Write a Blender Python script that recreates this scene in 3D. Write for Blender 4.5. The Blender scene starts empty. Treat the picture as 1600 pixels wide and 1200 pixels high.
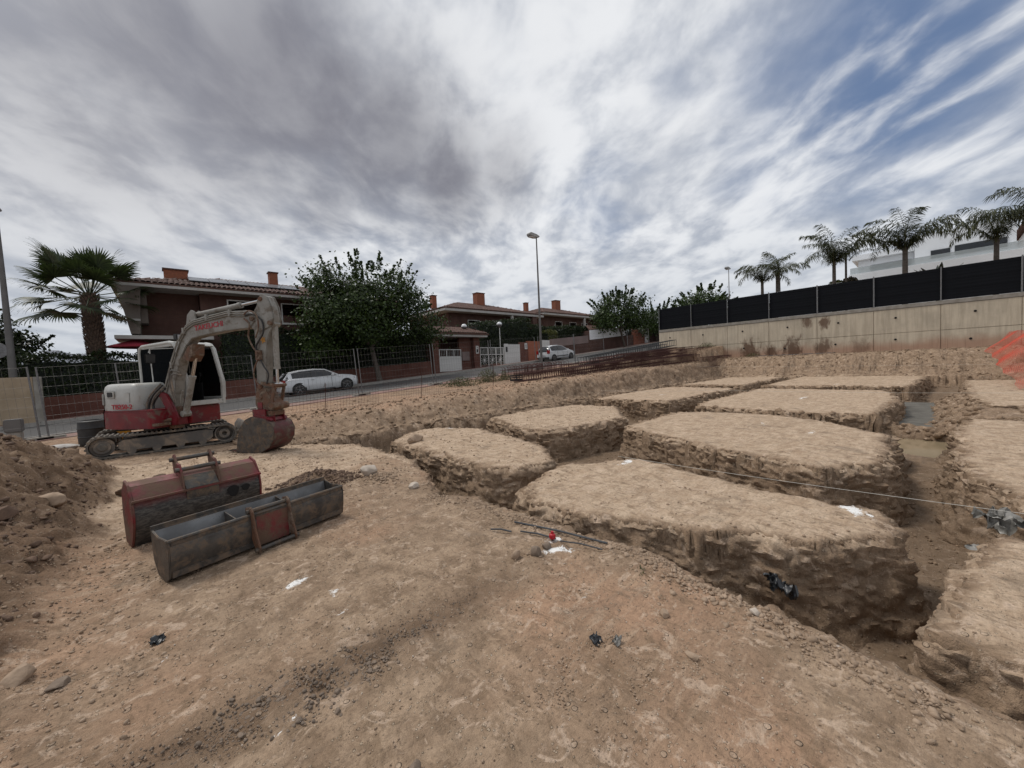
import bpy, bmesh, math, random
import numpy as np
from mathutils import Vector, Matrix
R = math.radians
random.seed(7); rng = np.random.default_rng(11)
scene = bpy.context.scene
COL = scene.collection

# ---------------------------------------------------------------- camera, world, sun, exposure
EYE = 1.55
AX = np.array([.741, .671]); BX = np.array([-.671, .741])     # site axes: x runs along the street, y towards it
pitch, roll = R(2.66), R(2.66)
f_ = np.array([0, math.cos(pitch), -math.sin(pitch)]); r0 = np.array([1., 0, 0]); u0 = np.cross(r0, f_)
r_ = r0*math.cos(roll) - u0*math.sin(roll); u_ = u0*math.cos(roll) + r0*math.sin(roll)
site = lambda v: Vector((float(v[:2]@AX), float(v[:2]@BX), float(v[2])))
cam = bpy.data.cameras.new('camera'); co = bpy.data.objects.new('camera', cam); COL.objects.link(co)
cr, cu, cb = site(r_), site(u_), -site(f_)
m4 = Matrix(((cr.x, cu.x, cb.x, 0), (cr.y, cu.y, cb.y, 0), (cr.z, cu.z, cb.z, EYE), (0, 0, 0, 1)))
co.matrix_world = m4
cam.sensor_width = 36; cam.lens = 13.5; cam.clip_start = .05; cam.clip_end = 6000
scene.camera = co
vs = scene.view_settings; vs.view_transform = 'Standard'; vs.look = 'None'; vs.gamma = 1; vs.use_curve_mapping = False
vs.exposure = 0.38

SUN_AZ, SUN_EL = R(112), R(60)     # azimuth measured from +x towards +y
sun = bpy.data.lights.new('sun', 'SUN'); so = bpy.data.objects.new('sun', sun); COL.objects.link(so)
sun.energy = 1.5; sun.angle = R(14); sun.color = (1, .95, .88)
sd = Vector((math.cos(SUN_EL)*math.cos(SUN_AZ), math.cos(SUN_EL)*math.sin(SUN_AZ), math.sin(SUN_EL)))
so.rotation_euler = sd.to_track_quat('Z', 'Y').to_euler()

class NT:
    """small node helper"""
    def __init__(s, tree): s.t = tree; s.n = tree.nodes; s.l = tree.links
    def node(s, typ, **k):
        n = s.n.new(typ)
        for a, b in k.items(): setattr(n, a, b)
        return n
    def put(s, sock, v):
        if hasattr(v, 'is_output') or isinstance(v, bpy.types.NodeSocket): s.l.new(v, sock)
        elif isinstance(v, (tuple, list)) and len(v) == 3 and sock.type == 'RGBA': sock.default_value = (*v, 1)
        else: sock.default_value = v
    def math(s, op, a, b=0., c=0., clamp=False):
        n = s.node('ShaderNodeMath', operation=op, use_clamp=clamp)
        s.put(n.inputs[0], a); s.put(n.inputs[1], b); s.put(n.inputs[2], c); return n.outputs[0]
    def vmath(s, op, a, b=(0, 0, 0), out=0):
        n = s.node('ShaderNodeVectorMath', operation=op); s.put(n.inputs[0], a)
        if isinstance(b, float): n.inputs['Scale'].default_value = b
        else: s.put(n.inputs[1], b)
        return n.outputs[out]
    def mix(s, f, a, b, blend='MIX'):
        n = s.node('ShaderNodeMix', data_type='RGBA', blend_type=blend)
        s.put(n.inputs[0], f); s.put(n.inputs[6], a); s.put(n.inputs[7], b); return n.outputs[2]
    def noise(s, vec, scale, detail=3., rough=.55, dist=0., out=0, dim='3D'):
        n = s.node('ShaderNodeTexNoise', noise_dimensions=dim)
        if vec is not None: s.l.new(vec, n.inputs['Vector'])
        n.inputs['Scale'].default_value = scale; n.inputs['Detail'].default_value = detail
        n.inputs['Roughness'].default_value = rough; n.inputs['Distortion'].default_value = dist
        return n.outputs[out]
    def ramp(s, fac, lo, hi, a=0., b=1., smooth=True):
        n = s.node('ShaderNodeMapRange'); n.interpolation_type = 'SMOOTHSTEP' if smooth else 'LINEAR'
        s.put(n.inputs[0], fac); n.inputs[1].default_value = lo; n.inputs[2].default_value = hi
        n.inputs[3].default_value = a; n.inputs[4].default_value = b; return n.outputs[0]
    def mapping(s, vec, scale=(1, 1, 1), rot=(0, 0, 0)):
        n = s.node('ShaderNodeMapping'); s.l.new(vec, n.inputs[0]); n.inputs['Scale'].default_value = scale
        n.inputs['Rotation'].default_value = rot; return n.outputs[0]

def pixdir(x, y):
    d = f_ + r_*(x-800)/600 + u_*(600-y)/600
    v = site(d); v.normalize(); return v

world = bpy.data.worlds.new("World"); scene.world = world; world.use_nodes = True
W = NT(world.node_tree); W.n.clear()
out = W.node('ShaderNodeOutputWorld'); bg = W.node('ShaderNodeBackground'); bg.inputs[1].default_value = .084
W.l.new(bg.outputs[0], out.inputs[0])
sky = W.node('ShaderNodeTexSky'); sky.sky_type = 'NISHITA'; sky.sun_disc = False
sky.sun_elevation = SUN_EL; sky.sun_rotation = math.pi/2 - SUN_AZ; sky.dust_density = 2.0; sky.air_density = 1.0; sky.ozone_density = 1.5
tc = W.node('ShaderNodeTexCoord').outputs['Generated']
def W_dir():
    sx = W.node('ShaderNodeSeparateXYZ'); W.l.new(tc, sx.inputs[0])
    zz = W.math('ADD', W.math('MAXIMUM', sx.outputs[2], 0.), .22)
    cx = W.node('ShaderNodeCombineXYZ')
    W.l.new(W.math('DIVIDE', sx.outputs[0], zz), cx.inputs[0]); W.l.new(W.math('DIVIDE', sx.outputs[1], zz), cx.inputs[1])
    return sx.outputs, cx.outputs[0]
comp, flat = W_dir()
warp = W.noise(flat, .9, 3, .5, 0, out=1)
wv = W.vmath('SCALE', W.vmath('SUBTRACT', warp, (.5, .5, .5)), .4)
fw = W.vmath('ADD', flat, wv)
def area(x, y, r_in, r_out, amt=.16, sc=2.2):
    """soft edged region of the cloud deck round a direction, edge broken by noise"""
    d = W.math('ARCCOSINE', W.math('MINIMUM', W.vmath('DOT_PRODUCT', tc, tuple(pixdir(x, y)), out=1), .99999))
    n = W.math('MULTIPLY', W.math('SUBTRACT', W.noise(flat, sc, 4, .6), .5), amt*2.2)
    return W.ramp(W.math('ADD', d, n), R(r_in)*.6, R(r_out)*1.1, 1, 0)
# streak direction: stretched along one axis of the cloud deck
sa = pixdir(1000, 420); sb = pixdir(1350, 60)
pa = Vector((sa.x/(sa.z+.22), sa.y/(sa.z+.22))); pb = Vector((sb.x/(sb.z+.22), sb.y/(sb.z+.22)))
ang = math.atan2(pb.y-pa.y, pb.x-pa.x)
st_v = W.mapping(W.mapping(fw, (1, 1, 1), (0, 0, -ang)), (.55, 1.5, 1))
s1 = W.noise(st_v, 1.5, 5, .52, .1)
s2 = W.noise(st_v, 4.5, 4, .5, .1)
puff = W.noise(W.mapping(W.mapping(fw, (1, 1, 1), (0, 0, -ang)), (.85, 1.2, 1)), 4.6, 5, .54, .15)
soft = W.noise(flat, 1.3, 3, .5)
big = W.noise(flat, .55, 3, .5, .3)
light = W.math('ADD', W.math('MULTIPLY', s1, .30), W.math('ADD', W.math('MULTIPLY', s2, .14), W.math('MULTIPLY', puff, .56)))
cl = W.mix(W.ramp(W.math('ADD', light, W.math('MULTIPLY', W.math('SUBTRACT', W.noise(fw, 13, 4, .55, .2), .5), .16)), .37, .60), (3.7, 4.05, 4.75), (7.6, 7.75, 8.0))
cl = W.mix(W.math('MULTIPLY', area(110, 130, 4, 24, .05, 1.5), .6), cl, (3.4, 3.35, 3.6))
dark = area(430, 110, 2, 19, .05, 1.6)
for (x_, y_, a_, b_, m_) in ((230, -40, 2, 14, .7), (500, 150, 3, 14, 1.), (600, 215, 3, 15, 1.), (300, 40, 2, 16, .8), (690, 270, 2, 11, .95), (780, 265, 1, 8, .7), (520, 290, 1, 9, .7), (150, 165, 1, 11, .45)):
    dark = W.math('MAXIMUM', dark, W.math('MULTIPLY', area(x_, y_, a_, b_, .06, 1.8), m_))
dark = W.math('MAXIMUM', dark, W.ramp(big, .62, .8, 0, .4))
darkc = W.mix(soft, (1.5, 1.5, 1.8), (2.4, 2.4, 2.75))
cl = W.mix(W.math('MULTIPLY', dark, W.ramp(puff, .25, .75, 1., .78)), cl, darkc)
bright = W.math('MULTIPLY', area(800, 70, 3, 17, .08), .6)
bright = W.math('MAXIMUM', bright, W.math('MULTIPLY', area(1050, 180, 2, 15, .12), .45))
bright = W.math('MAXIMUM', bright, W.math('MULTIPLY', area(130, 290, 2, 12, .14), .35))
cl = W.mix(W.math('MULTIPLY', bright, W.ramp(puff, .35, .6, .4, 1.)), cl, (7.3, 7.4, 7.6))
blue = W.math('MAXIMUM', area(1430, 100, 3, 18, .16, 2.0), W.math('MULTIPLY', area(1230, 260, 1, 10, .15, 3.), .45))
blue = W.math('MAXIMUM', blue, W.math('MULTIPLY', area(930, 325, 1, 6, .15, 3.5), .4))
blue = W.math('MAXIMUM', blue, W.math('MULTIPLY', area(1060, 130, 1, 5, .12, 3.5), .2))
blue = W.math('MAXIMUM', blue, W.ramp(big, .33, .25, 0, .5))
blue = W.math('MULTIPLY', blue, W.ramp(W.math('ADD', W.math('MULTIPLY', s1, .35), W.math('ADD', W.math('MULTIPLY', s2, .25), W.math('MULTIPLY', puff, .4))), .64, .46))
skyc = W.mix(.6, sky.outputs[0], (.75, 1.4, 2.9))
c = W.mix(W.math('MULTIPLY', blue, .9), cl, skyc)
# pale haze low down
hz = W.ramp(comp[2], .02, .34, 1, 0)
c = W.mix(W.math('MULTIPLY', hz, .75), c, W.mix(puff, (4.3, 4.75, 5.3), (5.5, 5.8, 6.3)))
c = W.mix(W.ramp(comp[2], -.02, -.06), c, (1.6, 1.45, 1.3))
W.l.new(c, bg.inputs[0])

# ---------------------------------------------------------------- materials
MATS = {}
def mat(name, c1, c2=None, scale=3., rough=.7, metal=0., bump=0., bscale=30., dirt=None, damt=.5, dscale=2., coat=0., spec=.5, detail=4.):
    m = bpy.data.materials.new(name); m.use_nodes = True; T = NT(m.node_tree); b = T.n['Principled BSDF']
    co_ = T.node('ShaderNodeTexCoord').outputs['Object']
    c2 = c2 or tuple(x*.75 for x in c1)
    n = T.noise(co_, scale, detail, .6)
    col = T.mix(T.ramp(n, .3, .7), c1, c2)
    rg = T.ramp(n, .2, .8, max(rough-.1, .02), min(rough+.1, 1))
    if dirt:
        dn = T.noise(co_, dscale, 6, .7, .4)
        df = T.ramp(dn, .62-damt*.3, .7-damt*.1)
        col = T.mix(df, col, dirt); rg = T.mix(df, rg, (.85, .85, .85))
    T.l.new(col, b.inputs['Base Color']); T.put(b.inputs['Roughness'], rg)
    b.inputs['Metallic'].default_value = metal; b.inputs['Coat Weight'].default_value = coat
    b.inputs['Specular IOR Level'].default_value = spec
    if bump:
        bn = T.node('ShaderNodeBump'); bn.inputs['Strength'].default_value = bump; bn.inputs['Distance'].default_value = .02
        T.l.new(T.noise(co_, bscale, 4, .65), bn.inputs['Height']); T.l.new(bn.outputs[0], b.inputs['Normal'])
    MATS[name] = m; return m

def brick_mat(name, c1, c2, mortar, vertical_axis='XZ', bw=.25, bh=.065):
    m = bpy.data.materials.new(name); m.use_nodes = True; T = NT(m.node_tree); b = T.n['Principled BSDF']
    g = T.node('ShaderNodeTexCoord').outputs['Object']
    s = T.node('ShaderNodeSeparateXYZ'); T.l.new(g, s.inputs[0]); cb_ = T.node('ShaderNodeCombineXYZ')
    T.l.new(T.math('ADD', s.outputs[0], s.outputs[1]), cb_.inputs[0]); T.l.new(s.outputs[2], cb_.inputs[1])
    br = T.node('ShaderNodeTexBrick'); T.l.new(cb_.outputs[0], br.inputs[0])
    br.inputs['Color1'].default_value = (*c1, 1); br.inputs['Color2'].default_value = (*c2, 1); br.inputs['Mortar'].default_value = (*mortar, 1)
    br.inputs['Scale'].default_value = 1; br.inputs['Mortar Size'].default_value = .008; br.inputs['Brick Width'].default_value = bw; br.inputs['Row Height'].default_value = bh
    v = T.noise(g, .8, 4, .6); col = T.mix(T.ramp(v, .3, .7), br.outputs[0], (c1[0]*.55, c1[1]*.55, c1[2]*.55))
    T.l.new(col, b.inputs['Base Color']); b.inputs['Roughness'].default_value = .85
    bn = T.node('ShaderNodeBump'); bn.inputs['Strength'].default_value = .5; bn.inputs['Distance'].default_value = .01; bn.invert = True
    T.l.new(br.outputs[1], bn.inputs['Height']); T.l.new(bn.outputs[0], b.inputs['Normal'])
    return m

def leaf_mat(name, c1, c2, rough=.5):
    m = bpy.data.materials.new(name); m.use_nodes = True; T = NT(m.node_tree); b = T.n['Principled BSDF']
    at = T.node('ShaderNodeAttribute'); at.attribute_name = 'tint'
    g = T.node('ShaderNodeTexCoord').outputs['Object']
    f = T.math('ADD', T.math('MULTIPLY', at.outputs['Fac'], .6), T.math('MULTIPLY', T.noise(g, .9, 3), .5))
    col = T.mix(T.ramp(f, .25, .85), c1, c2)
    T.l.new(col, b.inputs['Base Color']); b.inputs['Roughness'].default_value = rough
    b.inputs['Specular IOR Level'].default_value = .3
    tr = T.node('ShaderNodeBsdfTranslucent'); T.l.new(T.mix(.5, col, (.05, .09, .01)), tr.inputs[0])
    mx = T.node('ShaderNodeMixShader'); mx.inputs[0].default_value = .18
    T.l.new(b.outputs[0], mx.inputs[1]); T.l.new(tr.outputs[0], mx.inputs[2]); T.l.new(mx.outputs[0], T.n['Material Output'].inputs[0])
    return m

def glass_mat(name, tint=(.02, .025, .03), alpha=.75):
    m = bpy.data.materials.new(name); m.use_nodes = True; T = NT(m.node_tree); b = T.n['Principled BSDF']
    b.inputs['Base Color'].default_value = (*tint, 1); b.inputs['Roughness'].default_value = .04; b.inputs['Alpha'].default_value = alpha
    return m

M = dict(
 white=mat('excavator_white_paint', (.47, .47, .445), (.38, .375, .35), 2.5, .42, dirt=(.27, .23, .18), damt=.25, dscale=3.5, bump=.05),
 grey_boom=mat('excavator_boom_paint', (.27, .26, .235), (.20, .19, .168), 3., .5, dirt=(.15, .125, .10), damt=.45, dscale=5., bump=.08),
 red=mat('excavator_red_paint', (.17, .008, .014), (.11, .007, .012), 3., .4, dirt=(.13, .09, .07), damt=.3, dscale=4.),
 bucketred=mat('dirty_bucket_red', (.10, .018, .018), (.06, .03, .026), 6., .6, dirt=(.12, .09, .068), damt=.6, dscale=6., bump=.25),
 redrust=mat('worn_red_paint', (.17, .018, .022), (.10, .03, .026), 5., .55, dirt=(.12, .07, .045), damt=.75, dscale=5., bump=.2),
 rust=mat('rusty_steel', (.14, .065, .035), (.07, .045, .03), 9., .75, bump=.3, dirt=(.20, .15, .11), damt=.5, dscale=9.),
 rubber=mat('dusty_rubber', (.085, .078, .07), (.14, .125, .105), 6., .85, bump=.2, dirt=(.24, .19, .145), damt=.45, dscale=7.),
 trackframe=mat('muddy_track_frame', (.09, .085, .08), (.17, .145, .12), 4., .8, bump=.25, dirt=(.26, .205, .155), damt=.5, dscale=4.),
 black=mat('black_rubber', (.012, .012, .013), (.03, .028, .026), 8., .6),
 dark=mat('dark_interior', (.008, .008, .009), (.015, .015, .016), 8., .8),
 chrome=mat('hydraulic_rod', (.6, .6, .6), (.5, .5, .5), 8., .18, metal=1.),
 yellow=mat('yellow_paint', (.45, .21, .012), (.3, .15, .02), 4., .55, dirt=(.2, .15, .1), damt=.3),
 steel=mat('galvanised_steel', (.20, .20, .205), (.14, .14, .14), 12., .5, metal=.6),
 wire=mat('galvanised_wire', (.17, .17, .165), (.10, .09, .085), 12., .6, metal=.3),
 pole=mat('painted_steel_pole', (.13, .125, .12), (.10, .095, .09), 2., .55, bump=.03),
 polelt=mat('light_grey_pole', (.3, .3, .29), (.2, .2, .2), 2., .55),
 scrape=mat('scraped_steel', (.085, .078, .07), (.045, .04, .036), 7., .5, metal=.3, bump=.25, dirt=(.16, .115, .08), damt=.6, dscale=9.),
 conc=mat('grey_concrete', (.30, .28, .25), (.22, .2, .17), 3., .9, bump=.2),
 kerb=mat('kerb_concrete', (.34, .32, .29), (.24, .22, .2), 2., .9, bump=.15),
 asphalt=mat('asphalt', (.055, .054, .053), (.085, .08, .077), 1.2, .9, bump=.15, bscale=80, dirt=(.11, .098, .085), damt=.25, dscale=.6),
 pave=mat('red_pavers', (.25, .135, .11), (.19, .125, .105), 1.5, .9, bump=.2, dirt=(.3, .24, .19), damt=.4, dscale=1.2),
 fascia=mat('white_fascia', (.42, .41, .39), (.34, .33, .31), 1., .7),
 plaster=mat('beige_plaster', (.17, .145, .125), (.13, .11, .095), 1., .85),
 housewhite=mat('white_render', (.80, .82, .84), (.74, .76, .78), .6, .8),
 shutter=mat('white_shutter', (.45, .45, .44), (.38, .38, .37), 2., .6),
 frame=mat('white_frame', (.6, .6, .58), (.5, .5, .48), 2., .5),
 pane=mat('dark_pane', (.012, .014, .016), (.02, .022, .026), 1., .08),
 terracotta=mat('terracotta_tile', (.135, .062, .045), (.085, .047, .038), 6., .85, bump=.2, dirt=(.09, .07, .055), damt=.45, dscale=5.),
 chim=mat('orange_brick_chimney', (.26, .085, .04), (.19, .07, .04), 8., .85, bump=.2),
 orangewall=mat('orange_brick_panel', (.30, .095, .05), (.24, .085, .05), 4., .85, bump=.15),
 bark=mat('mulberry_bark', (.14, .115, .095), (.085, .07, .058), 12., .9, bump=.5, bscale=25),
 palmbark=mat('palm_leaf_base', (.13, .085, .06), (.065, .045, .035), 7., .9, bump=.4),
 barkgrey=mat('grey_palm_trunk', (.12, .10, .085), (.07, .06, .05), 7., .9, bump=.4),
 screen=mat('black_privacy_slat', (.004, .005, .007), (.007, .008, .011), 2., .7, spec=.12),
 carwhite=mat('white_car_paint', (.62, .63, .64), (.58, .59, .6), 1., .22, coat=.6, dirt=(.4, .38, .35), damt=.1, dscale=1.5),
 carglass=mat('dark_car_glass', (.012, .013, .015), (.02, .02, .022), 1., .06),
 tyre=mat('tyre_rubber', (.015, .015, .015), (.03, .028, .026), 6., .85),
 alloy=mat('alloy_rim', (.3, .3, .31), (.22, .22, .23), 4., .3, metal=.8),
 lamp_red=mat('red_tail_lamp', (.35, .01, .01), (.25, .01, .01), 4., .2),
 lamp_clear=mat('clear_head_lamp', (.5, .5, .52), (.3, .3, .32), 9., .1),
 plate=mat('number_plate', (.55, .55, .55), (.5, .5, .5), 4., .4),
 wood=mat('dusty_plywood', (.38, .29, .195), (.31, .235, .155), 2.2, .85, bump=.05),
 orange=mat('orange_net_plastic', (.62, .09, .04), (.5, .07, .035), 3., .6),
 rebar=mat('rusted_rebar', (.085, .03, .024), (.05, .022, .018), 14., .8),
 rebargrey=mat('grey_rebar', (.09, .095, .10), (.06, .062, .066), 9., .55, metal=.5),
 tent=mat('crimson_parasol_cloth', (.30, .02, .04), (.23, .018, .035), 3., .8),
 string=mat('white_string', (.6, .58, .53), (.5, .48, .43), 3., .8),
 red_plastic=mat('red_plastic', (.42, .008, .02), (.35, .01, .02), 6., .35),
 lime=mat('white_lime', (.72, .71, .68), (.6, .58, .54), 9., .95, bump=.3),
 plasticbag=mat('torn_plastic_sheet', (.30, .285, .26), (.15, .145, .13), 9., .35, bump=.3),
 blackbag=mat('black_plastic_sheet', (.012, .013, .016), (.03, .032, .035), 9., .3, bump=.3),
 hill=mat('distant_hill', (.19, .20, .23), (.16, .175, .20), .02, 1.),
 globe=mat('white_opal_globe', (.72, .73, .74), (.66, .67, .68), 1., .25),
 wallgrey=mat('mauve_render', (.21, .155, .145), (.17, .13, .12), 1., .85),
 sack=mat('white_sack', (.48, .46, .43), (.36, .33, .3), 5., .8),
 letters=mat('red_lettering', (.38, .02, .03), (.33, .02, .03), 3., .5),
 glow_sticker=mat('orange_sticker', (.5, .22, .03), (.4, .2, .04), 8., .5),
 solar=mat('solar_panel', (.16, .17, .18), (.13, .14, .15), 2., .25),
 rockmat=mat('loose_stone', (.37, .27, .19), (.25, .178, .122), 9., .95, bump=.3, bscale=40),
 rockpale=mat('pale_stone', (.52, .45, .38), (.38, .32, .26), 9., .95, bump=.3, bscale=40),
 clod=mat('brown_clod', (.16, .10, .066), (.095, .062, .044), 6., .97, bump=.4, bscale=50),
 clodgrey=mat('grey_clod', (.22, .165, .122), (.14, .108, .083), 6., .97, bump=.4, bscale=50),
)
M['brick'] = brick_mat('brown_brick', (.115, .05, .036), (.085, .038, .028), (.10, .075, .062))
M['brickred'] = brick_mat('red_brick', (.17, .058, .038), (.125, .045, .03), (.12, .085, .07))
M['glass'] = glass_mat('cab_glass', (.006, .007, .008), .9)
M['glass'].node_tree.nodes['Principled BSDF'].inputs['Specular IOR Level'].default_value = .08; M['glass'].node_tree.nodes['Principled BSDF'].inputs['IOR'].default_value = 1.12
M['leaf_mul'] = leaf_mat('mulberry_leaves', (.014, .026, .006), (.045, .075, .014))
M['leaf_hedge'] = leaf_mat('hedge_leaves', (.007, .013, .005), (.026, .04, .011))
M['leaf_palm'] = leaf_mat('palm_leaves', (.02, .03, .013), (.055, .075, .03))
M['leaf_queen'] = leaf_mat('queen_palm_leaves', (.03, .036, .018), (.095, .10, .05))
M['leaf_weed'] = leaf_mat('weed_leaves', (.045, .052, .02), (.12, .115, .05))
M['leaf_yellow'] = leaf_mat('yellowish_shrub_leaves', (.035, .042, .008), (.11, .11, .02))
M['leaf_brown'] = leaf_mat('brown_foliage', (.03, .025, .012), (.085, .05, .025))

# ---------------------------------------------------------------- object helpers
def tag(o, label=None, cat=None, group=None, kind=None):
    if label: o['label'] = label
    if cat: o['category'] = cat
    if group: o['group'] = group
    if kind: o['kind'] = kind
    return o
def empty(name, loc=(0, 0, 0), rz=0., label=None, cat=None, group=None):
    o = bpy.data.objects.new(name, None); COL.objects.link(o); o.location = loc; o.rotation_euler = (0, 0, rz)
    o.empty_display_size = .2
    return tag(o, label, cat, group)
def link_mesh(name, me, material, parent=None, smooth=30):
    o = bpy.data.objects.new(name, me); COL.objects.link(o)
    if material and not me.materials: me.materials.append(material)
    if parent: o.parent = parent
    if smooth is not None and len(me.polygons):
        me.polygons.foreach_set('use_smooth', [True]*len(me.polygons)); me.set_sharp_from_angle(angle=R(smooth))
    return o
def frame_of(d):
    d = Vector(d).normalized(); a = Vector((0, 0, 1)) if abs(d.z) < .9 else Vector((1, 0, 0))
    x = d.cross(a).normalized(); y = x.cross(d).normalized()   # x cross y = ... consistent frame
    return x, y
class MB:
    def __init__(s): s.v = []; s.f = []
    def add(s, v, f):
        b = len(s.v); s.v += [tuple(p) for p in v]; s.f += [tuple(i+b for i in q) for q in f]; return s
    def box(s, x0, x1, y0, y1, z0, z1):
        return s.add([(x0,y0,z0),(x1,y0,z0),(x1,y1,z0),(x0,y1,z0),(x0,y0,z1),(x1,y0,z1),(x1,y1,z1),(x0,y1,z1)],
                     [(0,3,2,1),(4,5,6,7),(0,1,5,4),(1,2,6,5),(2,3,7,6),(3,0,4,7)])
    def bar(s, p0, p1, w, h=None, up=(0, 0, 1)):
        h = h or w; p0 = Vector(p0); p1 = Vector(p1); d = (p1-p0).normalized(); u = Vector(up)
        if abs(d.dot(u)) > .95: u = Vector((1, 0, 0))
        x = d.cross(u).normalized()*w/2; y = x.cross(d).normalized()*h/2
        v = [p+a*x+b*y for p in (p0, p1) for a, b in ((-1,-1),(1,-1),(1,1),(-1,1))]
        return s.add(v, [(0,1,2,3),(7,6,5,4),(4,5,1,0),(5,6,2,1),(6,7,3,2),(7,4,0,3)])
    def tube(s, pts, r, n=8, cap=True):
        pts = [Vector(p) for p in pts]; m = len(pts); rr = r if isinstance(r, (list, tuple)) else [r]*m
        b = []; px = None
        for i, p in enumerate(pts):
            d = (pts[min(i+1, m-1)]-pts[max(i-1, 0)]).normalized()
            if px is None: px, _ = frame_of(d)
            else:
                px = (px-d*px.dot(d)); px = px.normalized() if px.length > 1e-6 else frame_of(d)[0]
            py = d.cross(px)
            b += [p+(px*math.cos(2*math.pi*k/n)+py*math.sin(2*math.pi*k/n))*rr[i] for k in range(n)]
        f = [(i*n+k, i*n+(k+1)%n, (i+1)*n+(k+1)%n, (i+1)*n+k) for i in range(m-1) for k in range(n)]
        if cap: f += [tuple(range(n))[::-1], tuple((m-1)*n+k for k in range(n))]
        return s.add(b, f)
    def prism(s, prof, a0, a1, axis='y'):
        """profile of (u, w) points extruded; axis y: u->x, w->z; axis x: u->y, w->z; axis z: u->x, w->y"""
        n = len(prof); mk = {'y': lambda u, w, t: (u, t, w), 'x': lambda u, w, t: (t, u, w), 'z': lambda u, w, t: (u, w, t)}[axis]
        v = [mk(u, w, t) for t in (a0, a1) for u, w in prof]
        ar = sum(prof[i][0]*prof[(i+1)%n][1]-prof[(i+1)%n][0]*prof[i][1] for i in range(n))
        side = [(i, (i+1)%n, (i+1)%n+n, i+n) for i in range(n)]
        f = side+[tuple(range(n))[::-1], tuple(range(n, 2*n))]
        flip = (ar < 0) != (axis == 'y') != (a1 < a0)
        if flip: f = [q[::-1] for q in f]
        return s.add(v, f)
    def lathe(s, prof, c=(0, 0, 0), n=16, axis='z'):
        v = []; f = []; m = len(prof)
        for r, h in prof:
            for k in range(n):
                a = 2*math.pi*k/n; x, y = r*math.cos(a), r*math.sin(a)
                p = {'z': (x, y, h), 'y': (x, h, -y), 'x': (h, x, y)}[axis]; v.append((p[0]+c[0], p[1]+c[1], p[2]+c[2]))
        f = [(i*n+k, i*n+(k+1)%n, (i+1)*n+(k+1)%n, (i+1)*n+k) for i in range(m-1) for k in range(n)]
        f += [tuple(range(n))[::-1], tuple((m-1)*n+k for k in range(n))]
        return s.add(v, f)
    def quad(s, a, b, c, d): return s.add([a, b, c, d], [(0, 1, 2, 3)])
    def build(s, name, material, parent=None, X=None, bevel=0., smooth=30, solid=0.):
        me = bpy.data.meshes.new(name); me.from_pydata(s.v, [], s.f); 
        if X is not None: me.transform(X)
        bm = bmesh.new(); bm.from_mesh(me)
        bmesh.ops.recalc_face_normals(bm, faces=bm.faces)
        if bevel:
            es = [e for e in bm.edges if len(e.link_faces) == 2 and e.calc_face_angle(0) > R(35)]
            if es: bmesh.ops.bevel(bm, geom=es, offset=bevel, segments=2, affect='EDGES', clamp_overlap=True)
        bm.to_mesh(me); bm.free()
        return link_mesh(name, me, material, parent, smooth)
def np_mesh(name, V, F, material, parent=None, tint=None, smooth=None):
    """V (n,3), F (m,k) arrays"""
    V = np.asarray(V, np.float32); F = np.asarray(F, np.int32); k = F.shape[1]
    me = bpy.data.meshes.new(name); me.vertices.add(len(V)); me.vertices.foreach_set('co', V.ravel())
    me.loops.add(F.size); me.loops.foreach_set('vertex_index', F.ravel())
    me.polygons.add(len(F)); me.polygons.foreach_set('loop_start', np.arange(0, F.size, k, dtype=np.int32))
    me.polygons.foreach_set('loop_total', np.full(len(F), k, np.int32))
    if tint is not None:
        a = me.attributes.new('tint', 'FLOAT', 'POINT'); a.data.foreach_set('value', np.asarray(tint, np.float32))
    me.update(calc_edges=True)
    if smooth is not None: me.polygons.foreach_set('use_smooth', np.ones(len(F), bool))
    o = bpy.data.objects.new(name, me); COL.objects.link(o)
    if material: me.materials.append(material)
    if parent: o.parent = parent
    return o
def copy_tree(o, parent=None):
    c_ = o.copy(); COL.objects.link(c_)
    if parent: c_.parent = parent
    for ch in list(o.children): copy_tree(ch, c_)
    return c_
def text(name, body, size, Xf, material, parent, extrude=.002, width=1.):
    cu_ = bpy.data.curves.new(name, 'FONT'); cu_.body = body; cu_.size = size; cu_.extrude = extrude; cu_.align_x = 'CENTER'; cu_.align_y = 'CENTER'
    cu_.offset = size*.018
    t = bpy.data.objects.new(name, cu_); COL.objects.link(t)
    dg = bpy.context.evaluated_depsgraph_get(); dg.update()
    me = bpy.data.meshes.new_from_object(t.evaluated_get(dg)); bpy.data.objects.remove(t)
    me.transform(Matrix.Diagonal((width, 1, 1, 1))); me.transform(Xf)
    return link_mesh(name, me, material, parent, None)

# ---------------------------------------------------------------- noise
_perm = rng.permutation(256).astype(np.int32); _perm = np.concatenate([_perm, _perm, _perm])
_ga = rng.random(256)*2*np.pi; _g2 = np.stack([np.cos(_ga), np.sin(_ga)], 1)
_g3 = rng.normal(size=(256, 3)); _g3 /= np.linalg.norm(_g3, axis=1)[:, None]
fade = lambda t: t*t*t*(t*(t*6-15)+10)
def perlin2(x, y):
    xi = np.floor(x).astype(np.int64); yi = np.floor(y).astype(np.int64); fx = x-xi; fy = y-yi; u, v = fade(fx), fade(fy)
    def g(i, j):
        h = _perm[(_perm[(xi+i) & 255]+((yi+j) & 255))]; gr = _g2[h & 255]; return gr[..., 0]*(fx-i)+gr[..., 1]*(fy-j)
    a = g(0, 0)*(1-u)+g(1, 0)*u; b = g(0, 1)*(1-u)+g(1, 1)*u; return (a*(1-v)+b*v)*1.4
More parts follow.
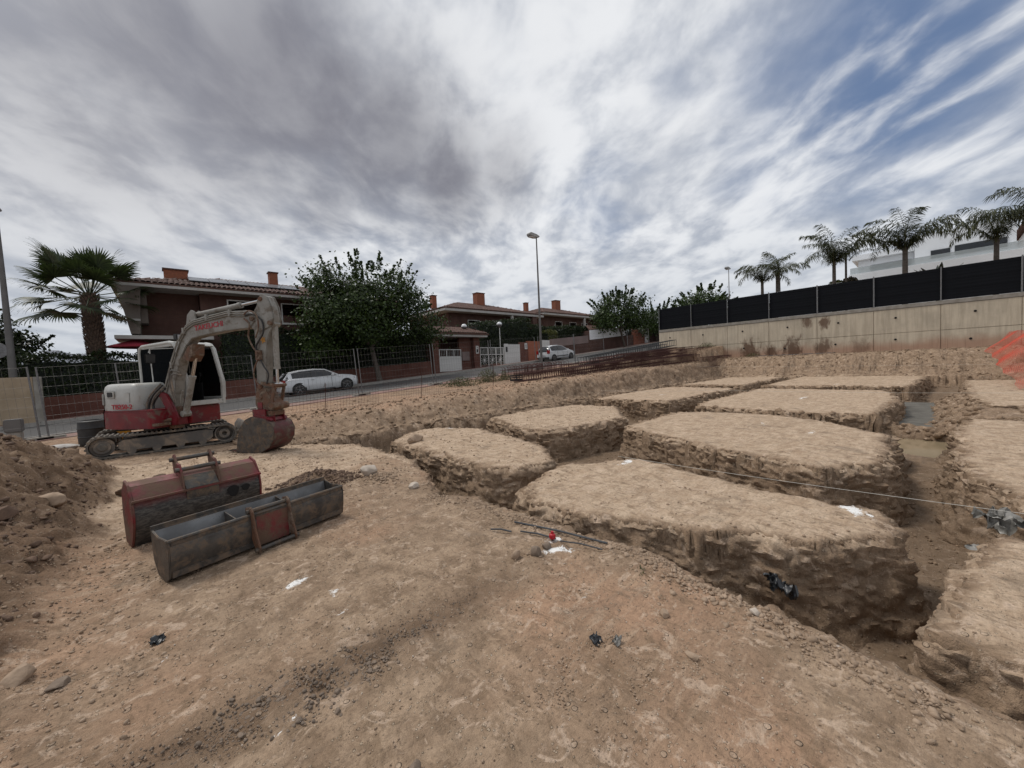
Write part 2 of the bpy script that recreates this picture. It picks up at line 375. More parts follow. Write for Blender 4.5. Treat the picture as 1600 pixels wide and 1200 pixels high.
def perlin3(p):
    i = np.floor(p).astype(np.int64); f = p-i; u = fade(f)
    def g(a, b, c_):
        h = _perm[_perm[_perm[(i[:, 0]+a) & 255]+((i[:, 1]+b) & 255)]+((i[:, 2]+c_) & 255)]
        return (_g3[h & 255]*(f-np.array([a, b, c_]))).sum(1)
    L = lambda a, b, t: a+(b-a)*t
    return 1.5*L(L(L(g(0,0,0), g(1,0,0), u[:, 0]), L(g(0,1,0), g(1,1,0), u[:, 0]), u[:, 1]),
             L(L(g(0,0,1), g(1,0,1), u[:, 0]), L(g(0,1,1), g(1,1,1), u[:, 0]), u[:, 1]), u[:, 2])
def fbm2(x, y, sc, o=4, gain=.5):
    s = 0; a = 1
    for k in range(o): s = s+a*perlin2(x*sc+17.3*k, y*sc-9.1*k); sc *= 2.03; a *= gain
    return s
def worley3(p):
    i = np.floor(p).astype(np.int64); f = p-i; best = np.full(len(p), 9.)
    for a in (-1, 0, 1):
        for b in (-1, 0, 1):
            for c_ in (-1, 0, 1):
                h = _perm[_perm[_perm[(i[:, 0]+a) & 255]+((i[:, 1]+b) & 255)]+((i[:, 2]+c_) & 255)] & 255
                q = np.array([a, b, c_])+.5+.42*_g3[h]-f; best = np.minimum(best, (q*q).sum(1))
    return np.sqrt(best)
sstep = lambda x, a, b: (lambda t: t*t*(3-2*t))(np.clip((x-a)/(b-a), 0, 1))

# ---------------------------------------------------------------- terrain
def z_street(p):
    p = np.asarray(p, float); c_ = np.clip(p, -30, 60); return .15+.052*c_+.0004*c_*c_+np.where(p > 60, (p-60)*.03, 0)
ROAD0, ROAD1 = 17.6, 25.8
def sdpoly(P, Q, poly):
    """signed distance, negative inside"""
    d = np.full(P.shape, 1e9); ins = np.zeros(P.shape, bool); n = len(poly)
    for k in range(n):
        ax, ay = poly[k]; bx, by = poly[(k+1) % n]; ex, ey = bx-ax, by-ay; wx, wy = P-ax, Q-ay
        t = np.clip((wx*ex+wy*ey)/(ex*ex+ey*ey), 0, 1); d = np.minimum(d, (wx-ex*t)**2+(wy-ey*t)**2)
        c_ = (ay > Q) != (by > Q)
        with np.errstate(divide='ignore', invalid='ignore'): x = (bx-ax)*(Q-ay)/((by-ay) if by != ay else 1e-9)+ax
        ins ^= c_ & (P < x)
    return np.where(ins, -1, 1)*np.sqrt(d)
FORE = [(2.6,-9),(2.55,-1.5),(2.55,-.25),(2.5,.1),(2.6,.35),(2.68,.9),(2.83,1.6),(2.78,2.4),(2.63,3.1),(2.7,3.8),(2.42,4.3),(2.86,5.05),(3.17,6.3),(3.17,7.4),(3.1,8.5),(2.5,9.6),(1.9,10.0),(1.5,10.6),(1.5,60),(-60,60),(-60,-60),(2.6,-60)]
PADS = [
 ([(3.72,4.75),(3.95,4.35),(4.7,4.25),(5.4,5.2),(5.75,6.4),(6.0,8.2),(5.5,9.1),(4.9,9.35),(3.75,8.3)], -.02, .13),   # B
 ([(3.0,3.0),(3.22,2.3),(3.42,1.70),(3.70,1.18),(4.05,.61),(4.47,.22),(5.07,.34),(5.1,1.2),(5.55,3.25),(4.5,3.95),(3.4,3.6)], -.01, .13),    # C
 ([(6.75,6.2),(7.3,6.1),(9.5,5.9),(11.7,7.5),(11.5,9.2),(9.3,9.6),(7.6,9.4),(6.75,7.5)], -.02, .13),   # D
 ([(8.1,4.95),(7.2,3.1),(6.7,1.9),(6.5,1.0),(7.1,.52),(7.9,.46),(9.6,.6),(10.9,1.5),(11.6,3.2),(11.2,5.0)], 0., .13),  # E
 ([(13.6,6.6),(20,6.3),(20.6,9.8),(17,10.0),(13.6,9.7)], .02, .25),   # F
 ([(12.5,5.0),(12.2,2.),(12.4,1.0),(15,.85),(17.5,.85),(19.8,1.2),(20,5.4),(14,5.4)], .02, .45),   # G
 ([(21.6,.7),(29.4,.3),(29.4,5.6),(21.6,5.6)], .06, .5), ([(22,6.6),(29.4,6.6),(29.4,9.6),(22,9.8)], .06, .5),  # H, H2
 ([(3.05,-.03),(3.75,-.10),(4.95,-.38),(5.15,-3.2),(3.1,-3.4)], 0., .13),   # right near
 ([(6.0,-.68),(6.6,-.52),(7.0,-.34),(8.4,-.22),(9.4,-.26),(12.6,-.45),(12.6,-3.6),(6.0,-3.6)], 0., .13),   # right middle
 ([(14.8,-1.0),(17,-.75),(25,-.9),(25,-6),(14.8,-6)], .08, .5),
]
FLOOR = -.78
def crest(P):   # height of the natural ground on the street side of the dig
    return np.interp(P, [-30, 0, 1.5, 2.7, 5, 10.4, 20, 30, 45], [0, 0, .1, .36, .42, .66, 1.05, 1.2, 1.5])
def height(P, Q, full=False):
    P = np.asarray(P, float); Q = np.asarray(Q, float); shp = P.shape; P = P.ravel(); Q = Q.ravel()
    wx = .09*fbm2(P, Q, 1.1, 3)+.05*perlin2(P*4.3, Q*4.3)+.03*perlin2(P*11, Q*11); wy = .09*fbm2(P+40, Q-20, 1.1, 3)+.05*perlin2(P*4.3+9, Q*4.3+5)+.03*perlin2(P*11+3, Q*11)
    Pw, Qw = P+wx, Q+wy
    wn = .8+.35*perlin2(P*1.7, Q*1.7)
    floor = FLOOR+.05*fbm2(P, Q, .8, 3)+.18*sstep(P, 13, 26)+.27*sstep(P, 7, 10)*(1-sstep(P, 10.5, 11.1))*(Q < 1.1)
    z = floor.copy(); edge = np.full(P.shape, 9.)
    def blend(sd, top, w):
        nonlocal z, edge
        t = np.clip(sd/(w*wn), 0, 1)
        drop = .80*sstep(t, 0, .45)+.20*sstep(t, .3, 1.)
        rnd = .04*np.exp(np.minimum(sd, 0)/.05)
        zz = np.where(sd < 0, top-rnd, floor+(top-.04-floor)*(1-drop)); z = np.maximum(z, zz); edge = np.minimum(edge, sd)
    near = P < 40
    def masked(poly, top, w, m):
        sd = np.full(P.shape, 9.); idx = np.nonzero(m)[0]
        sd[idx] = sdpoly(Pw[idx], Qw[idx], poly); blend(sd, top, w)
    fl = .014*fbm2(P, Q, .9, 4)+.010*fbm2(P, Q, 5., 3)
    # tyre / bucket ruts in the near ground
    rut = np.zeros_like(P)
    heap = .64*sstep(-P-.55+.15*perlin2(P*1.3, Q*1.3), 0, 1.25)*sstep(Q, 3.6, 6.5)*(1-sstep(Q, 8.6, 11.0))
    heap += .27*sstep(-P-.45+.12*perlin2(P*1.6, Q*1.6), 0, .8)*(1-sstep(Q, 9., 10.8))*sstep(Q, 1.2, 3.2)
    heap *= 1+.18*fbm2(P, Q, 1.3, 3)
    for (cx, cy, rr, hh) in ((1.5, 5.85, .42, .17), (2.2, 5.45, .25, .06), (2.75, .75, .3, .03), (2.58, 1.5, .35, .05), (2.5, 2.5, .3, .04)):
        heap = np.maximum(heap, hh*np.exp(-(((P-cx)/rr)**2+((Q-cy)/rr)**2)))
    sl = np.exp(-((Q-2.12-.05*perlin2(P*2, Q*0))/.15)**2)*sstep(P, -1.6, -.3)*(1-sstep(P, 1.5, 2.2))
    fl = fl-.02*sl*(.5+.8*fbm2(P, Q, 6, 2))
    rough = .014*fbm2(P, Q, 9., 3)*sstep(heap, .02, .2)*4
    masked(FORE, fl+heap+rough, .2, P < 5)
    for poly, top, w in PADS: masked(poly, top+fl, w, near)
    # street side bank and far bank
    cs = crest(P); s_in = 10.55+.25*perlin2(P*.45, Q*0+3)+.12*perlin2(P*1.9, P*0)
    sdb = s_in-Qw; b_top = cs*sstep(-sdb, 0, 1.15+.3*perlin2(P*.9, Q*.9))-.10*np.exp(-np.abs(sdb)/.3)
    lumps = .05*fbm2(P, Q, 1.6, 4)*sstep(-sdb, 0, .5)*(1-sstep(Q, 13.0, 15.5))
    street = z_street(P)-.03
    b_top = np.where(Q > 12.4, b_top*(1-sstep(Q, 12.4, 15.4))+street*sstep(Q, 12.4, 15.4), b_top)
    # near left the ground runs out level to the street
    use = (P > 1.2)
    sdb2 = np.where(use, sdb, 9.); blend(sdb2, np.where(use, b_top+lumps, -5), .8)
    fa = (P < 1.9)
    flat_l = np.where(fa, sstep(Q, 13.6, 16.2), 0)
    z = np.where(fa & (Q > 13.0), z*(1-flat_l)+street*flat_l, z)
    sdf_ = 30.2+.5*perlin2(Q*.35, P*0)+.2*perlin2(Q*1.5, P*0)-Pw
    topf = 1.38*sstep(-sdf_, 0, 2.4)+.06*fbm2(P, Q, 1.4, 4)
    topf = np.where(Q > 12, np.maximum(topf, street), topf); blend(sdf_, topf, .8)
    # right side bank
    sdr = Qw+2.2+.1*np.maximum(P-19, 0)*0; m = P > 17; sdr = np.where(m, sdr, 9.)
    blend(sdr, np.where(m, .15+1.2*sstep(-sdr, 0, 1.1)*sstep(P, 18, 24), -5), .6)
    # earth dam and side slope in the right hand trench
    dam = -.27-1.0*np.abs(P-13.1)/1.1; z = np.where((np.abs(P-13.1) < .7) & (Q < .95) & (Q > -1.2), np.maximum(z, dam+.06*fbm2(P, Q, 3, 3)), z)
    sl2 = .0-.62*(Q+.75); mm = (P > 12.7) & (P < 21) & (Q < .6) & (Q > -1.4); z = np.where(mm, np.maximum(z, np.minimum(sl2, .0)+.05*fbm2(P, Q, 3, 3)), z)
    # under road, pavements, far plots
    z = np.where((Q > 15.2) & (Q < 16.32), np.maximum(z, street+.03+.085*sstep(Q, 15.2, 16.2)), z)
    z = np.where((Q >= 16.32), np.minimum(z, street-.02)*(Q < 28.2)+street*(Q >= 28.2), z)
    farp = sstep(P, 35.2, 37); z = np.where((Q <= 17.6) & (P > 35.1), z*(1-farp)+4.1*farp, z)
    out_ = z
    if not full: return out_.reshape(shp)
    pale = sstep(-edge, .02, .16); fore = (P < 2.95) & (Q < 10.2)
    return out_.reshape(shp), edge.reshape(shp), heap.reshape(shp), sl.reshape(shp), fore.reshape(shp)
zat = lambda p, q: float(height(np.array([p]), np.array([q]))[0])

def axis(lo, hi, c0, base, gp, gm, fine_lo, fine_hi):
    a = [c0]; x = c0
    while x < hi: x += (base+gp*abs(x-c0)) if x < fine_hi else (base+gp*abs(fine_hi-c0)+.09*abs(x-fine_hi)); a.append(x)
    b = []; x = c0
    while x > lo: x -= (base+gm*abs(x-c0)) if x > fine_lo else (base+gm*abs(fine_lo-c0)+.09*abs(x-fine_lo)); b.append(x)
    return np.array(b[::-1]+a)
ap = axis(-1500, 1800, 1.3, .0125, .0056, .011, -3.2, 35.3)
aq = axis(-900, 1800, 1.3, .0125, .0062, .010, -3.6, 16.5)
GP, GQ = np.meshgrid(ap, aq, indexing='ij'); shp = GP.shape
Z, EDGE, HEAP, STRIP, FOREM = height(GP, GQ, True)
X3, Y3, Z3 = GP.copy(), GQ.copy(), Z.copy()
# crumbling relief: push wall faces out along the steepest direction
gx = np.gradient(Z, ap, axis=0); gy = np.gradient(Z, aq, axis=1); sl = np.sqrt(gx*gx+gy*gy)
steep = sstep(sl, .35, 1.6)*(GQ < 15)*(GP < 36)
idx = np.nonzero((steep > .02).ravel())[0]
P3 = np.stack([GP.ravel()[idx], GQ.ravel()[idx], Z.ravel()[idx]], 1)
n3 = perlin3(P3*3.2)*.5+perlin3(P3*7.)*.32
w1 = worley3(P3*np.array([6.5, 6.5, 8])+perlin3(P3*4)[:, None]*.6); w2 = worley3(P3*17.)
amp = steep.ravel()[idx]; dist_f = np.clip(np.hypot(P3[:, 0], P3[:, 1])/9, .75, 1.6)
dd = amp*dist_f*(.11*n3+.12*(.62-w1)+.045*(.6-w2))
nx, ny = -gx.ravel()[idx], -gy.ravel()[idx]; nl = np.sqrt(nx*nx+ny*ny+.15)
X3.ravel()[idx] += nx/nl*dd; Y3.ravel()[idx] += ny/nl*dd; Z3.ravel()[idx] += dd*.45
# small crust relief on the flat ground near the camera
fidx = np.nonzero(((steep < .5) & (np.hypot(GP, GQ) < 14) & (GQ > -4) & (GP > -4)).ravel())[0]
F3 = np.stack([GP.ravel()[fidx], GQ.ravel()[fidx], np.zeros(len(fidx))], 1)
wv_ = worley3(F3*9.+perlin3(F3*6)[:, None]*.5); w5 = worley3(F3*26.)
fore_f = np.where(FOREM.ravel()[fidx], 1., .3); lump = sstep(fbm2(F3[:, 0], F3[:, 1], 1.3, 3), .0, .55)
Z3.ravel()[fidx] += fore_f*(.008+.026*lump)*(.55-wv_)+fore_f*.009*(.5-w5)+HEAP.ravel()[fidx].clip(0, .25)*.22*(.5-wv_)+STRIP.ravel()[fidx]*.028*(.55-wv_)
V = np.stack([X3, Y3, Z3], -1).reshape(-1, 3)
ii = np.arange(shp[0]*shp[1]).reshape(shp)
F = np.stack([ii[:-1, :-1], ii[1:, :-1], ii[1:, 1:], ii[:-1, 1:]], -1).reshape(-1, 4)
# soil attributes; the depth darkening is damp earth plus painted trench shade
dry = sstep(-EDGE, .0, .14)*(1-sstep(sl, .35, .9)); dry = np.where((GQ > 10.3) | (GP > 30.5), .12, dry)*np.where(FOREM, .25+.75*sstep(GQ+.5*fbm2(GP, GQ, .8, 3), 5.2, 7.2), 1.)
moist_shade = sstep(Z, -.1, -.6)*0+sstep(-Z, .25, .72)  # damp soil with wall shade painted in, darker with depth
ochre = sstep(fbm2(GP, GQ, .5, 3), -.15, .5)*FOREM*(1-sstep(GQ, 6.2, 8.2))
ochre = np.maximum(ochre, sstep(GQ, 10.9, 12.3)*(GQ < 18)*(.5+.5*(GP < 20)))
limes = [(4.98,.56,.30,.10,.9,18),(5.15,.45,.22,.05,.6,18),(4.85,.4,.2,.05,.5,12),(5.25,3.2,.22,.07,.9,20),(5.05,3.15,.15,.06,.7,-30),(.63,3.22,.11,.07,.95,20),(.8,2.87,.05,.07,.8,0),(.75,2.6,.07,.05,.5,0),
         (2.35,2.1,.17,.07,1.,-40),(2.45,2.25,.1,.09,.8,0),(5.6,8.7,.25,.12,.6,0),(2.0,1.55,.08,.03,.5,0),(1.6,1.65,.05,.03,.35,0),(9.2,1.6,.3,.1,.6,0),(9.9,2.6,.4,.06,.5,20),(16.,3.,.7,.1,.7,0),(16,8.,.6,.1,.6,0),(2.1,5.85,.2,.1,.3,0),(.9,8.3,.5,.2,.3,0),(.32,1.95,.12,.03,.5,30),(-.1,2.9,.1,.03,.35,60),(2.56,.32,.12,.03,.35,80),(22.5,3.,.8,.15,.5,0)]
lime = np.zeros(shp)
for (a, b, ra, rb, s_, an) in limes:
    ca, sa_ = math.cos(R(an)), math.sin(R(an)); u = (GP-a)*ca+(GQ-b)*sa_; v = -(GP-a)*sa_+(GQ-b)*ca
    lime = np.maximum(lime, s_*np.exp(-(u/ra)**2*1.3-(v/rb)**2*1.3))
ground = np_mesh('ground', V, F, None, smooth=True); tag(ground, kind='structure')
print('ground verts', len(V))
me = ground.data
for nm, arr in (('dry', dry), ('moist_shade', moist_shade), ('ochre', ochre), ('lime', lime), ('strip', np.maximum(STRIP*.8, sstep(HEAP, .03, .12)*.8))):
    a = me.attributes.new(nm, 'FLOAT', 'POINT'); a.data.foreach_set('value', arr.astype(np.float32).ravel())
gm = bpy.data.materials.new('excavated_earth'); gm.use_nodes = True; T = NT(gm.node_tree); b = T.n['Principled BSDF']
g = T.node('ShaderNodeTexCoord').outputs['Object']
def att(n): a = T.node('ShaderNodeAttribute'); a.attribute_name = n; return a.outputs['Fac']
nb = T.noise(g, .7, 5, .62, .3); nmid = T.noise(g, 4.5, 6, .65, .2); nf = T.noise(g, 38, 4, .7); nff = T.noise(g, 160, 2, .6)
drag = T.noise(T.mapping(g, (1.2, 7, 3), (0, 0, R(18))), 2.2, 5, .62, .5)
crust = T.mix(T.ramp(nmid, .3, .7), (.44, .33, .24), (.61, .485, .37))
crust = T.mix(T.ramp(drag, .42, .75, 0, .6), crust, (.31, .225, .16))
raw = T.mix(T.ramp(nmid, .3, .7), (.19, .135, .095), (.36, .265, .19))
col = T.mix(T.math('MULTIPLY', att('dry'), T.ramp(nb, .15, .5, .55, 1.)), raw, crust)
och = T.mix(T.ramp(nb, .35, .62), (.44, .285, .20), (.27, .188, .132))
och = T.mix(T.ramp(drag, .5, .72), och, (.50, .375, .28))
col = T.mix(T.math('MULTIPLY', att('ochre'), .72), col, och)
smu = T.ramp(T.noise(T.mapping(g, (1.6, .8, 1), (0, 0, R(-35))), 6, 7, .74, .9), .51, .60); col = T.mix(T.math('MULTIPLY', smu, .5), col, (.17, .122, .083))
pal = T.ramp(T.noise(g, 6.5, 6, .7, 1.2), .54, .64); col = T.mix(T.math('MULTIPLY', pal, .6), col, (.60, .475, .375))
col = T.mix(T.math('MULTIPLY', att('moist_shade'), .6), col, (.135, .098, .068))  # brown for damp earth and for shade put into the colour
grey = T.ramp(T.noise(g, 1.6, 6, .7, .5), .56, .66); col = T.mix(T.math('MULTIPLY', grey, .45), col, (.19, .15, .115))
col = T.mix(T.math('MULTIPLY', att('strip'), .85), col, T.mix(nf, (.10, .066, .046), (.17, .115, .078)))
# fine grains and pale grit
vo = T.node('ShaderNodeTexVoronoi'); T.l.new(g, vo.inputs[0]); vo.inputs['Scale'].default_value = 60
vo2 = T.node('ShaderNodeTexVoronoi'); T.l.new(g, vo2.inputs[0]); vo2.inputs['Scale'].default_value = 22
sp = T.node('ShaderNodeSeparateXYZ'); T.l.new(vo.outputs['Color'], sp.inputs[0])
sp2 = T.node('ShaderNodeSeparateXYZ'); T.l.new(vo2.outputs['Color'], sp2.inputs[0])
pf = T.math('MULTIPLY', T.math('GREATER_THAN', sp.outputs[0], .90), T.ramp(vo.outputs['Distance'], .42, .28))
pf2 = T.math('MULTIPLY', T.math('GREATER_THAN', sp2.outputs[0], .93), T.ramp(vo2.outputs['Distance'], .36, .26))
pd = T.math('MULTIPLY', T.math('LESS_THAN', sp.outputs[0], .10), T.ramp(vo.outputs['Distance'], .42, .25))
col = T.mix(T.math('MULTIPLY', pf, .45), col, (.55, .46, .36)); col = T.mix(T.math('MULTIPLY', pf2, .35), col, (.52, .42, .33))
col = T.mix(T.math('MULTIPLY', pd, .5), col, (.11, .08, .06))
col = T.mix(T.ramp(nf, .3, .7, 0, .6), col, T.mix(.5, col, (.07, .05, .036)))
lm = T.ramp(T.math('ADD', T.math('MULTIPLY', att('lime'), .85), T.math('MULTIPLY', T.math('SUBTRACT', T.noise(g, 13, 6, .8, .9), .5), 2.4)), .38, .62)
col = T.mix(T.math('MULTIPLY', lm, T.ramp(att('lime'), .05, .3)), col, (.80, .79, .77))
hsv = T.node('ShaderNodeHueSaturation'); hsv.inputs['Saturation'].default_value = 1.12; hsv.inputs['Value'].default_value = 1.05; T.l.new(col, hsv.inputs['Color'])
T.l.new(hsv.outputs[0], b.inputs['Base Color']); b.inputs['Roughness'].default_value = .95; b.inputs['Specular IOR Level'].default_value = .2
h = T.math('ADD', T.math('MULTIPLY', nf, .5), T.math('ADD', T.math('MULTIPLY', nff, .18), T.math('MULTIPLY', nmid, .8)))
h = T.math('ADD', h, T.math('ADD', T.math('MULTIPLY', pf, .35), T.math('ADD', T.math('MULTIPLY', pf2, .6), T.math('MULTIPLY', drag, .45))))
bn = T.node('ShaderNodeBump'); bn.inputs['Strength'].default_value = 1.; bn.inputs['Distance'].default_value = .028
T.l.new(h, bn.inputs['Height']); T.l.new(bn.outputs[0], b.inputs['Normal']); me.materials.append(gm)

# crumbling faces of the trenches: finely divided skirts hung on the rims of the earth pads
def warp_xy(P, Q):
    return .09*fbm2(P, Q, 1.1, 3)+.05*perlin2(P*4.3, Q*4.3)+.03*perlin2(P*11, Q*11), .09*fbm2(P+40, Q-20, 1.1, 3)+.05*perlin2(P*4.3+9, Q*4.3+5)+.03*perlin2(P*11+3, Q*11)
def skirt(poly, closed=True, rows=40, region=None, flip=None):
    pts = []; n = len(poly); segs = range(n if closed else n-1)
    for k in segs:
        a = np.array(poly[k], float); b_ = np.array(poly[(k+1) % n], float); L = np.linalg.norm(b_-a); mid = (a+b_)/2
        m_ = max(int(L/(.020*np.clip(np.hypot(*mid)/4.2, .8, 5))), 2); t = np.arange(m_)/m_; pts.append(a+(b_-a)*t[:, None])
    pts = np.concatenate(pts)
    if not closed: pts = np.concatenate([pts, [poly[-1]]])
    m_ = len(pts); d = np.roll(pts, -1, 0)-np.roll(pts, 1, 0)
    if not closed: d[0] = pts[1]-pts[0]; d[-1] = pts[-1]-pts[-2]
    for it in range(12): d = (np.roll(d, 1, 0)+d+np.roll(d, -1, 0))/3 if closed else d
    d /= np.linalg.norm(d, axis=1)[:, None]+1e-9; nr = np.stack([d[:, 1], -d[:, 0]], 1)
    test = sdpoly(pts[:, 0]+nr[:, 0]*.05, pts[:, 1]+nr[:, 1]*.05, poly if closed else FORE)
    if np.mean(test > 0) < .5: nr = -nr
    if flip is not None: nr = nr*np.sign((nr*np.array(flip)).sum(1))[:, None]
    q = pts.copy()
    for it in range(6): wx, wy = warp_xy(q[:, 0], q[:, 1]); q = pts-np.stack([wx, wy], 1)
    if closed:
        for it in range(6): q = (np.roll(q, 1, 0)+2*q+np.roll(q, -1, 0))/4
    inn = q-nr*.07; zt = height(inn[:, 0], inn[:, 1]); zf = zt-.25
    for dist in (.22, .32, .42, .55): foot = q+nr*dist; zf = np.minimum(zf, height(foot[:, 0], foot[:, 1]))
    zf = np.maximum(zf, FLOOR-.1)
    t = np.linspace(0, 1, rows)[None, :]; s_ = np.arange(m_)[:, None]
    lay = .03*perlin2(q[:, 0]*1.3+q[:, 1]*.9, q[:, 1]*1.3)[:, None]
    out_ = -.11+.14*sstep(t, 0, .16)+(.12+lay)*t+.12*t**3.; zz = zt[:, None]+.004-.035*np.exp(-t/.012)+(zf-zt-.03)[:, None]*np.clip((t-.04)/.96, 0, 1)**1.1
    X_ = q[:, 0:1]+nr[:, 0:1]*out_; Y_ = q[:, 1:2]+nr[:, 1:2]*out_
    P3 = np.stack([X_.ravel(), Y_.ravel(), zz.ravel()], 1); wv3 = perlin3(P3*5.)[:, None]*.5
    ds_ = np.clip(np.hypot(P3[:, 0], P3[:, 1])/8, .7, 1.5)
    w1 = worley3(P3*np.array([5.5, 5.5, 9.])+wv3); w2 = worley3(P3*np.array([12., 12., 21.])+wv3*1.5); w3 = worley3(P3*np.array([27., 27., 42.])); n3 = perlin3(P3*2.6)
    am = (sstep(t, .0, .22)*(1-.35*t)+0*s_).ravel()
    dd = am*ds_*(.09*n3+.13*(.75-w1).clip(0, 1)+.075*(.7-w2)+.03*(.6-w3)-.045)
    dz = am*ds_*(.05*(.6-w1)+.035*(.6-w2)+.012*perlin3(P3*14))
    nrr = np.repeat(nr, rows, 0); X2 = P3[:, 0]+nrr[:, 0]*dd; Y2 = P3[:, 1]+nrr[:, 1]*dd; Z2 = P3[:, 2]+dz
    ii = np.arange(m_*rows).reshape(m_, rows); 
    if closed: ii = np.concatenate([ii, ii[:1]], 0)
    F_ = np.stack([ii[:-1, :-1], ii[1:, :-1], ii[1:, 1:], ii[:-1, 1:]], -1).reshape(-1, 4)
    a3 = np.append(P3[F_[0][1]]-P3[F_[0][0]], []); 
    o = np_mesh('trench_wall', np.stack([X2, Y2, Z2], 1), F_, gm, smooth=True); o.data.set_sharp_from_angle(angle=R(42)); tag(o, kind='structure')
    tt = (t+0*s_).ravel(); dr = (1-sstep(tt+.12*perlin3(P3*3), .02, .30))*.75+.35*sstep(perlin3(P3*2.2), 0, .5)*(1-tt)
    if not closed: dr = dr*(.3+.7*sstep(P3[:, 1], 5.2, 7.2))*(1 if flip is None else .3)
    for nm, arr in (('dry', dr), ('moist_shade', sstep(tt+.15*perlin3(P3*2.), .15, .75)*.72), ('ochre', (0 if closed or flip is not None else .6)*(1-sstep(tt, .05, .3))*(1-sstep(P3[:, 1], 6.2, 8.2))), ('lime', 0*tt), ('strip', 0*tt)):  # walls coloured darker downwards: damp soil plus painted shade
        a = o.data.attributes.new(nm, 'FLOAT', 'POINT'); a.data.foreach_set('value', np.asarray(arr, np.float32).ravel())
    return len(P3)
nsk = 0
for k, (poly, top, w) in enumerate(PADS): nsk += skirt(poly, True, 42 if k in (0, 1, 3, 8, 9) else 26)
nsk += skirt([p for p in FORE if p[1] < 10.7 and p[1] > -4 and p[0] > 1.4][0:], False, 36)
bp_ = np.linspace(2.0, 30, 60); bs_ = 10.55+.25*perlin2(bp_*.45, bp_*0+3)+.12*perlin2(bp_*1.9, bp_*0)+.12
nsk += skirt(list(zip(bp_, bs_)), False, 26, flip=(0, -1))
fq_ = np.linspace(-1.9, 10.3, 30); fs_ = 30.2+.5*perlin2(fq_*.35, fq_*0)+.2*perlin2(fq_*1.5, fq_*0)+.25
nsk += skirt(list(zip(fs_, fq_)), False, 24, flip=(-1, 0))
print('skirt verts', nsk)

# standing water and wet blinding concrete in the right hand trench
wm = bpy.data.materials.new('muddy_water'); wm.use_nodes = True; b = wm.node_tree.nodes['Principled BSDF']
b.inputs['Base Color'].default_value = (.30, .235, .15, 1); b.inputs['Roughness'].default_value = .08
mb = MB(); mb.box(10.6, 13.1, -.9, .95, -.8, -.57); tag(mb.build('puddle_water', wm), kind='structure')
wc = mat('wet_blinding_concrete', (.13, .12, .10), (.085, .078, .066), 3., .85, bump=.2)
mb = MB(); mb.box(13.2, 20.5, -.3, 1.1, -.75, -.47); tag(mb.build('blinding_concrete', wc), kind='structure')


# ---------------------------------------------------------------- street
def strip_mesh(name, q0, q1, dz, material, thick=.3, p0=-60, p1=150, kind='structure', step=1.5):
    ps = np.arange(p0, p1+.01, step); v = []; f = []
    for p in ps:
        z = float(z_street(p))+dz; v += [(p, q0, z), (p, q1, z), (p, q1, z-thick), (p, q0, z-thick)]
    for i in range(len(ps)-1):
        a = i*4; b_ = a+4
        for k in range(4): f.append((a+k, a+(k+1) % 4, b_+(k+1) % 4, b_+k))
    mb = MB(); mb.add(v, f+[(3, 2, 1, 0)]); o = mb.build(name, material); tag(o, kind=kind); return o
strip_mesh('road', ROAD0, ROAD1, 0, M['asphalt'])
strip_mesh('near_pavement', 16.3, ROAD0-.152, .11, M['pave'])
strip_mesh('far_pavement', ROAD1+.152, 28.0, .11, M['pave'])
# kerb stones: counted pieces near the camera, one long run beyond
def kerb(name, q0, q1):
    root = strip_mesh(name, q0+.01, q1-.01, .105, M['kerb'])
    proto = None
    for k in range(50):
        p = -8+k*1.0
        if proto is None:
            mb = MB(); mb.box(0, .985, q0, q1, -.2, .125); proto = mb.build('kerb_stone', M['kerb'], root, bevel=.012); o = proto
        else: o = proto.copy(); COL.objects.link(o)
        o.location = (p, 0, float(z_street(p+.5))+.002); o.rotation_euler = (0, -math.atan(.052+.0008*p), 0)
kerb('near_kerb', ROAD0-.15, ROAD0); kerb('far_kerb', ROAD1, ROAD1+.15)
# ---------------------------------------------------------------- retaining wall with privacy fence
WX = 35.0; WTOP = 4.30
wall = empty('retaining_wall', (WX, 17.6, 1.2), 0, 'long board marked concrete retaining wall with a black slatted fence on top', 'wall')
cm = bpy.data.materials.new('board_marked_concrete'); cm.use_nodes = True; T = NT(cm.node_tree); b = T.n['Principled BSDF']
g = T.node('ShaderNodeTexCoord').outputs['Object']
vs_ = T.noise(T.mapping(g, (1, 3.0, .25)), 1.6, 6, .65, .2); nb2 = T.noise(g, .6, 5, .6)
col = T.mix(T.ramp(vs_, .35, .7), (.56, .49, .38), (.42, .36, .275)); col = T.mix(T.ramp(nb2, .45, .7, 0, .5), col, (.32, .28, .22))
sz = T.node('ShaderNodeSeparateXYZ'); T.l.new(g, sz.inputs[0])
# soil splash low on the wall: a stain with its own edge
st = T.ramp(T.math('SUBTRACT', sz.outputs[2], T.math('MULTIPLY', nb2, 1.2)), .55, -.25); col = T.mix(T.math('MULTIPLY', st, .75), col, (.36, .20, .13))
fine_v = T.noise(T.mapping(g, (1, 9, .12)), 2.5, 3, .6); col = T.mix(T.math('MULTIPLY', T.ramp(fine_v, .55, .68), T.math('MULTIPLY', st, .6)), col, (.17, .10, .07))
blotn = T.noise(T.mapping(g, (1, 1, .45)), 3.2, 6, .7, .5)
def blot(y, z, r, amt):
    d = T.vmath('SUBTRACT', g, (0., y, z)); d = T.vmath('MULTIPLY', d, (0., .8/r, .5/r)); l = T.vmath('LENGTH', d, (0, 0, 0), out=1)
    return T.math('MULTIPLY', T.ramp(T.math('ADD', l, T.math('MULTIPLY', blotn, 2.2)), 1.95, 1.35), amt)
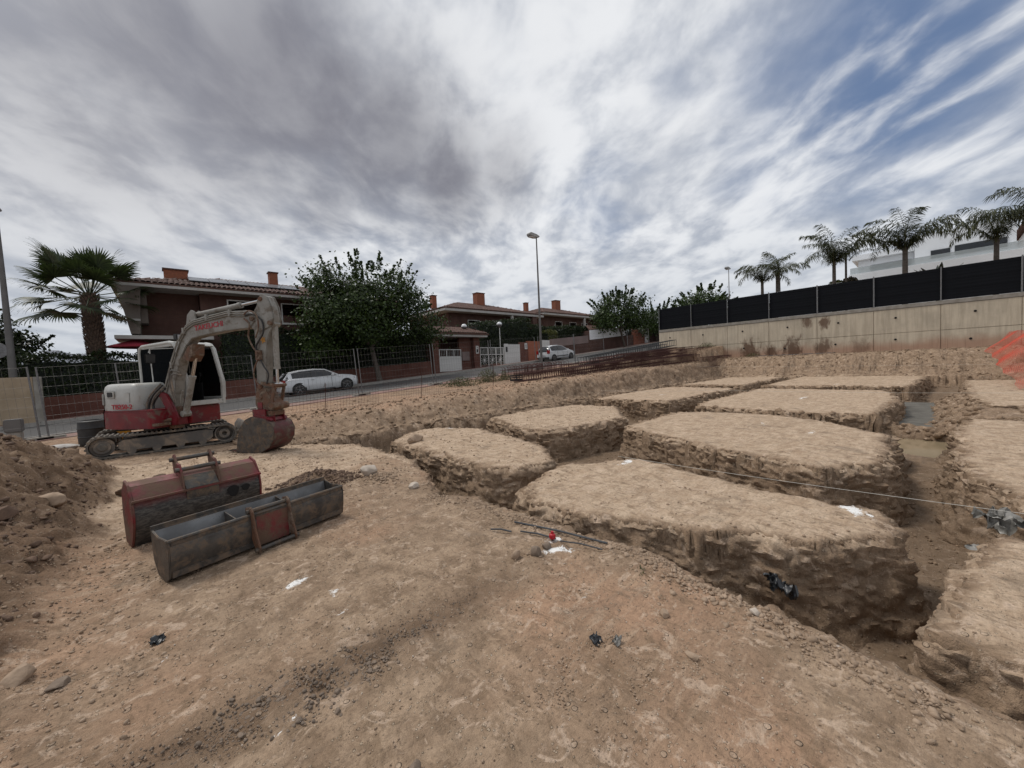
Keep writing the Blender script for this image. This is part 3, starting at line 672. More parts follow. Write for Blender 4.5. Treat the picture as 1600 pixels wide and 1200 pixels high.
for (y, z, r, a) in ((-11.3, 2.65, .4, .8), (-12.3, 2.45, .4, .85), (-10.4, .55, .8, .9), (-12.2, .6, .55, .8), (-7.6, .5, .9, .9), (-9, .45, .5, .9), (-14.2, .35, .6, .5)):
    col = T.mix(blot(y, z, r, a), col, (.10, .052, .03))
T.l.new(col, b.inputs['Base Color']); b.inputs['Roughness'].default_value = .9
bn = T.node('ShaderNodeBump'); bn.inputs['Strength'].default_value = .4; bn.inputs['Distance'].default_value = .02
T.l.new(T.noise(g, 14, 4, .6), bn.inputs['Height']); T.l.new(bn.outputs[0], b.inputs['Normal'])
mb = MB(); mb.box(.06, .35, -34, 0, -1.2, WTOP-1.2-.24); mb.build('wall_core', cm, wall)
LP_ = 2.97
for row, (z0, z1) in enumerate(((-.6, 1.32), (1.335, WTOP-1.2-.25))):
    for k in range(11):
        y1 = -.01-k*LP_; y0 = y1-LP_+.02
        mb = MB(); mb.box(-.004*((k+row) % 2), .07, y0, y1, z0, z1); mb.build('concrete_panel', cm, wall, bevel=.012)
mb = MB(); mb.box(-.03, .36, -34, 0, WTOP-1.2-.235, WTOP-1.2); mb.build('coping', M['conc'], wall, bevel=.02)
hole = mat('dark_weep_hole', (.006, .006, .006), (.012, .01, .01), 5, .9)
hp = None
for k in range(11):
    for zz in (.72+.1*(k % 3), 2.3):
        for yo in (-1.2, ):
            if hp is None:
                mb = MB(); mb.lathe([(.001, -.02), (.065, -.02), (.065, -.012), (.05, -.011), (.05, .0)], n=10, axis='x'); hp = mb.build('weep_hole', hole, wall); o = hp
            else: o = hp.copy(); COL.objects.link(o)
            o.location = (-.005, -k*LP_+yo-random.uniform(-.2, .2), zz)
fence = empty('privacy_fence', (WX+.17, 17.6, WTOP), 0, 'black slatted privacy fence on grey posts along the top of the concrete wall', 'fence')
FH = 1.95
pm = pr = None
for k in range(12):
    y = -k*LP_+.0
    if pm is None:
        mb = MB(); mb.box(-.09, -.03, -.03, .03, -.05, FH+.08); mb.box(-.13, .03, -.08, .08, .0, .015); pm = mb.build('post', M['steel'], fence, bevel=.004); o = pm
    else: o = pm.copy(); COL.objects.link(o)
    o.location = (0, y, 0)
    if k == 11: break
    for j in range(10):     # the slats of every bay, one by one
        if pr is None:
            mb = MB(); mb.prism([(0, 0), (.022, .0), (.028, .10), (.022, .20), (0, .20), (-.004, .1)], -LP_+.03, -.03, axis='y')
            pr = mb.build('slat', M['screen'], fence, smooth=None); o = pr
        else: o = pr.copy(); COL.objects.link(o)
        o.location = (.004*((j*7+k*3) % 3), y, .03+j*.193)
mb = MB(); mb.box(-1.1, -.1, -.055, -.02, 0, .08)
# grey scaffold plank at the foot of the wall
zb = zat(34.0, 6.5)
mb = MB(); mb.box(-.12, .12, -2.4, 2.4, 0, .045); mb.box(-.12, .12, -2.4, -2.33, .0, .05); o = mb.build('scaffold_plank', M['steel'], None, bevel=.006); o.location = (34.2, 7.0, zat(34.2, 7.0)+.06)
tag(o, 'long grey metal plank lying on the bank at the foot of the concrete wall', 'plank')

# ---------------------------------------------------------------- vegetation builders
def leaves(name, C, N, size, material, parent=None, aspect=.62, droop=0., kind=None):
    """rhombic folded leaves at centres C (n,3) with rough outward normals N"""
    n = len(C); rv = rng.normal(size=(n, 3)); nn = N+rv*.75; nn /= np.linalg.norm(nn, axis=1)[:, None]+1e-9
    t = rng.normal(size=(n, 3)); t[:, 2] -= droop; t -= nn*(t*nn).sum(1)[:, None]; t /= np.linalg.norm(t, axis=1)[:, None]+1e-9
    s = np.cross(nn, t); L = (size*rng.uniform(.6, 1.3, n))[:, None]
    a = C-t*L*.5; b_ = C+s*L*aspect*.5-nn*L*.08; c_ = C+t*L*.55-nn*L*.1; d = C-s*L*aspect*.5-nn*L*.08
    V = np.stack([a, b_, c_, d], 1).reshape(-1, 3); i = np.arange(n)[:, None]*4
    F = i+np.array([[0, 1, 2, 3]])
    tint = np.repeat(rng.random(n), 4)
    o = np_mesh(name, V, F, material, parent, tint=tint)
    if kind: o['kind'] = kind
    return o
def shoot_points(base, tips, per, spread, taper=.5):
    C = []; N = []
    for b_, t in zip(base, tips):
        b_ = np.array(b_); t = np.array(t); u = rng.random(per)**taper; q = b_+(t-b_)*u[:, None]
        off = rng.normal(size=(per, 3))*spread*(1.15-u)[:, None]
        C.append(q+off); nn = off+np.array([0, 0, .25*spread]); N.append(nn/(np.linalg.norm(nn, axis=1)[:, None]+1e-6))
    return np.concatenate(C), np.concatenate(N)
def broad_tree(name, loc, label, group, height, rx, ry, z0, nleaf, lsize, trunk_h, trunk_r, lean=0., seed=1, mtl='leaf_mul', shoots=26):
    rr = np.random.default_rng(seed); root = empty(name, loc, 0, label, 'tree', group)
    mb = MB(); mb.tube([(lean*0, 0, -.1), (lean*.5, .02, trunk_h*.5), (lean, 0, trunk_h)], [trunk_r*1.25, trunk_r*.95, trunk_r*.9], 10)
    mb.tube([(0, 0, -.1), (0, 0, .12)], [trunk_r*1.7, trunk_r*1.2], 10); mb.build('trunk', M['bark'], root)
    lm_ = MB(); blobs = []
    zc = (z0+height)/2; rz = (height-z0)/2
    for k in range(13):
        a = k*2.4+rr.uniform(-.3, .3); e = rr.uniform(.05, 1.1); l = rr.uniform(.55, .85)
        t = np.array([math.cos(a)*math.cos(e)*rx*l+lean, math.sin(a)*math.cos(e)*ry*l, trunk_h+(zc-trunk_h)+math.sin(e)*rz*l*.9])
        mid = np.array([lean, 0, trunk_h])*.5+t*.5+rr.normal(size=3)*.15
        lm_.tube([(lean, 0, trunk_h*.95), tuple(mid), tuple(t)], [trunk_r*.5, trunk_r*.26, trunk_r*.08], 6); blobs.append(t)
    lm_.build('limb', M['bark'], root)
    # clumps of leaves filling an uneven crown, plus whippy shoots at the rim
    nb_ = 150; th = rr.uniform(0, 2*np.pi, nb_); cz = rr.uniform(-.95, 1, nb_); rad = rr.uniform(.35, 1, nb_)**.5
    cx = np.where(cz < 0, 1-.35*np.abs(cz)**3, np.sqrt(np.clip(1-cz*cz*.85, 0, 1))); bumpy = 1+.22*np.sin(th*3+seed)+.14*np.sin(th*5+cz*4)
    cen = np.stack([lean+np.cos(th)*cx*rx*rad*bumpy*.9, np.sin(th)*cx*ry*rad*bumpy*.9, zc+cz*rz*rad*.86*(1+.1*np.sin(th*4))], 1)
    cen[:, 2] = np.maximum(cen[:, 2], z0+.3+.35*np.abs(cen[:, 0]-lean)/rx)
    w = rr.integers(0, nb_, nleaf); s_ = rr.uniform(.22, .48, nb_)*(rx/3.)
    off = rr.normal(size=(nleaf, 3))*s_[w][:, None]*np.array([1, 1, .7]); C = cen[w]+off
    N = (C-np.array([lean, 0, zc]))/np.array([rx, ry, rz]); N = N/(np.linalg.norm(N, axis=1)[:, None]+1e-6)+np.array([0, 0, .5])
    bs, tp = [], []
    for k in range(shoots):
        a = rr.uniform(0, 2*np.pi); e = rr.uniform(.1, 1.45); d = np.array([math.cos(a)*math.cos(e), math.sin(a)*math.cos(e), math.sin(e)])
        p0 = np.array([lean, 0, zc])+d*np.array([rx, ry, rz])*.8; bs.append(p0); up = d*np.array([1, 1, .8])+np.array([0, 0, .5]); tp.append(p0+up*rr.uniform(.5, 1.1)*rx/3.2)
    C2, N2 = shoot_points(bs, tp, 60, .10*rx/3)
    leaves('foliage', np.concatenate([C, C2]), np.concatenate([N, N2]), lsize, M[mtl], root, .75, .5)
    return root
def hedge(name, x0, x1, y0, y1, z0f, z1f, label, mtl='leaf_hedge', dens=150, size=.12, group=None, cat='hedge', bump_=.25):
    root = empty(name, ((x0+x1)/2, (y0+y1)/2, 0), 0, label, cat, group)
    cx, cy = (x0+x1)/2, (y0+y1)/2
    # inner woody mass, uneven
    nx, nz = max(int((x1-x0)/.4), 3), 8; Vv = []; 
    xs = np.linspace(x0+.2, x1-.2, nx); mbx = MB()
    ring = []
    for x in xs:
        zb_, zt = z0f(x), z1f(x); wob = bump_*perlin2(np.array([x*.7]), np.array([y0*3.]))[0]
        ring.append([(x-cx, y0+.25-cy, zb_), (x-cx, y0+.22-cy+wob*.3, zb_+(zt-zb_)*.6), (x-cx, y0+.45-cy, zt-.3+wob), (x-cx, y1-.45-cy, zt-.3+wob), (x-cx, y1-.25-cy, zb_)])
    v = [p for r_ in ring for p in r_]; f = [(i*5+k, i*5+(k+1) % 5, (i+1)*5+(k+1) % 5, (i+1)*5+k) for i in range(nx-1) for k in range(5)]
    f += [tuple(range(5))[::-1], tuple((nx-1)*5+k for k in range(5))]
    mbx.add(v, f); mbx.build('branches', M['leaf_hedge'], root)
    area_ = (x1-x0)*(z1f(cx)-z0f(cx))*1.3+(x1-x0)*(y1-y0); n = int(area_*dens)
    u = rng.uniform(x0, x1, n); zb_ = np.array([z0f(x) for x in xs]); zt_ = np.array([z1f(x) for x in xs])
    zb_ = np.interp(u, xs, zb_); zt_ = np.interp(u, xs, zt_); s = rng.random(n)
    wob = bump_*perlin2(u*.7, u*0+y0*3.)+.6*bump_*perlin2(u*2.3, u*0+7)
    front = s < .68; vv = rng.random(n)
    dep = .14*fbm2(u, vv*4, 1.1, 3)
    y = np.where(front, y0+.08+dep+rng.normal(size=n)*.07, rng.uniform(y0, y1, n)); z = np.where(front, zb_+(zt_-zb_+wob)*vv, zt_+wob+rng.normal(size=n)*.08)
    z = np.where(front & (vv > .9), z-.0, z); C = np.stack([u-cx, y-cy, z], 1)
    N = np.where(front[:, None], np.array([[0, -1., .35]]), np.array([[0, -.2, 1.]]))
    m_ = rng.random(n) < .10; C[m_, 2] += 0; 
    o = leaves('foliage', C, N.copy(), size, M[mtl], root, .7, .6)
    return root

# ---------------------------------------------------------------- trees and hedges
zs = lambda p: float(z_street(p))
broad_tree('mulberry_tree', (11.6, 27.0, zs(11.5)+.1), 'big dark leafy mulberry tree on the pavement behind the white car beside the fence', None, 7.9, 4.6, 3.2, 1.45, 38000, .17, 2.6, .17, -.5, 3, shoots=60)
broad_tree('mulberry_tree', (44.8, 27.2, zs(44.8)+.1), 'dark mulberry tree at the far end of the street left of the wall', 'mulberry trees far up the street', 6.6, 4.3, 3.5, 1.6, 8000, .26, 2.3, .13, -1.0, 5, shoots=34)
broad_tree('mulberry_tree', (58.0, 22.5, zs(58)+.1), 'round dark tree rising behind the left end of the black fence', 'mulberry trees far up the street', 6.6, 4.8, 3.5, 0.6, 9000, .30, 2.3, .14, 0, 8, shoots=24)
broad_tree('mulberry_tree', (54.0, 27.5, zs(54)+.1), 'dark tree low between the street and the end of the black fence', 'mulberry trees far up the street', 4.6, 5.0, 3.5, .6, 7000, .28, 1.3, .14, 0, 9, shoots=20)
broad_tree('pine_tree', (62.0, 17.5, 5.0), 'lighter green tree behind the black fence beside the small street lamp', None, 3.6, 5.0, 3.5, -1, 9000, .26, 1.3, .14, 0, 10, mtl='leaf_hedge', shoots=14)
broad_tree('laurel_tree', (-6.6, 31.0, .1), 'dark shrubby tree behind the hedge at the left edge of the photo', None, 5.3, 2.4, 2.0, .3, 12000, .17, 1.0, .12, 0, 12, mtl='leaf_hedge', shoots=20)
hedge('hedge', -16, 2.6, 28.4, 29.6, lambda x: zs(x)+.2, lambda x: 3.15+.02*x, 'dark clipped hedge above the brick wall left of and behind the excavator', dens=190)
hedge('hedge', 2.6, 16.6, 28.45, 29.9, lambda x: zs(x)+.2, lambda x: 4.5+.02*x, 'dark hedge behind the big mulberry tree and the white hatchback', dens=150)
hedge('hedge', 23.2, 30.6, 30.2, 33.0, lambda x: zs(x)+.2, lambda x: 6.1+.09*(x-24)*1.0, 'tall dark cypress hedge behind the white gates and globe lamps', dens=110, size=.16)
hedge('hedge', 30.8, 42.0, 30.2, 31.6, lambda x: zs(x)+.2, lambda x: 5.95+.02*(x-31), 'clipped dark hedge above the wall behind the small white car', dens=110, size=.17)
hedge('shrub', 31.6, 33.2, 28.5, 29.9, lambda x: 3.6, lambda x: 5.15, 'rounded yellow green shrub spilling over the mauve wall above the white car', 'leaf_yellow', 260, .14, cat='shrub')
hedge('shrub', 43.4, 52.0, 29.0, 30.4, lambda x: zs(x)+.2, lambda x: 5.9, 'low dark bushes over the white panel behind the far mulberry tree', dens=60, size=.2, cat='shrub')
def weed(loc, r, h, n, label):
    C = rng.normal(size=(n, 3))*np.array([r*.5, r*.5, 0]); C[:, 2] = rng.random(n)**1.3*h*np.exp(-(C[:, 0]**2+C[:, 1]**2)/(r*r)*.9)
    N = np.concatenate([C[:, :2]*.6, np.full((n, 1), .5)], 1); o = leaves('weed_clump', C, N, .09 if r > .2 else .03, M['leaf_weed'], None, .35)
    o.location = loc; tag(o, label, 'weeds', kind='stuff')
for (x, y, r, h, n, lb) in ((10.6, 15.4, .9, .42, 1300, 'broad clump of grey green weeds on the verge beside the double fence posts'), (12.2, 15.3, .6, .7, 1200, 'taller weed clump just right of the broad one on the verge'), (13.0, 14.9, .35, .5, 500, 'small weed clump by the fence post near the black crate'),
                           (25.5, 14.9, .6, .4, 500, 'dry weeds at the end of the rusty rebar stack'), (34.2, 13.0, .7, .5, 600, 'rusty dry weeds at the foot of the wall near its left end'), (34.3, 9.6, .7, .4, 400, 'dry weeds by the foot of the wall under the dark stain'), (2.45, 1.42, .09, .035, 60, 'tiny grey green weed in the pebbles at the trench edge')):
    weed((x, y, zat(x, y)-.02), r, h, n, lb)

# fan palm
def fan_palm():
    root = empty('fan_palm', (-2.45, 29.6, .4), 0, 'stout fan palm with thick rough trunk and drooping leaf tips beside the brick house', 'palm tree')
    H_ = 5.95
    mb = MB(); mb.tube([(0, 0, -.3), (.0, 0, 1.2), (-.04, 0, 3.4), (-.1, 0, 5.2), (-.1, 0, H_)], [.38, .33, .31, .33, .24], 14); mb.build('trunk', M['palmbark'], root)
    bt = MB()
    for k in range(430):
        z = .8+(H_-.9)*k/430.; a = k*2.39996; rr_ = .305+.02*math.sin(z*2)
        c_ = Vector((math.cos(a)*rr_-.1*z/H_, math.sin(a)*rr_, z)); t = Vector((-math.sin(a), math.cos(a), 0)); o_ = Vector((math.cos(a), math.sin(a), 0))
        w = .085; l = .17*random.uniform(.8, 1.2)
        bt.add([c_-t*w-o_*.03, c_+t*w-o_*.03, c_+t*.03+o_*.10+Vector((0, 0, l)), c_-t*.03+o_*.10+Vector((0, 0, l)), c_+o_*.05+Vector((0, 0, -.03))], [(0, 4, 3), (4, 1, 2), (4, 2, 3), (0, 3, 2, 1)])
    b_ = bt.build('leaf_base', M['palmbark'], root, smooth=None); b_['kind'] = 'stuff'
    # one fan leaf: petiole then folded blades whose tips hang
    def fan_mesh(L, nseg, hang, seed):
        rr = random.Random(seed); v = []; f = []; tint = []
        def blade(p0, dirv, ln, w):
            pts = []; p = Vector(p0); d = Vector(dirv).normalized()
            steps = 6; side = d.cross(Vector((0, 0, 1))); side = side.normalized() if side.length > .1 else Vector((0, 1, 0))
            for s in range(steps+1):
                t = s/steps; ww = w*(math.sin(min(t*1.9+.25, 1.57))*(1 if t < .55 else (1-(t-.55)/.45)*.95+.05))
                pts.append((p.copy(), ww)); p = p+d*ln/steps; d = (d+Vector((0, 0, -hang*(t**2.2)*.8))).normalized()
            b0 = len(v)
            for q, ww in pts: v.extend([tuple(q-side*ww), tuple(q+side*ww+Vector((0, 0, .012)))])
            for s in range(steps): f.append((b0+2*s, b0+2*s+1, b0+2*s+3, b0+2*s+2))
            tint.extend([rr.random()]*(2*len(pts)))
        # petiole along +x
        for s in range(3):
            pass
        tip = Vector((L, 0, 0))
        for k in range(nseg):
            a = (k/(nseg-1)-.5)*R(215)+rr.uniform(-.03, .03); ln = 1.12*rr.uniform(.88, 1.1)*(1-.22*abs(a)/R(125))
            blade(tip, (math.cos(a), math.sin(a), .10+.12*math.cos(a*2)), ln, .048)
        b0 = len(v); w = .028
        for x in (0, L*.5, L): v.extend([(x, -w, .0), (x, w, .0), (x, 0, .035)]); tint.extend([.9]*3)
        for s in range(2):
            for k in range(3): f.append((b0+s*3+k, b0+s*3+(k+1) % 3, b0+s*3+3+(k+1) % 3, b0+s*3+3+k))
        return np.array(v), np.array(f), tint
    meshes = []
    for sdd, hang in ((1, .95), (2, 1.25), (3, .7)):
        Vv, Ff, tt = fan_mesh(1.65, 34, hang, sdd); o = np_mesh('frond', Vv, Ff, M['leaf_palm'], root, tint=tt); meshes.append(o)
    fr = []
    n = 40
    for k in range(n):
        a = k*2.39996; t = k/(n-1); el = R(84)-R(118)*t+random.uniform(-.1, .1)
        base = meshes[1 if t > .6 else (2 if t < .25 else 0)]
        if k < 3: o = meshes[k]
        else: o = base.copy(); COL.objects.link(o)
        s = random.uniform(.9, 1.08)*(.82 if t < .2 else 1.0); o.scale = (s, s, s)
        o.matrix_local = Matrix.Translation((-.1+.12*math.cos(a), .12*math.sin(a), H_-.05-.15*t)) @ Matrix.Rotation(a, 4, 'Z') @ Matrix.Rotation(-el, 4, 'Y') @ Matrix.Rotation(random.uniform(-.5, .5), 4, 'X') @ Matrix.Diagonal((s, s, s, 1))
fan_palm()
# feather palms beyond the wall
def frond_mesh(L, seed, hang):
    rr = random.Random(seed); v = []; f = []; tint = []; pts = []; p = Vector((0, 0, 0)); el = R(84); n = 26
    for s in range(n+1):
        pts.append(p.copy()); t = s/n; d = Vector((math.cos(el), 0, math.sin(el))); p = p+d*L/n; el -= R(132)/n*(.55+1.0*t)*hang
    for s in range(n):
        q0, q1 = pts[s], pts[s+1]; w = .02*(1-s/n)+.006; b0 = len(v); v += [tuple(q0+Vector((0, -w, 0))), tuple(q0+Vector((0, w, 0))), tuple(q1+Vector((0, w, 0))), tuple(q1+Vector((0, -w, 0)))]; f.append((b0, b0+1, b0+2, b0+3)); tint += [.8]*4
        if s < 3: continue
        for rep in range(2):
            for sd_ in (-1, 1):
                q = q0.lerp(q1, rr.random()); t = s/n; ln = .70*(math.sin(math.pi*(.15+.8*t))*.7+.35)*rr.uniform(.8, 1.15)
                d = (q1-q0).normalized()*rr.uniform(.3, .8)+Vector((0, sd_*rr.uniform(.5, 1.), rr.uniform(-.8, .3))); d.normalize()
                m1 = q+d*ln*.5; d2 = (d+Vector((0, 0, -1.0))).normalized(); m2 = m1+d2*ln*.75; w = .03; sv = Vector((w, 0, 0)) if abs(d.x) < .8 else Vector((0, w, 0)); b0 = len(v)
                v += [tuple(q-sv*.5), tuple(q+sv*.5), tuple(m1+sv), tuple(m1-sv), tuple(m2), tuple(m2+sv*.2)]; f += [(b0, b0+1, b0+2, b0+3), (b0+3, b0+2, b0+5, b0+4)]; tint += [rr.random()]*6
    return np.array(v), np.array(f), tint
FR = []
for sd_, hg in ((1, .95), (2, 1.15), (3, .75)):
    Vv, Ff, tt = frond_mesh(4.4, sd_, hg); o = np_mesh('frond', Vv, Ff, M['leaf_queen'], None, tint=tt); FR.append(o.data); bpy.data.objects.remove(o)
def feather_palm(x, y, zb_, h, label, scale=1., n=16, seed=0, tr=.13):
    root = empty('feather_palm', (x, y, zb_), 0, label, 'palm tree', 'feather palms behind the black fence')
    mb = MB(); mb.tube([(0, 0, -.2), (.02, 0, h*.6), (0, 0, h)], [tr*1.15, tr, tr*.9], 10); mb.build('trunk', M['barkgrey'], root)
    rr = random.Random(seed)
    for k in range(n):
        o = bpy.data.objects.new('frond', FR[rr.randrange(3)]); COL.objects.link(o); o.parent = root
        a = k*2.39996+rr.uniform(-.2, .2); e = rr.uniform(-.4, .38); s = scale*rr.uniform(.85, 1.1)
        o.matrix_local = Matrix.Translation((.05*math.cos(a), .05*math.sin(a), h-.55)) @ Matrix.Rotation(a, 4, 'Z') @ Matrix.Rotation(-e, 4, 'Y') @ Matrix.Diagonal((s, s, s, 1))
feather_palm(42, 10.9, 4.1, 4.4, 'leftmost feather palm behind the black fence, in front of the white wall', .78, 15, 1)
feather_palm(43.5, 10.0, 4.1, 5.0, 'dark trunked palm just right of the leftmost feather palm', .72, 12, 2, .2)
feather_palm(42, 5.7, 4.1, 4.9, 'second big feather palm standing above the brown round bush', .94, 17, 3)
feather_palm(43.3, 5.1, 4.1, 5.3, 'thin trunked palm partly hidden behind the second big feather palm', .5, 7, 13, .08)
feather_palm(42, 1.55, 4.1, 5.0, 'tall feather palm in front of the white modern house', .98, 18, 4, .16)
feather_palm(42, -2.75, 4.1, 4.6, 'feather palm in front of the long dark window of the white house', .86, 14, 5)
feather_palm(41, -4.6, 4.1, 5.0, 'dense feather palm cut by the right edge of the photo', .95, 20, 6, .18)
# agave / bird of paradise leaves peeping over the fence
ag = empty('strelitzia_plant', (38.4, -.1, 4.1), 0, 'dark broad leaved plant peeping over the black fence before the white house', 'plant')
am = mat('dark_broad_leaf', (.018, .026, .016), (.035, .045, .028), 4, .4)
for k in range(7):
    a = k*2.4; t = random.uniform(.3, .9); mb = MB(); L = 1.1; pts = []
    for s in range(6):
        u = s/5; w = .13*math.sin(math.pi*min(u*.9+.08, 1)); x = .3+u*L*math.sin(t); z = 2.0+u*L*math.cos(t); pts += [(x, -w, z), (x, 0, z-.03), (x, w, z)]
    mb.add(pts, [(i*3+j, i*3+j+1, i*3+j+4, i*3+j+3) for i in range(5) for j in range(2)])
    mb.tube([(0, 0, 0), (.15, 0, 1.2), (.3, 0, 2.0)], .03, 5); mb.build('large_leaf', am, ag, X=Matrix.Rotation(a, 4, 'Z'))
# brown round bush
def bush(loc, rx, rz, n, size, mtl, label):
    root = empty('bush', loc, 0, label, 'bush'); d = rng.normal(size=(n, 3)); d /= np.linalg.norm(d, axis=1)[:, None]; d[:, 2] = np.abs(d[:, 2]); r_k = (1+.15*perlin3(d*2.5))*rng.uniform(.85, 1, n)
    C = d*r_k[:, None]*np.array([rx, rx, rz]); leaves('foliage', C, d, size, M[mtl], root, .7)
    mb = MB(); mb.lathe([(rx*.5, 0), (rx*.8, rz*.2), (rx*.7, rz*.6), (rx*.3, rz*.85)], n=12); mb.build('branches', M['leaf_brown'], root)
bush((44.5, 5.9, 6.6), .8, 1.2, 2500, .16, 'leaf_yellow', 'olive green round bush on the roof edge beside the brown bush')
bush((44.5, 5.0, 6.7), .75, 1.2, 2000, .16, 'leaf_brown', 'brown withered bush between the palms behind the black fence')
#@@PART3
# ---------------------------------------------------------------- buildings
def tile_mesh(pitch, course):
    v = []; f = []; n = 4
    for e in range(2):
        for k in range(n+1):
            a = math.pi*k/n; v.append((math.cos(a)*pitch*.46, e*course*1.12-.0, math.sin(a)*pitch*.30+(1-e)*.02))
    for k in range(n): f.append((k, k+1, n+2+k, n+1+k))
    return np.array(v), np.array(f)
def tile_roof(name, poly3, material, parent, pitch=.24, course=.42, base=True):
    """poly3: planar polygon, first edge is the eaves; lays curved tiles on it and a slab under"""
    P = [Vector(p) for p in poly3]; ex = (P[1]-P[0]).normalized(); nrm = ex.cross(P[2]-P[1]).normalized()
    if nrm.z < 0: nrm = -nrm
    ey = nrm.cross(ex).normalized(); 
    if ey.z < 0: ey = -ey
    uv = [((p-P[0]).dot(ex), (p-P[0]).dot(ey)) for p in P]
    us = [u for u, _ in uv]; vs__ = [w for _, w in uv]
    tv, tf = tile_mesh(pitch, course); U = np.arange(min(us)+pitch/2, max(us), pitch); Wv = np.arange(0, max(vs__), course)
    GU, GW = np.meshgrid(U, Wv, indexing='ij'); GU = GU.ravel(); GW = GW.ravel()
    keep = sdpoly(GU, GW+course*.5, uv) < .02; GU, GW = GU[keep], GW[keep]; n = len(GU)
    jit = rng.normal(size=n)*.008
    loc = np.zeros((n, len(tv), 3)); loc[:] = tv; loc[:, :, 0] += (GU+jit)[:, None]; loc[:, :, 1] += GW[:, None]; loc[:, :, 2] += .03+(rng.random(n)*.012)[:, None]
    basis = np.array([list(ex), list(ey), list(nrm)]); W_ = loc.reshape(-1, 3)@basis+np.array(P[0])
    F_ = (tf[None]+(np.arange(n)*len(tv))[:, None, None]).reshape(-1, 4)
    o = np_mesh('roof_tiles', W_, F_, material, parent, smooth=True); o['kind'] = 'stuff'
    mb = MB(); k = len(P); mb.add([tuple(p+nrm*.03) for p in P]+[tuple(p-nrm*.10) for p in P], [tuple(range(k)), tuple(range(k, 2*k))[::-1]]+[(i, (i+1) % k, (i+1) % k+k, i+k) for i in range(k)])
    mb.build('roof_slab', material, parent, smooth=None)
def window(parent, x, y, z, w, h, shut=.5, face='y', sill=True, dark=True):
    """window in a wall facing -y at plane y"""
    fr = MB(); t = .07
    for (a, b_, c_, d) in ((0, w, 0, t), (0, w, h-t, h), (0, t, t, h-t), (w-t, w, t, h-t)): fr.box(x+a, x+b_, y-.03, y+.12, z+c_, z+d)
    if shut < .9: fr.box(x+w/2-.03, x+w/2+.03, y-.0, y+.10, z+t, z+h-t)
    F_ = fr.build('window', M['frame'], parent, bevel=.0)
    mb = MB(); mb.box(x+t, x+w-t, y+.06, y+.09, z+t, z+h-t); mb.build('pane', M['pane'], F_)
    if shut > 0:
        mb = MB(); n = max(int(h*shut/.07), 1)
        for k in range(n):
            zz = z+h-t-(k+1)*(h*shut-t)/n; mb.box(x+t, x+w-t, y+.0, y+.035, zz+.006, zz+(h*shut-t)/n)
        mb.build('roller_shutter', M['shutter'], F_)
    if sill:
        mb = MB(); mb.box(x-.06, x+w+.06, y-.08, y+.05, z-.07, z-.003); mb.build('sill', M['fascia'], F_)
def hip_roof(parent, x0, x1, y0, y1, z, over, rise, fh=.22):
    X0, X1, Y0, Y1 = x0-over, x1+over, y0-over, y1+over; d = (Y1-Y0)/2; ym = (Y0+Y1)/2
    a, b_ = (X0+d*1.0, ym, z+fh+rise), (X1-d*1.0, ym, z+fh+rise); Z_ = z+fh+.02
    if a[0] > b_[0]: a = b_ = ((X0+X1)/2, ym, z+fh+rise)
    tile_roof('roof', [(X0, Y0, Z_), (X1, Y0, Z_), b_, a], M['terracotta'], parent)
    tile_roof('roof', [(X0, Y1, Z_), (X0, Y0, Z_), a], M['terracotta'], parent)
    tile_roof('roof', [(X1, Y0, Z_), (X1, Y1, Z_), b_], M['terracotta'], parent)
    mb = MB(); mb.add([(X1, Y1, Z_), (X0, Y1, Z_), a, b_], [(0, 1, 2, 3)]); mb.build('rear_roof', M['terracotta'], parent)
    mb = MB(); mb.box(X0+.02, X1-.02, Y0+.02, Y1-.02, z, z+fh); mb.build('eaves', M['fascia'], parent, bevel=.01)
    return a, b_
def chimney(parent, x, y, z, w, d, h):
    mb = MB(); mb.box(x, x+w, y, y+d, z, z+h); o = mb.build('chimney', M['chim'], parent)
    mb = MB(); mb.box(x-.06, x+w+.06, y-.06, y+d+.06, z+h+.0, z+h+.08); mb.build('chimney_cap', M['brick'], o)

# house 1, behind the excavator and the mulberry
h1 = empty('brick_house', (0, 30, 0), 0, 'large brown brick house with solar panels behind the excavator and the fan palm', 'house')
def B(x0, x1, y0, y1, z0, z1, m_, nm, bevel=0., par=None):
    mb = MB(); mb.box(x0, x1, y0-30, y1-30, z0, z1); return mb.build(nm, M[m_], par or h1, bevel=bevel, smooth=None)
B(-.9, 1.95, 30.9, 39, 4.2, 6.85, 'brick', 'wall'); B(1.97, 14, 30.2, 39, .6, 6.85, 'brick', 'wall')
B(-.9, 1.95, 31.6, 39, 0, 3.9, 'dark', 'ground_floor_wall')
mb = MB(); mb.prism([(-1.55, 6.85), (-1.12, 4.25), (-.75, 4.25), (-.6, 6.85)], -.85, 9, axis='y'); mb.build('leaning_side_wall', M['plaster'], h1, smooth=None)
mb = MB(); mb.prism([(-1.15, 6.85), (-1.0, 4.9), (-.4, 4.9), (-.4, 6.85)], -.3, .88, axis='y'); mb.build('balcony_cheek', M['plaster'], h1, smooth=None)
B(-1.15, -.7, 29.1, 29.3, 4.95, 5.06, 'fascia', 'ledge')
B(-1.75, 2.4, 28.9, 31.6, 3.95, 4.15, 'fascia', 'canopy', .01)
hip = hip_roof(h1, -1.35, 14.5, -.35, 9.2, 6.85, .45, 1.6, .2)
window(h1, 3.3, .2, 5.35, 1.7, 1.25, .55); window(h1, 6.3, .2, 5.2, 1.5, 1.4, .6); window(h1, 3.5, .2, 1.5, 1.8, 2.0, .3)
chimney(h1, .45, 2.1, 7.6, 1.15, .7, .95); chimney(h1, 6.35, 3.4, 8.3, .55, .55, 1.05)
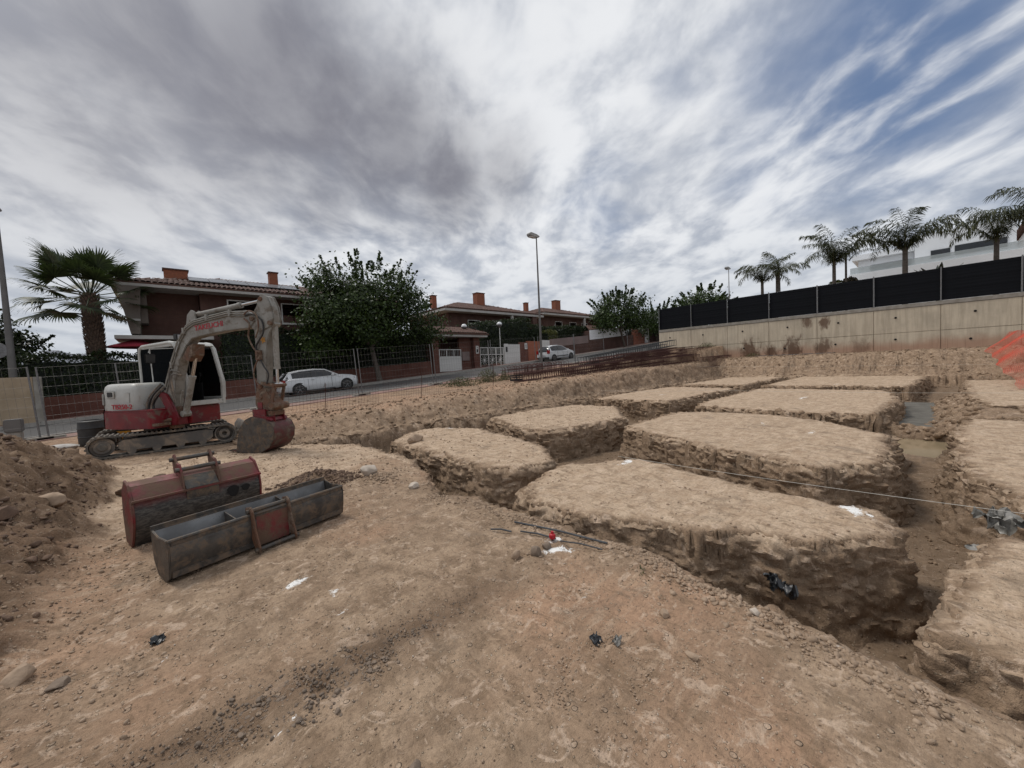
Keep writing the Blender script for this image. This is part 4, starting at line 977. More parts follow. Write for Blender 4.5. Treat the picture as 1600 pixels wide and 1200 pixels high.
for k in range(6):
    mb = MB(); mb.box(0, 1.0, 0, 1.7, .0, .04); o = mb.build('solar_panel', M['solar'], h1, bevel=.008); o.location = (1.55+k*1.03, .55+.0, 7.66); o.rotation_euler = (R(18), 0, 0)
# ground floor openings seen through the tree
B(5.5, 9.5, 29.0, 30.2, 3.9, 4.1, 'fascia', 'canopy'); window(h1, 6.2, .2, 1.9, 2.2, 1.6, .35); window(h1, 9.8, .2, 5.2, 1.5, 1.4, .5)

def villa(loc, label, k0):
    """two storey brick house with hipped tile roof; local: x along the street, front at y=0"""
    h = empty('brick_house', loc, 0, label, 'house'); mb = MB(); mb.box(0, 13, 0, 9, -2, 6.3); w_ = mb.build('wall', M['brick'], h, smooth=None)
    mb = MB(); mb.box(4.6, 12.9, -.01, 1.2, 3.75, 6.28); 
    # recessed balcony on the right half: projecting side piers and a parapet
    mb = MB(); mb.box(8.2, 12.99, -1.2, -.002, -2, 3.0); mb.build('porch_wall', M['brick'], h, smooth=None)
    mb = MB(); mb.box(8.2, 12.99, -1.2, -1.02, 3.12, 4.0); mb.build('balcony_parapet', M['brick'], h, smooth=None)
    mb = MB(); mb.box(8.1, 13.2, -1.35, -.003, 3.002, 3.118); mb.box(8.15, 13.05, -1.25, -.98, 4.003, 4.08); mb.build('balcony_slab', M['fascia'], h, bevel=.01)
    mb = MB(); mb.box(8.5, 8.8, -1.15, -.85, 4.083, 6.29); mb.build('column', M['fascia'], h, bevel=.01)
    mb = MB(); mb.box(12.2, 12.98, -1.15, -.004, 4.083, 6.29); mb.build('corner_pier', M['brick'], h, smooth=None)
    window(h, 2.6, 0, 4.25, 1.7, 1.35, .5); window(h, 6.1, 0, 4.15, 1.7, 1.45, .55); window(h, 9.2, 0, 3.3, 1.6, 2.3, .6, sill=False); window(h, 2.4, 0, .6, 1.8, 1.8, .4)
    hip_roof(h, 0, 13, 0, 9, 6.3, 1.25, 1.75, .3); chimney(h, 6.6, 3.2, 7.6, 1.25, .9, 2.0); chimney(h, .6, 4.2, 7.4, .6, .6, 1.5)
    mb = MB(); mb.box(-.5, 8.1, -.5, -.003, 3.0, 3.12); mb.build('string_course', M['fascia'], h)
    return h
villa((23.9, 36.4, 1.55), 'brick house with hipped roof behind the tall cypress hedge and gate house', 0)
villa((42.6, 39.4, 2.55), 'farther brick house up the street behind the small white car', 1)

# gate house
gh = empty('gate_house', (17, 28, zs(19)), 0, 'small brick gate house with tiled roof and white gate at the street', 'gate house')
def GB(x0, x1, y0, y1, z0, z1, m_, nm, bevel=0.):
    mb = MB(); mb.box(x0, x1, y0, y1, z0, z1); return mb.build(nm, M[m_], gh, bevel=bevel, smooth=None)
GB(-.4, .2, -.1, .5, -.1, 3.0, 'brickred', 'pier'); GB(3.85, 4.5, -.1, .5, -.1, 3.0, 'brickred', 'pier'); GB(2.55, 3.8, .3, .6, -.1, 2.99, 'brickred', 'front_wall')
GB(-.4, 4.5, 3.0, 3.3, -.1, 2.99, 'brickred', 'rear_wall'); GB(4.2, 4.49, .51, 2.99, -.1, 2.99, 'brickred', 'side_wall')
GB(-.9, 5.0, -.7, 3.9, 3.0, 3.25, 'fascia', 'eaves', .01)
tile_roof('roof', [(-1.0, -.8, 3.27), (5.1, -.8, 3.27), (4.2, 1.7, 4.0), (-.2, 1.7, 4.0)], M['terracotta'], gh)
tile_roof('roof', [(5.1, -.8, 3.27), (5.1, 4., 3.27), (4.2, 1.7, 4.0)], M['terracotta'], gh)
GB(2.75, 3.55, .2, .28, .95, 1.75, 'wallgrey', 'mail_box', .01)
def slat_gate(par, x0, x1, y, z0, z1, solid_to, nbar, name='gate'):
    mb = MB(); mb.box(x0, x1, y, y+.05, z1-.06, z1); mb.box(x0, x1, y, y+.05, solid_to, solid_to+.06); mb.box(x0, x0+.06, y, y+.05, z0, z1-.062); mb.box(x1-.06, x1, y, y+.05, z0, z1-.062)
    for k in (1, 2): xx = x0+(x1-x0)*k/3; mb.box(xx-.03, xx+.03, y, y+.05, solid_to+.062, z1-.062)
    g_ = mb.build(name, M['frame'], par)
    n = int((x1-x0-.14)/.12)
    pl = None
    for k in range(n):
        a = x0+.07+k*(x1-x0-.14)/n
        if pl is None: m2 = MB(); m2.box(0, (x1-x0-.14)/n-.008, .0, .03, z0+.02, solid_to-.003); pl = m2.build('board', M['frame'], g_); o = pl
        else: o = pl.copy(); COL.objects.link(o)
        o.location = (a, y+.01, 0)
    m3 = MB()
    for k in range(nbar): a = x0+.08+k*(x1-x0-.16)/(nbar-1); m3.box(a-.008, a+.008, y+.02, y+.035, solid_to+.06, z1-.06)
    m3.build('bars', M['frame'], g_)
slat_gate(gh, .25, 2.5, -.02, .05, 1.95, 1.3, 14)
# sign plate on the gate house pier
mb = MB(); mb.box(4.05, 4.35, -.13, -.103, 1.55, 2.25); mb.build('house_sign', M['frame'], gh); mb = MB(); mb.box(4.11, 4.29, -.137, -.133, 1.65, 1.95); mb.lathe([(.001, -.137), (.05, -.136), (.05, -.133)], c=(4.2, 0, 2.08), n=10, axis='y'); mb.build('sign_mark', M['dark'], gh)

# boundary walls, gates and panels on the far side of the street (y = 28)
def bwall(x0, x1, h0, label, m_='brick', y=28.02, th=.3, cap=None, name='boundary_wall'):
    root = empty(name, (x0, y, 0), 0, label, 'wall'); mb = MB(); n = max(int((x1-x0)/2), 1)
    xs = [x0+(x1-x0)*i/n for i in range(n+1)]; v = []
    for x in xs: z = zs(x); v += [(x-x0, 0, z-.3), (x-x0, th, z-.3), (x-x0, th, z+h0), (x-x0, 0, z+h0)]
    f = [(i*4+k, i*4+(k+1) % 4, (i+1)*4+(k+1) % 4, (i+1)*4+k) for i in range(n) for k in range(4)]+[(0, 1, 2, 3), tuple(n*4+k for k in (3, 2, 1, 0))]
    mb.add(v, f); mb.build('wall_body', M[m_], root, smooth=None)
    if cap:
        mb = MB(); v = []
        for x in xs: z = zs(x)+h0+.003; v += [(x-x0, -.05, z), (x-x0, th+.05, z), (x-x0, th+.05, z+.08), (x-x0, -.05, z+.08)]
        mb.add(v, f); mb.build('coping', M[cap], root, smooth=None)
    return root
bwall(-18, 16.55, 1.15, 'low red brick wall under the dark hedges, running behind the excavator and white hatchback', 'brickred')
bwall(21.6, 23.95, .25, 'low plinth under the decorated white gate', 'brickred')
g1 = empty('ornamental_gate', (21.6, 28.02, zs(22.8)), 0, 'white ornamental sliding gate with star shapes beside the gate house', 'gate')
mb = MB(); W1 = 2.9
for zz in (.12, 1.15, 1.8): mb.box(0, W1, 0, .05, zz, zz+.06)
for k in range(4): xx = k*(W1-.06)/3; mb.box(xx, xx+.06, -.002, .052, .05, 1.87)
mb.build('gate_frame', M['frame'], g1)
for k in range(3):
    c_ = (W1-.06)*(k+.5)/3+.03; mb = MB()
    for a in range(6): t = a*math.pi/6; mb.bar((c_-math.cos(t)*.42, .025, .66-math.sin(t)*.44), (c_+math.cos(t)*.42, .025, .66+math.sin(t)*.44), .025, .02)
    mb.lathe([(.001, .0), (.1, .005), (.1, .04), (.001, .045)], c=(c_, 0, .66), n=8, axis='y'); mb.build('star_ornament', M['frame'], g1)
    mb = MB()
    for q in range(6): xx = c_-.38+q*.15; mb.box(xx, xx+.018, .01, .03, 1.21, 1.8)
    mb.build('bars', M['frame'], g1)
g2 = empty('white_gate', (24.55, 28.0, zs(25.6)), 0, 'plain white boarded gate right of the ornamental gate, with a letter slot', 'gate')
bd = None
for k in range(14):
    if bd is None: mb = MB(); mb.box(0, .145, 0, .04, .05, 1.95); bd = mb.build('board', M['frame'], g2); o = bd
    else: o = bd.copy(); COL.objects.link(o)
    o.location = (k*.15, 0, 0)
mb = MB(); mb.box(0, .5, -.05, -.003, .05, 2.0); mb.build('gate_post', M['frame'], g2, bevel=.01); mb = MB(); mb.box(.15, .38, -.07, -.053, 1.2, 1.7); mb.build('intercom', M['dark'], g2)
def panel(name, x, w, z0, z1, m_, label, cat, y=28.0):
    r_k = empty(name, (x, y, zs(x+w/2)), 0, label, cat); mb = MB(); mb.box(0, w, 0, .3, z0, z1); mb.build('panel_body', M[m_], r_k, bevel=.01, smooth=None); return r_k
panel('brick_pier', 26.75, 1.0, -.2, 2.05, 'brickred', 'dark brick pier with a small sign between white gate and orange brick panel', 'pier')
sg = empty('house_number_sign', (27.3, 27.96, zs(27.2)+1.35), 0, 'small white sign with dark figure on the brick pier by the orange panel', 'sign'); mb = MB(); mb.box(0, .36, 0, .03, 0, .6); mb.build('sign_plate', M['frame'], sg); mb = MB(); mb.box(.13, .23, -.006, -.002, .1, .33); mb.box(.1, .26, -.006, -.002, .36, .46); mb.build('figure', M['dark'], sg)
panel('orange_brick_wall', 27.8, 2.0, -.2, 2.05, 'orangewall', 'orange brick panel beside the dark pier, left of the white door', 'wall')
dr = empty('white_door', (29.85, 28.0, zs(30.5)), 0, 'narrow white boarded garden door beside the orange brick panel', 'door')
bd = None
for k in range(8):
    if bd is None: mb = MB(); mb.box(0, .15, 0, .05, .05, 2.05); bd = mb.build('board', M['frame'], dr); o = bd
    else: o = bd.copy(); COL.objects.link(o)
    o.location = (k*.157, 0, 0)
bwall(31.15, 38.0, 1.2, 'brown brick wall with a mauve rendered band above the small white car', 'brick')
mb = MB(); mb.add([(31.4, 27.96, zs(31.4)+1.22), (38, 27.96, zs(38)+1.22), (38, 28.3, zs(38)+1.22), (31.4, 28.3, zs(31.4)+1.22), (31.4, 27.96, zs(31.4)+2.1), (38, 27.96, zs(38)+2.1), (38, 28.3, zs(38)+2.1), (31.4, 28.3, zs(31.4)+2.1)], [(0, 3, 2, 1), (4, 5, 6, 7), (0, 1, 5, 4), (1, 2, 6, 5), (2, 3, 7, 6), (3, 0, 4, 7)])
o = mb.build('rendered_wall', M['wallgrey'], None, smooth=None); tag(o, 'mauve rendered parapet on the brick wall above the small white car', 'wall')
sg = empty('house_number_sign', (31.7, 27.93, zs(31.7)+.8), 0, 'tiny white square sign on the brick wall left of the small white car', 'sign'); mb = MB(); mb.box(0, .36, 0, .03, 0, .36); mb.build('sign_plate', M['frame'], sg); mb = MB(); mb.box(.12, .24, -.006, -.002, .1, .26); mb.build('figure', M['dark'], sg)
bwall(38.4, 48.3, 1.5, 'brown brick wall under the long white panel behind the far tree', 'brick')
wp = empty('white_screen', (38.4, 28, 0), 0, 'long white screen panel above the brick wall behind the far mulberry', 'screen')
for k in range(4):
    x0, x1 = k*2.0, k*2.0+1.96; z0, z1 = zs(38.4+x0)+1.55, zs(38.4+x1)+1.55; mb = MB(); mb.add([(x0, .0, z0), (x1, .0, z1), (x1, .06, z1), (x0, .06, z0), (x0, 0, z0+1.15), (x1, 0, z1+1.15), (x1, .06, z1+1.15), (x0, .06, z0+1.15)], [(0, 3, 2, 1), (4, 5, 6, 7), (0, 1, 5, 4), (1, 2, 6, 5), (2, 3, 7, 6), (3, 0, 4, 7)]); mb.build('panel', M['housewhite'], wp)
panel('orange_brick_wall', 48.4, 3.0, -.2, 2.2, 'orangewall', 'orange brick panel at the far end of the street left of the concrete wall', 'wall')
panel('white_post', 51.5, .9, -.2, 2.4, 'housewhite', 'white gate post right of the far orange panel', 'post')
bwall(52.5, 75, 2.2, 'far brown brick wall just left of the concrete retaining wall', 'brick')
# small tiled porch roof behind the white screen
pr_ = empty('garden_shed', (40, 29.2, zs(40)), 0, 'low tiled shed roof showing above the white screen panel', 'shed'); mb = MB(); mb.box(0, 5, 0, 2.5, 0, 2.7); mb.build('wall', M['brick'], pr_); tile_roof('roof', [(-.3, -.3, 2.72), (5.3, -.3, 2.72), (4.0, 1.2, 3.4), (1.0, 1.2, 3.4)], M['terracotta'], pr_)

# white modern house and low white building on the hill
wh = empty('modern_house', (52, 0, 4), 0, 'white cubic modern house with black strip windows above the black fence', 'house')
def WB(x0, x1, y0, y1, z0, z1, m_='housewhite', nm='wall', bevel=.01):
    mb = MB(); mb.box(x0-52, x1-52, y0, y1, z0-4, z1-4); return mb.build(nm, M[m_], wh, bevel=bevel, smooth=None)
WB(52, 62, 1.35, 5.2, 4, 10.35); WB(51.3, 62, 1.33, 5.6, 10.36, 10.85, nm='roof_slab')
WB(51.2, 62, -4.35, 1.3, 4, 11.6, nm='wall'); 
WB(51.94, 52.05, 1.5, 4.3, 9.1, 9.78, 'pane', 'window'); WB(51.14, 51.25, -.85, .3, 9.35, 10.05, 'pane', 'window'); WB(51.14, 51.25, -3.9, -1.1, 9.35, 10.15, 'pane', 'window')
WB(49.2, 49.5, -6, 5.6, 4, 8.75, nm='terrace_wall'); WB(49.6, 51.19, -6, 5.5, 8.4, 8.6, nm='terrace_floor')
mb = MB(); mb.box(49.3-52, 49.34-52, -5.9, 5.5, 8.752-4, 9.35-4); gm2 = glass_mat('balustrade_glass', (.5, .55, .56), .55); mb.build('glass_balustrade', gm2, wh)
lw = empty('low_white_building', (40, 8, 4.1), 0, 'low white flat roofed building behind the leftmost palms', 'building'); mb = MB(); mb.prism([(-2.5, 0), (1.9, 0), (1.9, 3.0), (-2.5, 3.0)], 3., 8., axis='x'); mb.build('wall', M['housewhite'], lw, bevel=.02); mb = MB(); mb.box(2.9, 8.2, -2.7, 2.0, 3.003, 3.22); mb.build('roof_edge', M['housewhite'], lw, bevel=.02)
h4 = empty('hill_house', (60, -6, 4), 0, 'pale house with a dark sloping roof high at the right edge of the photo', 'house'); mb = MB(); mb.box(0, 10, -8, 0, 0, 8.6); mb.build('wall', M['housewhite'], h4); mb = MB(); mb.prism([(-8.6, 8.75), (.5, 8.75), (.5, 8.9), (-4, 9.9), (-8.6, 8.9)], -.6, 10.6, axis='x'); mb.build('roof', M['brick'], h4)

# red parasol
pa_ = empty('parasol', (-.95, 29.9, 0), 0, 'crimson garden parasol open behind the hedge under the house canopy', 'parasol')
mb = MB(); n = 8; v = [(0, 0, 4.02)]
for k in range(n): a = 2*math.pi*k/n; v.append((1.25*math.cos(a), 1.25*math.sin(a), 3.62))
for k in range(n): a = 2*math.pi*k/n; v.append((1.24*math.cos(a), 1.24*math.sin(a), 3.54))
mb.add(v, [(0, 1+k, 1+(k+1) % n) for k in range(n)]+[(1+k, 9+k, 9+(k+1) % n, 1+(k+1) % n) for k in range(n)]); mb.build('canopy', M['tent'], pa_, smooth=None)
mb = MB(); mb.tube([(0, 0, .3), (0, 0, 3.95)], .025, 6); mb.build('pole', M['polelt'], pa_)
mb = MB(); 
for k in range(8): a = 2*math.pi*k/8; mb.bar((0, 0, 3.9), (1.22*math.cos(a), 1.22*math.sin(a), 3.56), .015)
mb.build('ribs', M['wood'], pa_)

# ---------------------------------------------------------------- street furniture
def street_lamp(x, y, z, h, label, m_='pole', head_dir=1, r=.085):
    root = empty('street_lamp', (x, y, z), 0, label, 'street lamp', None)
    mb = MB(); mb.tube([(0, 0, 0), (0, 0, .35), (0, 0, .36), (0, 0, h)], [r*1.2, r*1.2, r, r*.45], 12); mb.build('pole', M[m_], root)
    mb = MB(); mb.box(-.16, .16, -.16, .16, -.02, .02); mb.build('base_plate', M['steel'], root)
    mb = MB(); hd = head_dir; mb.prism([(-.12*hd, h-.05), (.12*hd, h+.0), (.16*hd, h+.08), (-.1*hd, h+.16), (-.62*hd, h+.20), (-.72*hd, h+.1), (-.68*hd, h-.02)], -.17, .17, axis='y'); mb.build('lamp_head', M['polelt'], root, bevel=.02)
    mb = MB(); mb.box(min(-.62*hd, -.2*hd), max(-.62*hd, -.2*hd), -.13, .13, h-.07, h-.04); mb.build('lamp_lens', M['globe'], root); return root
street_lamp(18.1, 17.05, zs(18.1)+.05, 8.35, 'tall grey street lamp on the near pavement in front of the far houses', 'pole')
ll = street_lamp(-4.75, 26.6, zs(-4.8), 9.2, 'thick grey lamp post at the left edge with the back of a round sign', 'pole', 1, .14)
mb = MB(); mb.lathe([(.001, -.02), (.32, -.02), (.33, .0), (.30, .02), (.001, .02)], c=(-.35, -.05, 3.3), n=24, axis='y'); mb.box(-.35, -.05, -.02, .02, 3.2, 3.24); mb.box(-.35, -.05, -.02, .02, 3.4, 3.44); mb.build('round_sign', M['steel'], ll)
street_lamp(44, 14.4, 4.2, 6.3, 'smaller street lamp rising behind the left part of the black fence', 'polelt', 1, .07)
def globe_lamp(x, y, z, h, label):
    root = empty('globe_lamp', (x, y, z), 0, label, 'garden lamp', 'white globe lamps by the gates'); mb = MB(); mb.tube([(0, 0, 0), (0, 0, h-.25)], [.045, .035], 8); mb.build('pole', M['frame'], root)
    mb = MB(); mb.lathe([(.001, h+.27)]+[(.27*math.sin(t), h+.27*math.cos(t)) for t in (.3, .6, .9, 1.2, 1.5)]+[(.262, h+.0)], n=18); mb.build('globe', M['globe'], root)
    mb = MB(); mb.lathe([(.27, h-.005), (.24, h-.13), (.12, h-.22), (.05, h-.3)], n=18); mb.build('reflector', M['steel'], root)
globe_lamp(20.6, 28.9, zs(20.4), 3.95, 'white globe lamp rising just behind the gate house roof')
globe_lamp(24.25, 28.2, zs(24.2), 3.95, 'white globe lamp between the ornamental gate and the plain white gate')
bo = empty('bollard', (-3.15, 17.2, zs(-3.2)-.05), 0, 'short grey concrete bollard beside the kerb at the left', 'bollard'); mb = MB(); mb.box(-.14, .14, -.12, .12, 0, .42); mb.build('post_body', M['conc'], bo, bevel=.02); mb = MB(); mb.box(-.16, .16, -.14, .14, .423, .78); mb.build('bollard_cap', M['pole'], bo, bevel=.02)
# hoarding board and bent frame at the left
hb = empty('board_hoarding', (-6.72, 26.05, zs(-4.5)+.12), 0, 'beige plywood hoarding behind the mesh fence at the left edge', 'hoarding')
pl = None
for k in range(3):
    if pl is None: mb = MB(); mb.box(0, 1.10, 0, .04, .03, 2.0); pl = mb.build('plywood_sheet', M['wood'], hb, bevel=.004); o = pl
    else: o = pl.copy(); COL.objects.link(o)
    o.location = (k*1.11-.75, 0, 0)
mb = MB(); mb.box(2.58, 2.82, -.04, .08, 0, 2.0); mb.build('end_post', M['conc'], hb, bevel=.01)

# ---------------------------------------------------------------- temporary mesh fence panels
WIRE = None
def mesh_panel_mesh(w, h, dx, dz, r):
    mb = MB()
    n = int(w/dx)
    def tri(p0, p1):
        p0 = Vector(p0); p1 = Vector(p1); d = (p1-p0).normalized(); x, y = frame_of(d); b0 = len(mb.v)
        for p in (p0, p1):
            for k in range(3): a = 2.094*k; mb.v.append(tuple(p+(x*math.cos(a)+y*math.sin(a))*r))
        for k in range(3): mb.f.append((b0+k, b0+(k+1) % 3, b0+3+(k+1) % 3, b0+3+k))
    for k in range(n+1): x = w*k/n; tri((x, 0, .1), (x, 0, h-.02))
    m_ = int((h-.12)/dz)
    for k in range(m_+1): z = .1+(h-.12)*k/m_; tri((0, .006, z), (w, .006, z))
    return mb
def fence_panel(x, y, w, label, h=2.0, rz=0., tilt=0., z=None):
    global WIRE
    root = empty('mesh_fence_panel', (x, y, zs(x+w/2)+.02 if z is None else z), rz, label, 'fence panel', 'temporary wire mesh fence panels along the kerb')
    root.rotation_euler = (tilt, -math.atan(.055) if z is None else 0, rz)
    if WIRE is None or w != 3.5: W_ = mesh_panel_mesh(w, h, .14, .26, 0.0025).build('wire_mesh', M['wire'], root, smooth=None); WIRE = W_ if w == 3.5 else WIRE
    else: o = WIRE.copy(); COL.objects.link(o); o.parent = root
    for xx in (0, w): mb = MB(); mb.tube([(xx, 0, -.05), (xx, 0, h)], .021, 8); mb.build('post', M['steel'], root)
    for xx in (-.25, w-.3):
        mb = MB(); mb.prism([(xx, -.08), (xx+.6, -.08), (xx+.55, .06), (xx+.05, .06)], -.11, .11, axis='y'); mb.build('concrete_foot', M['conc'], root, bevel=.01)
FQ = 16.55
fence_panel(-6.1, FQ, 3.5, 'mesh fence panel at the left edge in front of the plywood hoarding')
fence_panel(-2.45, FQ, 3.5, 'mesh fence panel left of and behind the excavator body')
fence_panel(-.95, FQ+.35, 3.5, 'mesh fence panel behind the excavator cab')
fence_panel(2.65, FQ, 3.5, 'mesh fence panel in front of the white hatchback')
fence_panel(6.3, FQ, 3.5, 'mesh fence panel in front of the mulberry trunk')
fence_panel(9.95, FQ, 3.5, 'mesh fence panel in front of the gate house')
fence_panel(13.6, FQ, 3.5, 'mesh fence panel in front of the ornamental gate')
fence_panel(17.4, FQ, 3.5, 'mesh fence panel beside the tall street lamp')
fence_panel(21.2, FQ+.2, 3.5, 'mesh fence panel in front of the small white car')
fence_panel(28.2, FQ+.3, 3.5, 'mesh fence panel beside the far end of the rebar cages')
bp = empty('bent_fence_frame', (-4.0, 15.2, zs(-4)), 0, 'bent galvanised fence frame with crooked post at the left edge', 'fence frame')
mb = MB(); mb.tube([(-1.6, 0, 1.75), (.05, 0, 1.78), (.25, 0, 1.7), (.42, 0, 1.1), (.62, 0, .6), (.40, 0, .25), (-.1, -.1, -.05)], .024, 8); mb.tube([(-1.6, 0, .55), (.6, 0, .6)], .018, 6); mb.build('bent_tube', M['steel'], bp)
mesh_panel_mesh(1.6, 1.7, .12, .2, .0035).build('wire_mesh', M['wire'], bp, X=Matrix.Translation((-1.6, .02, .05)), smooth=None)
mb = MB(); mb.bar((.2, 0, .35), (1.1, -.6, -.03), .05, .05); mb.build('strut', M['steel'], bp)
# low reddish reinforcing mesh standing along the inner verge
def low_mesh(x, y, w, label, rz=0.):
    root = empty('low_mesh_sheet', (x, y, zat(x+w/2, y)-.03), rz, label, 'wire mesh', 'low rusty mesh sheets along the bank'); root.rotation_euler = (.1, 0, rz)
    mesh_panel_mesh(w, .75, .1, .1, .003).build('wire_mesh', M['rebar'], root, smooth=None); mb = MB(); mb.tube([(w*.45, -.02, -.1), (w*.45, -.02, .95)], .01, 6); mb.build('stake', M['rebar'], root)
low_mesh(2.3, 12.9, 3.2, 'low rusty mesh sheet right of the excavator bucket with a thin stake', .05)
low_mesh(5.7, 13.1, 3.4, 'low rusty mesh sheet along the bank under the double fence posts', .04)
low_mesh(9.4, 13.3, 3.4, 'low rusty mesh sheet along the bank towards the weeds', .04)

# ---------------------------------------------------------------- reinforcement cages on the verge
def cage(x, y, z, L, w, h, m_, label, rz=0., sp=.22, group='reinforcement cages stacked on the verge', r=.009, ry=0.):
    root = empty('rebar_cage', (x, y, z), rz, label, 'rebar cage', group); root.rotation_euler = (0, ry, rz)
    mb = MB()
    for yy in (-w/2, 0, w/2):
        for zz in (0, h): mb.bar((0, yy, zz), (L, yy, zz), r*1.8, r*1.8)
    mb.build('long_bar', M[m_], root, smooth=None)
    n = int(L/sp); st = None
    for k in range(min(n+1, 60)):
        if st is None:
            m2 = MB(); w2, h2 = w/2+.015, h+.015
            for a, b_ in (((0, -w2, -.015), (0, w2, -.015)), ((0, w2, -.015), (0, w2, h2)), ((0, w2, h2), (0, -w2, h2)), ((0, -w2, h2), (0, -w2, -.015))): m2.bar(a, b_, r*1.5, r*1.5)
            st = m2.build('stirrup', M[m_], root, smooth=None); o = st
        else: o = st.copy(); COL.objects.link(o)
        o.location = (k*sp, 0, 0)
    return root
ry_ = -math.atan(.045)
# short legged mats (upright starter cages) at the left end
for i, (x, y) in enumerate(((13.6, 14.9), (14.6, 14.5))):
    root = empty('starter_cage', (x, y, zat(x, y)), 0, ('bundle of upright starter bars at the left end of the cages', 'second bundle of upright starter bars closer to the trench')[i], 'rebar cage', 'bundles of upright starter bars')
    b0 = None
    for k in range(15):
        for j in range(4):
            if b0 is None: m2 = MB(); m2.tube([(0, 0, 0), (0, 0, .55), (.0, .03, .6), (0, .14, .62)], .013, 5); b0 = m2.build('upright_bar', M['rebar'], root); o = b0
            else: o = b0.copy(); COL.objects.link(o)
            o.location = (k*.22+random.uniform(-.03, .03), j*.3+random.uniform(-.03, .03), random.uniform(-.04, .05)+k*.011)
    mb = MB()
    for zz in (.12, .45):
        for j in range(4): mb.bar((-.1, j*.3, zz), (3.3, j*.3, zz+.15), .022, .022)
    mb.build('long_bar', M['rebar'], root, smooth=None)
ra = .013
def zc(x, y, d): return zat(x, y)+d
cage(18.6, 14.2, zc(18.6, 14.2, .30), 12.0, .55, .42, 'rebargrey', 'long grey ladder like cage lying on top of the stack by the wall', .0, .30, ry=-math.atan(.098), r=ra)
cage(20.2, 15.0, zc(20, 15, .15), 11.0, .5, .45, 'rebargrey', 'long grey cage behind the topmost one', .02, .30, ry=-math.atan(.08), r=ra)
for (x, y, dz, L_, h_, lb_, ry2) in ((12.6, 13.4, .06, 9, .36, 'rusty cage nearest the trench at the left end of the stack', .045), (15.5, 12.9, .05, 11, .40, 'rusty cage lying on the bank edge in front of the grey cages', .045), (16.5, 13.8, .08, 12, .40, 'rusty cage under the left end of the long grey ladder cage', .05),
        (18.5, 13.2, .38, 10, .38, 'rusty cage lying across two others below the grey ladder cage', .06), (22.5, 12.3, .05, 10.5, .42, 'rusty cage towards the concrete wall on the bank edge', .03), (21.5, 13.4, .42, 11.5, .40, 'rusty cage behind the bank edge one near the concrete wall', .045), (23.5, 12.6, .48, 10.0, .42, 'rusty cage on top of two others near the left end of the wall', .04), (29.5, 11.4, .05, 4.6, .7, 'dark rusty cage tilted against the bank before the concrete wall', .02)):
    cage(x, y, zc(x, y, dz), L_, .6, h_, 'rebar', lb_, 0, .17, ry=-math.atan(ry2), r=ra)
cr = empty('black_crate', (12.9, 13.9, zat(12.9, 13.9)), .3, 'small black plastic crate beside the weeds on the verge', 'crate')
mb = MB()
for (a, b_, c_, d) in ((-.3, .3, -.2, -.18), (-.3, .3, .18, .2), (-.3, -.28, -.178, .178), (.28, .3, -.178, .178)):
    mb.box(a, b_, c_, d, 0, .08); mb.box(a, b_, c_, d, .13, .17); mb.box(a, b_, c_, d, .22, .28)
for a in (-.29, .27):
    for c_ in (-.19, .17): mb.box(a, a+.02, c_, c_+.02, 0, .27)
mb.build('crate_wall', M['black'], cr); mb = MB(); mb.box(-.28, .28, -.18, .18, .01, .03); mb.build('crate_floor', M['black'], cr)

# ---------------------------------------------------------------- orange safety net at the right
net = empty('safety_net', (24, -2.6, 0), 0, 'orange plastic safety net draped down the bank at the right edge', 'safety net')
def netp(u, w):
    x = 19.5+11.*u; zt = .25+1.85*sstep(np.array([u]), -.1, .8)[0]; y = -1.75-.75*w-.05*math.sin(u*11)+.05*math.sin(u*27+w*5)
    zb_ = .12+1.1*u; return np.array([x, y, zb_+max(zt-zb_, .08)*w+.02*math.sin(u*31+w*9)*(1-w)])
NU, NW = 60, 22; G_ = np.array([[netp(i/NU, j/NW) for j in range(NW+1)] for i in range(NU+1)])
def ribbon_net(G_, sub, wid):
    v = []; f = []
    def interp(i, j): i0 = min(int(i), G_.shape[0]-2); j0 = min(int(j), G_.shape[1]-2); a, b_ = i-i0, j-j0; return G_[i0, j0]*(1-a)*(1-b_)+G_[i0+1, j0]*a*(1-b_)+G_[i0, j0+1]*(1-a)*b_+G_[i0+1, j0+1]*a*b_
    for i in np.arange(0, G_.shape[0]-1+1e-6, 1/sub[0]):
        for j in range(G_.shape[1]-1):
            p, q = interp(i, j), interp(i, j+1); b0 = len(v); e_ = np.array([wid*.5, wid*1.1, 0]); v += [p-e_, p+e_, q+e_, q-e_]; f.append((b0, b0+1, b0+2, b0+3))
    for j in np.arange(0, G_.shape[1]-1+1e-6, 1/sub[1]):
        for i in range(G_.shape[0]-1):
            p, q = interp(i, j), interp(i+1, j); d = np.array([0, wid, wid*.8]); b0 = len(v); v += [p-d, p+d, q+d, q-d]; f.append((b0, b0+1, b0+2, b0+3))
    return np.array(v), np.array(f)
nv, nf_ = ribbon_net(G_, (1.3, 1.1), .006); nv = nv-np.array([24, -2.6, 0]); np_mesh('net_mesh', nv, nf_, M['orange'], net)
for k, (x, y, h_, ln) in enumerate(((17.2, -2.05, 1.35, .10), (21.5, -2.9, 1.9, .05), (26.5, -3.1, 1.5, -.03))):
    mb = MB(); mb.tube([(0, 0, -.3), (ln*1.2, ln, h_)], .014, 6); mb.tube([(ln*1.2-.04, ln, h_-.02), (ln*1.2+.04, ln, h_-.02)], .02, 6); o = mb.build('rebar_stake', M['rebar']); o.location = (x, y, zat(x, y)); tag(o, ('rusty stake standing nearest in front of the orange net', 'rusty stake in the middle of the orange net', 'rusty stake behind the orange net by the wall')[k], 'stake')
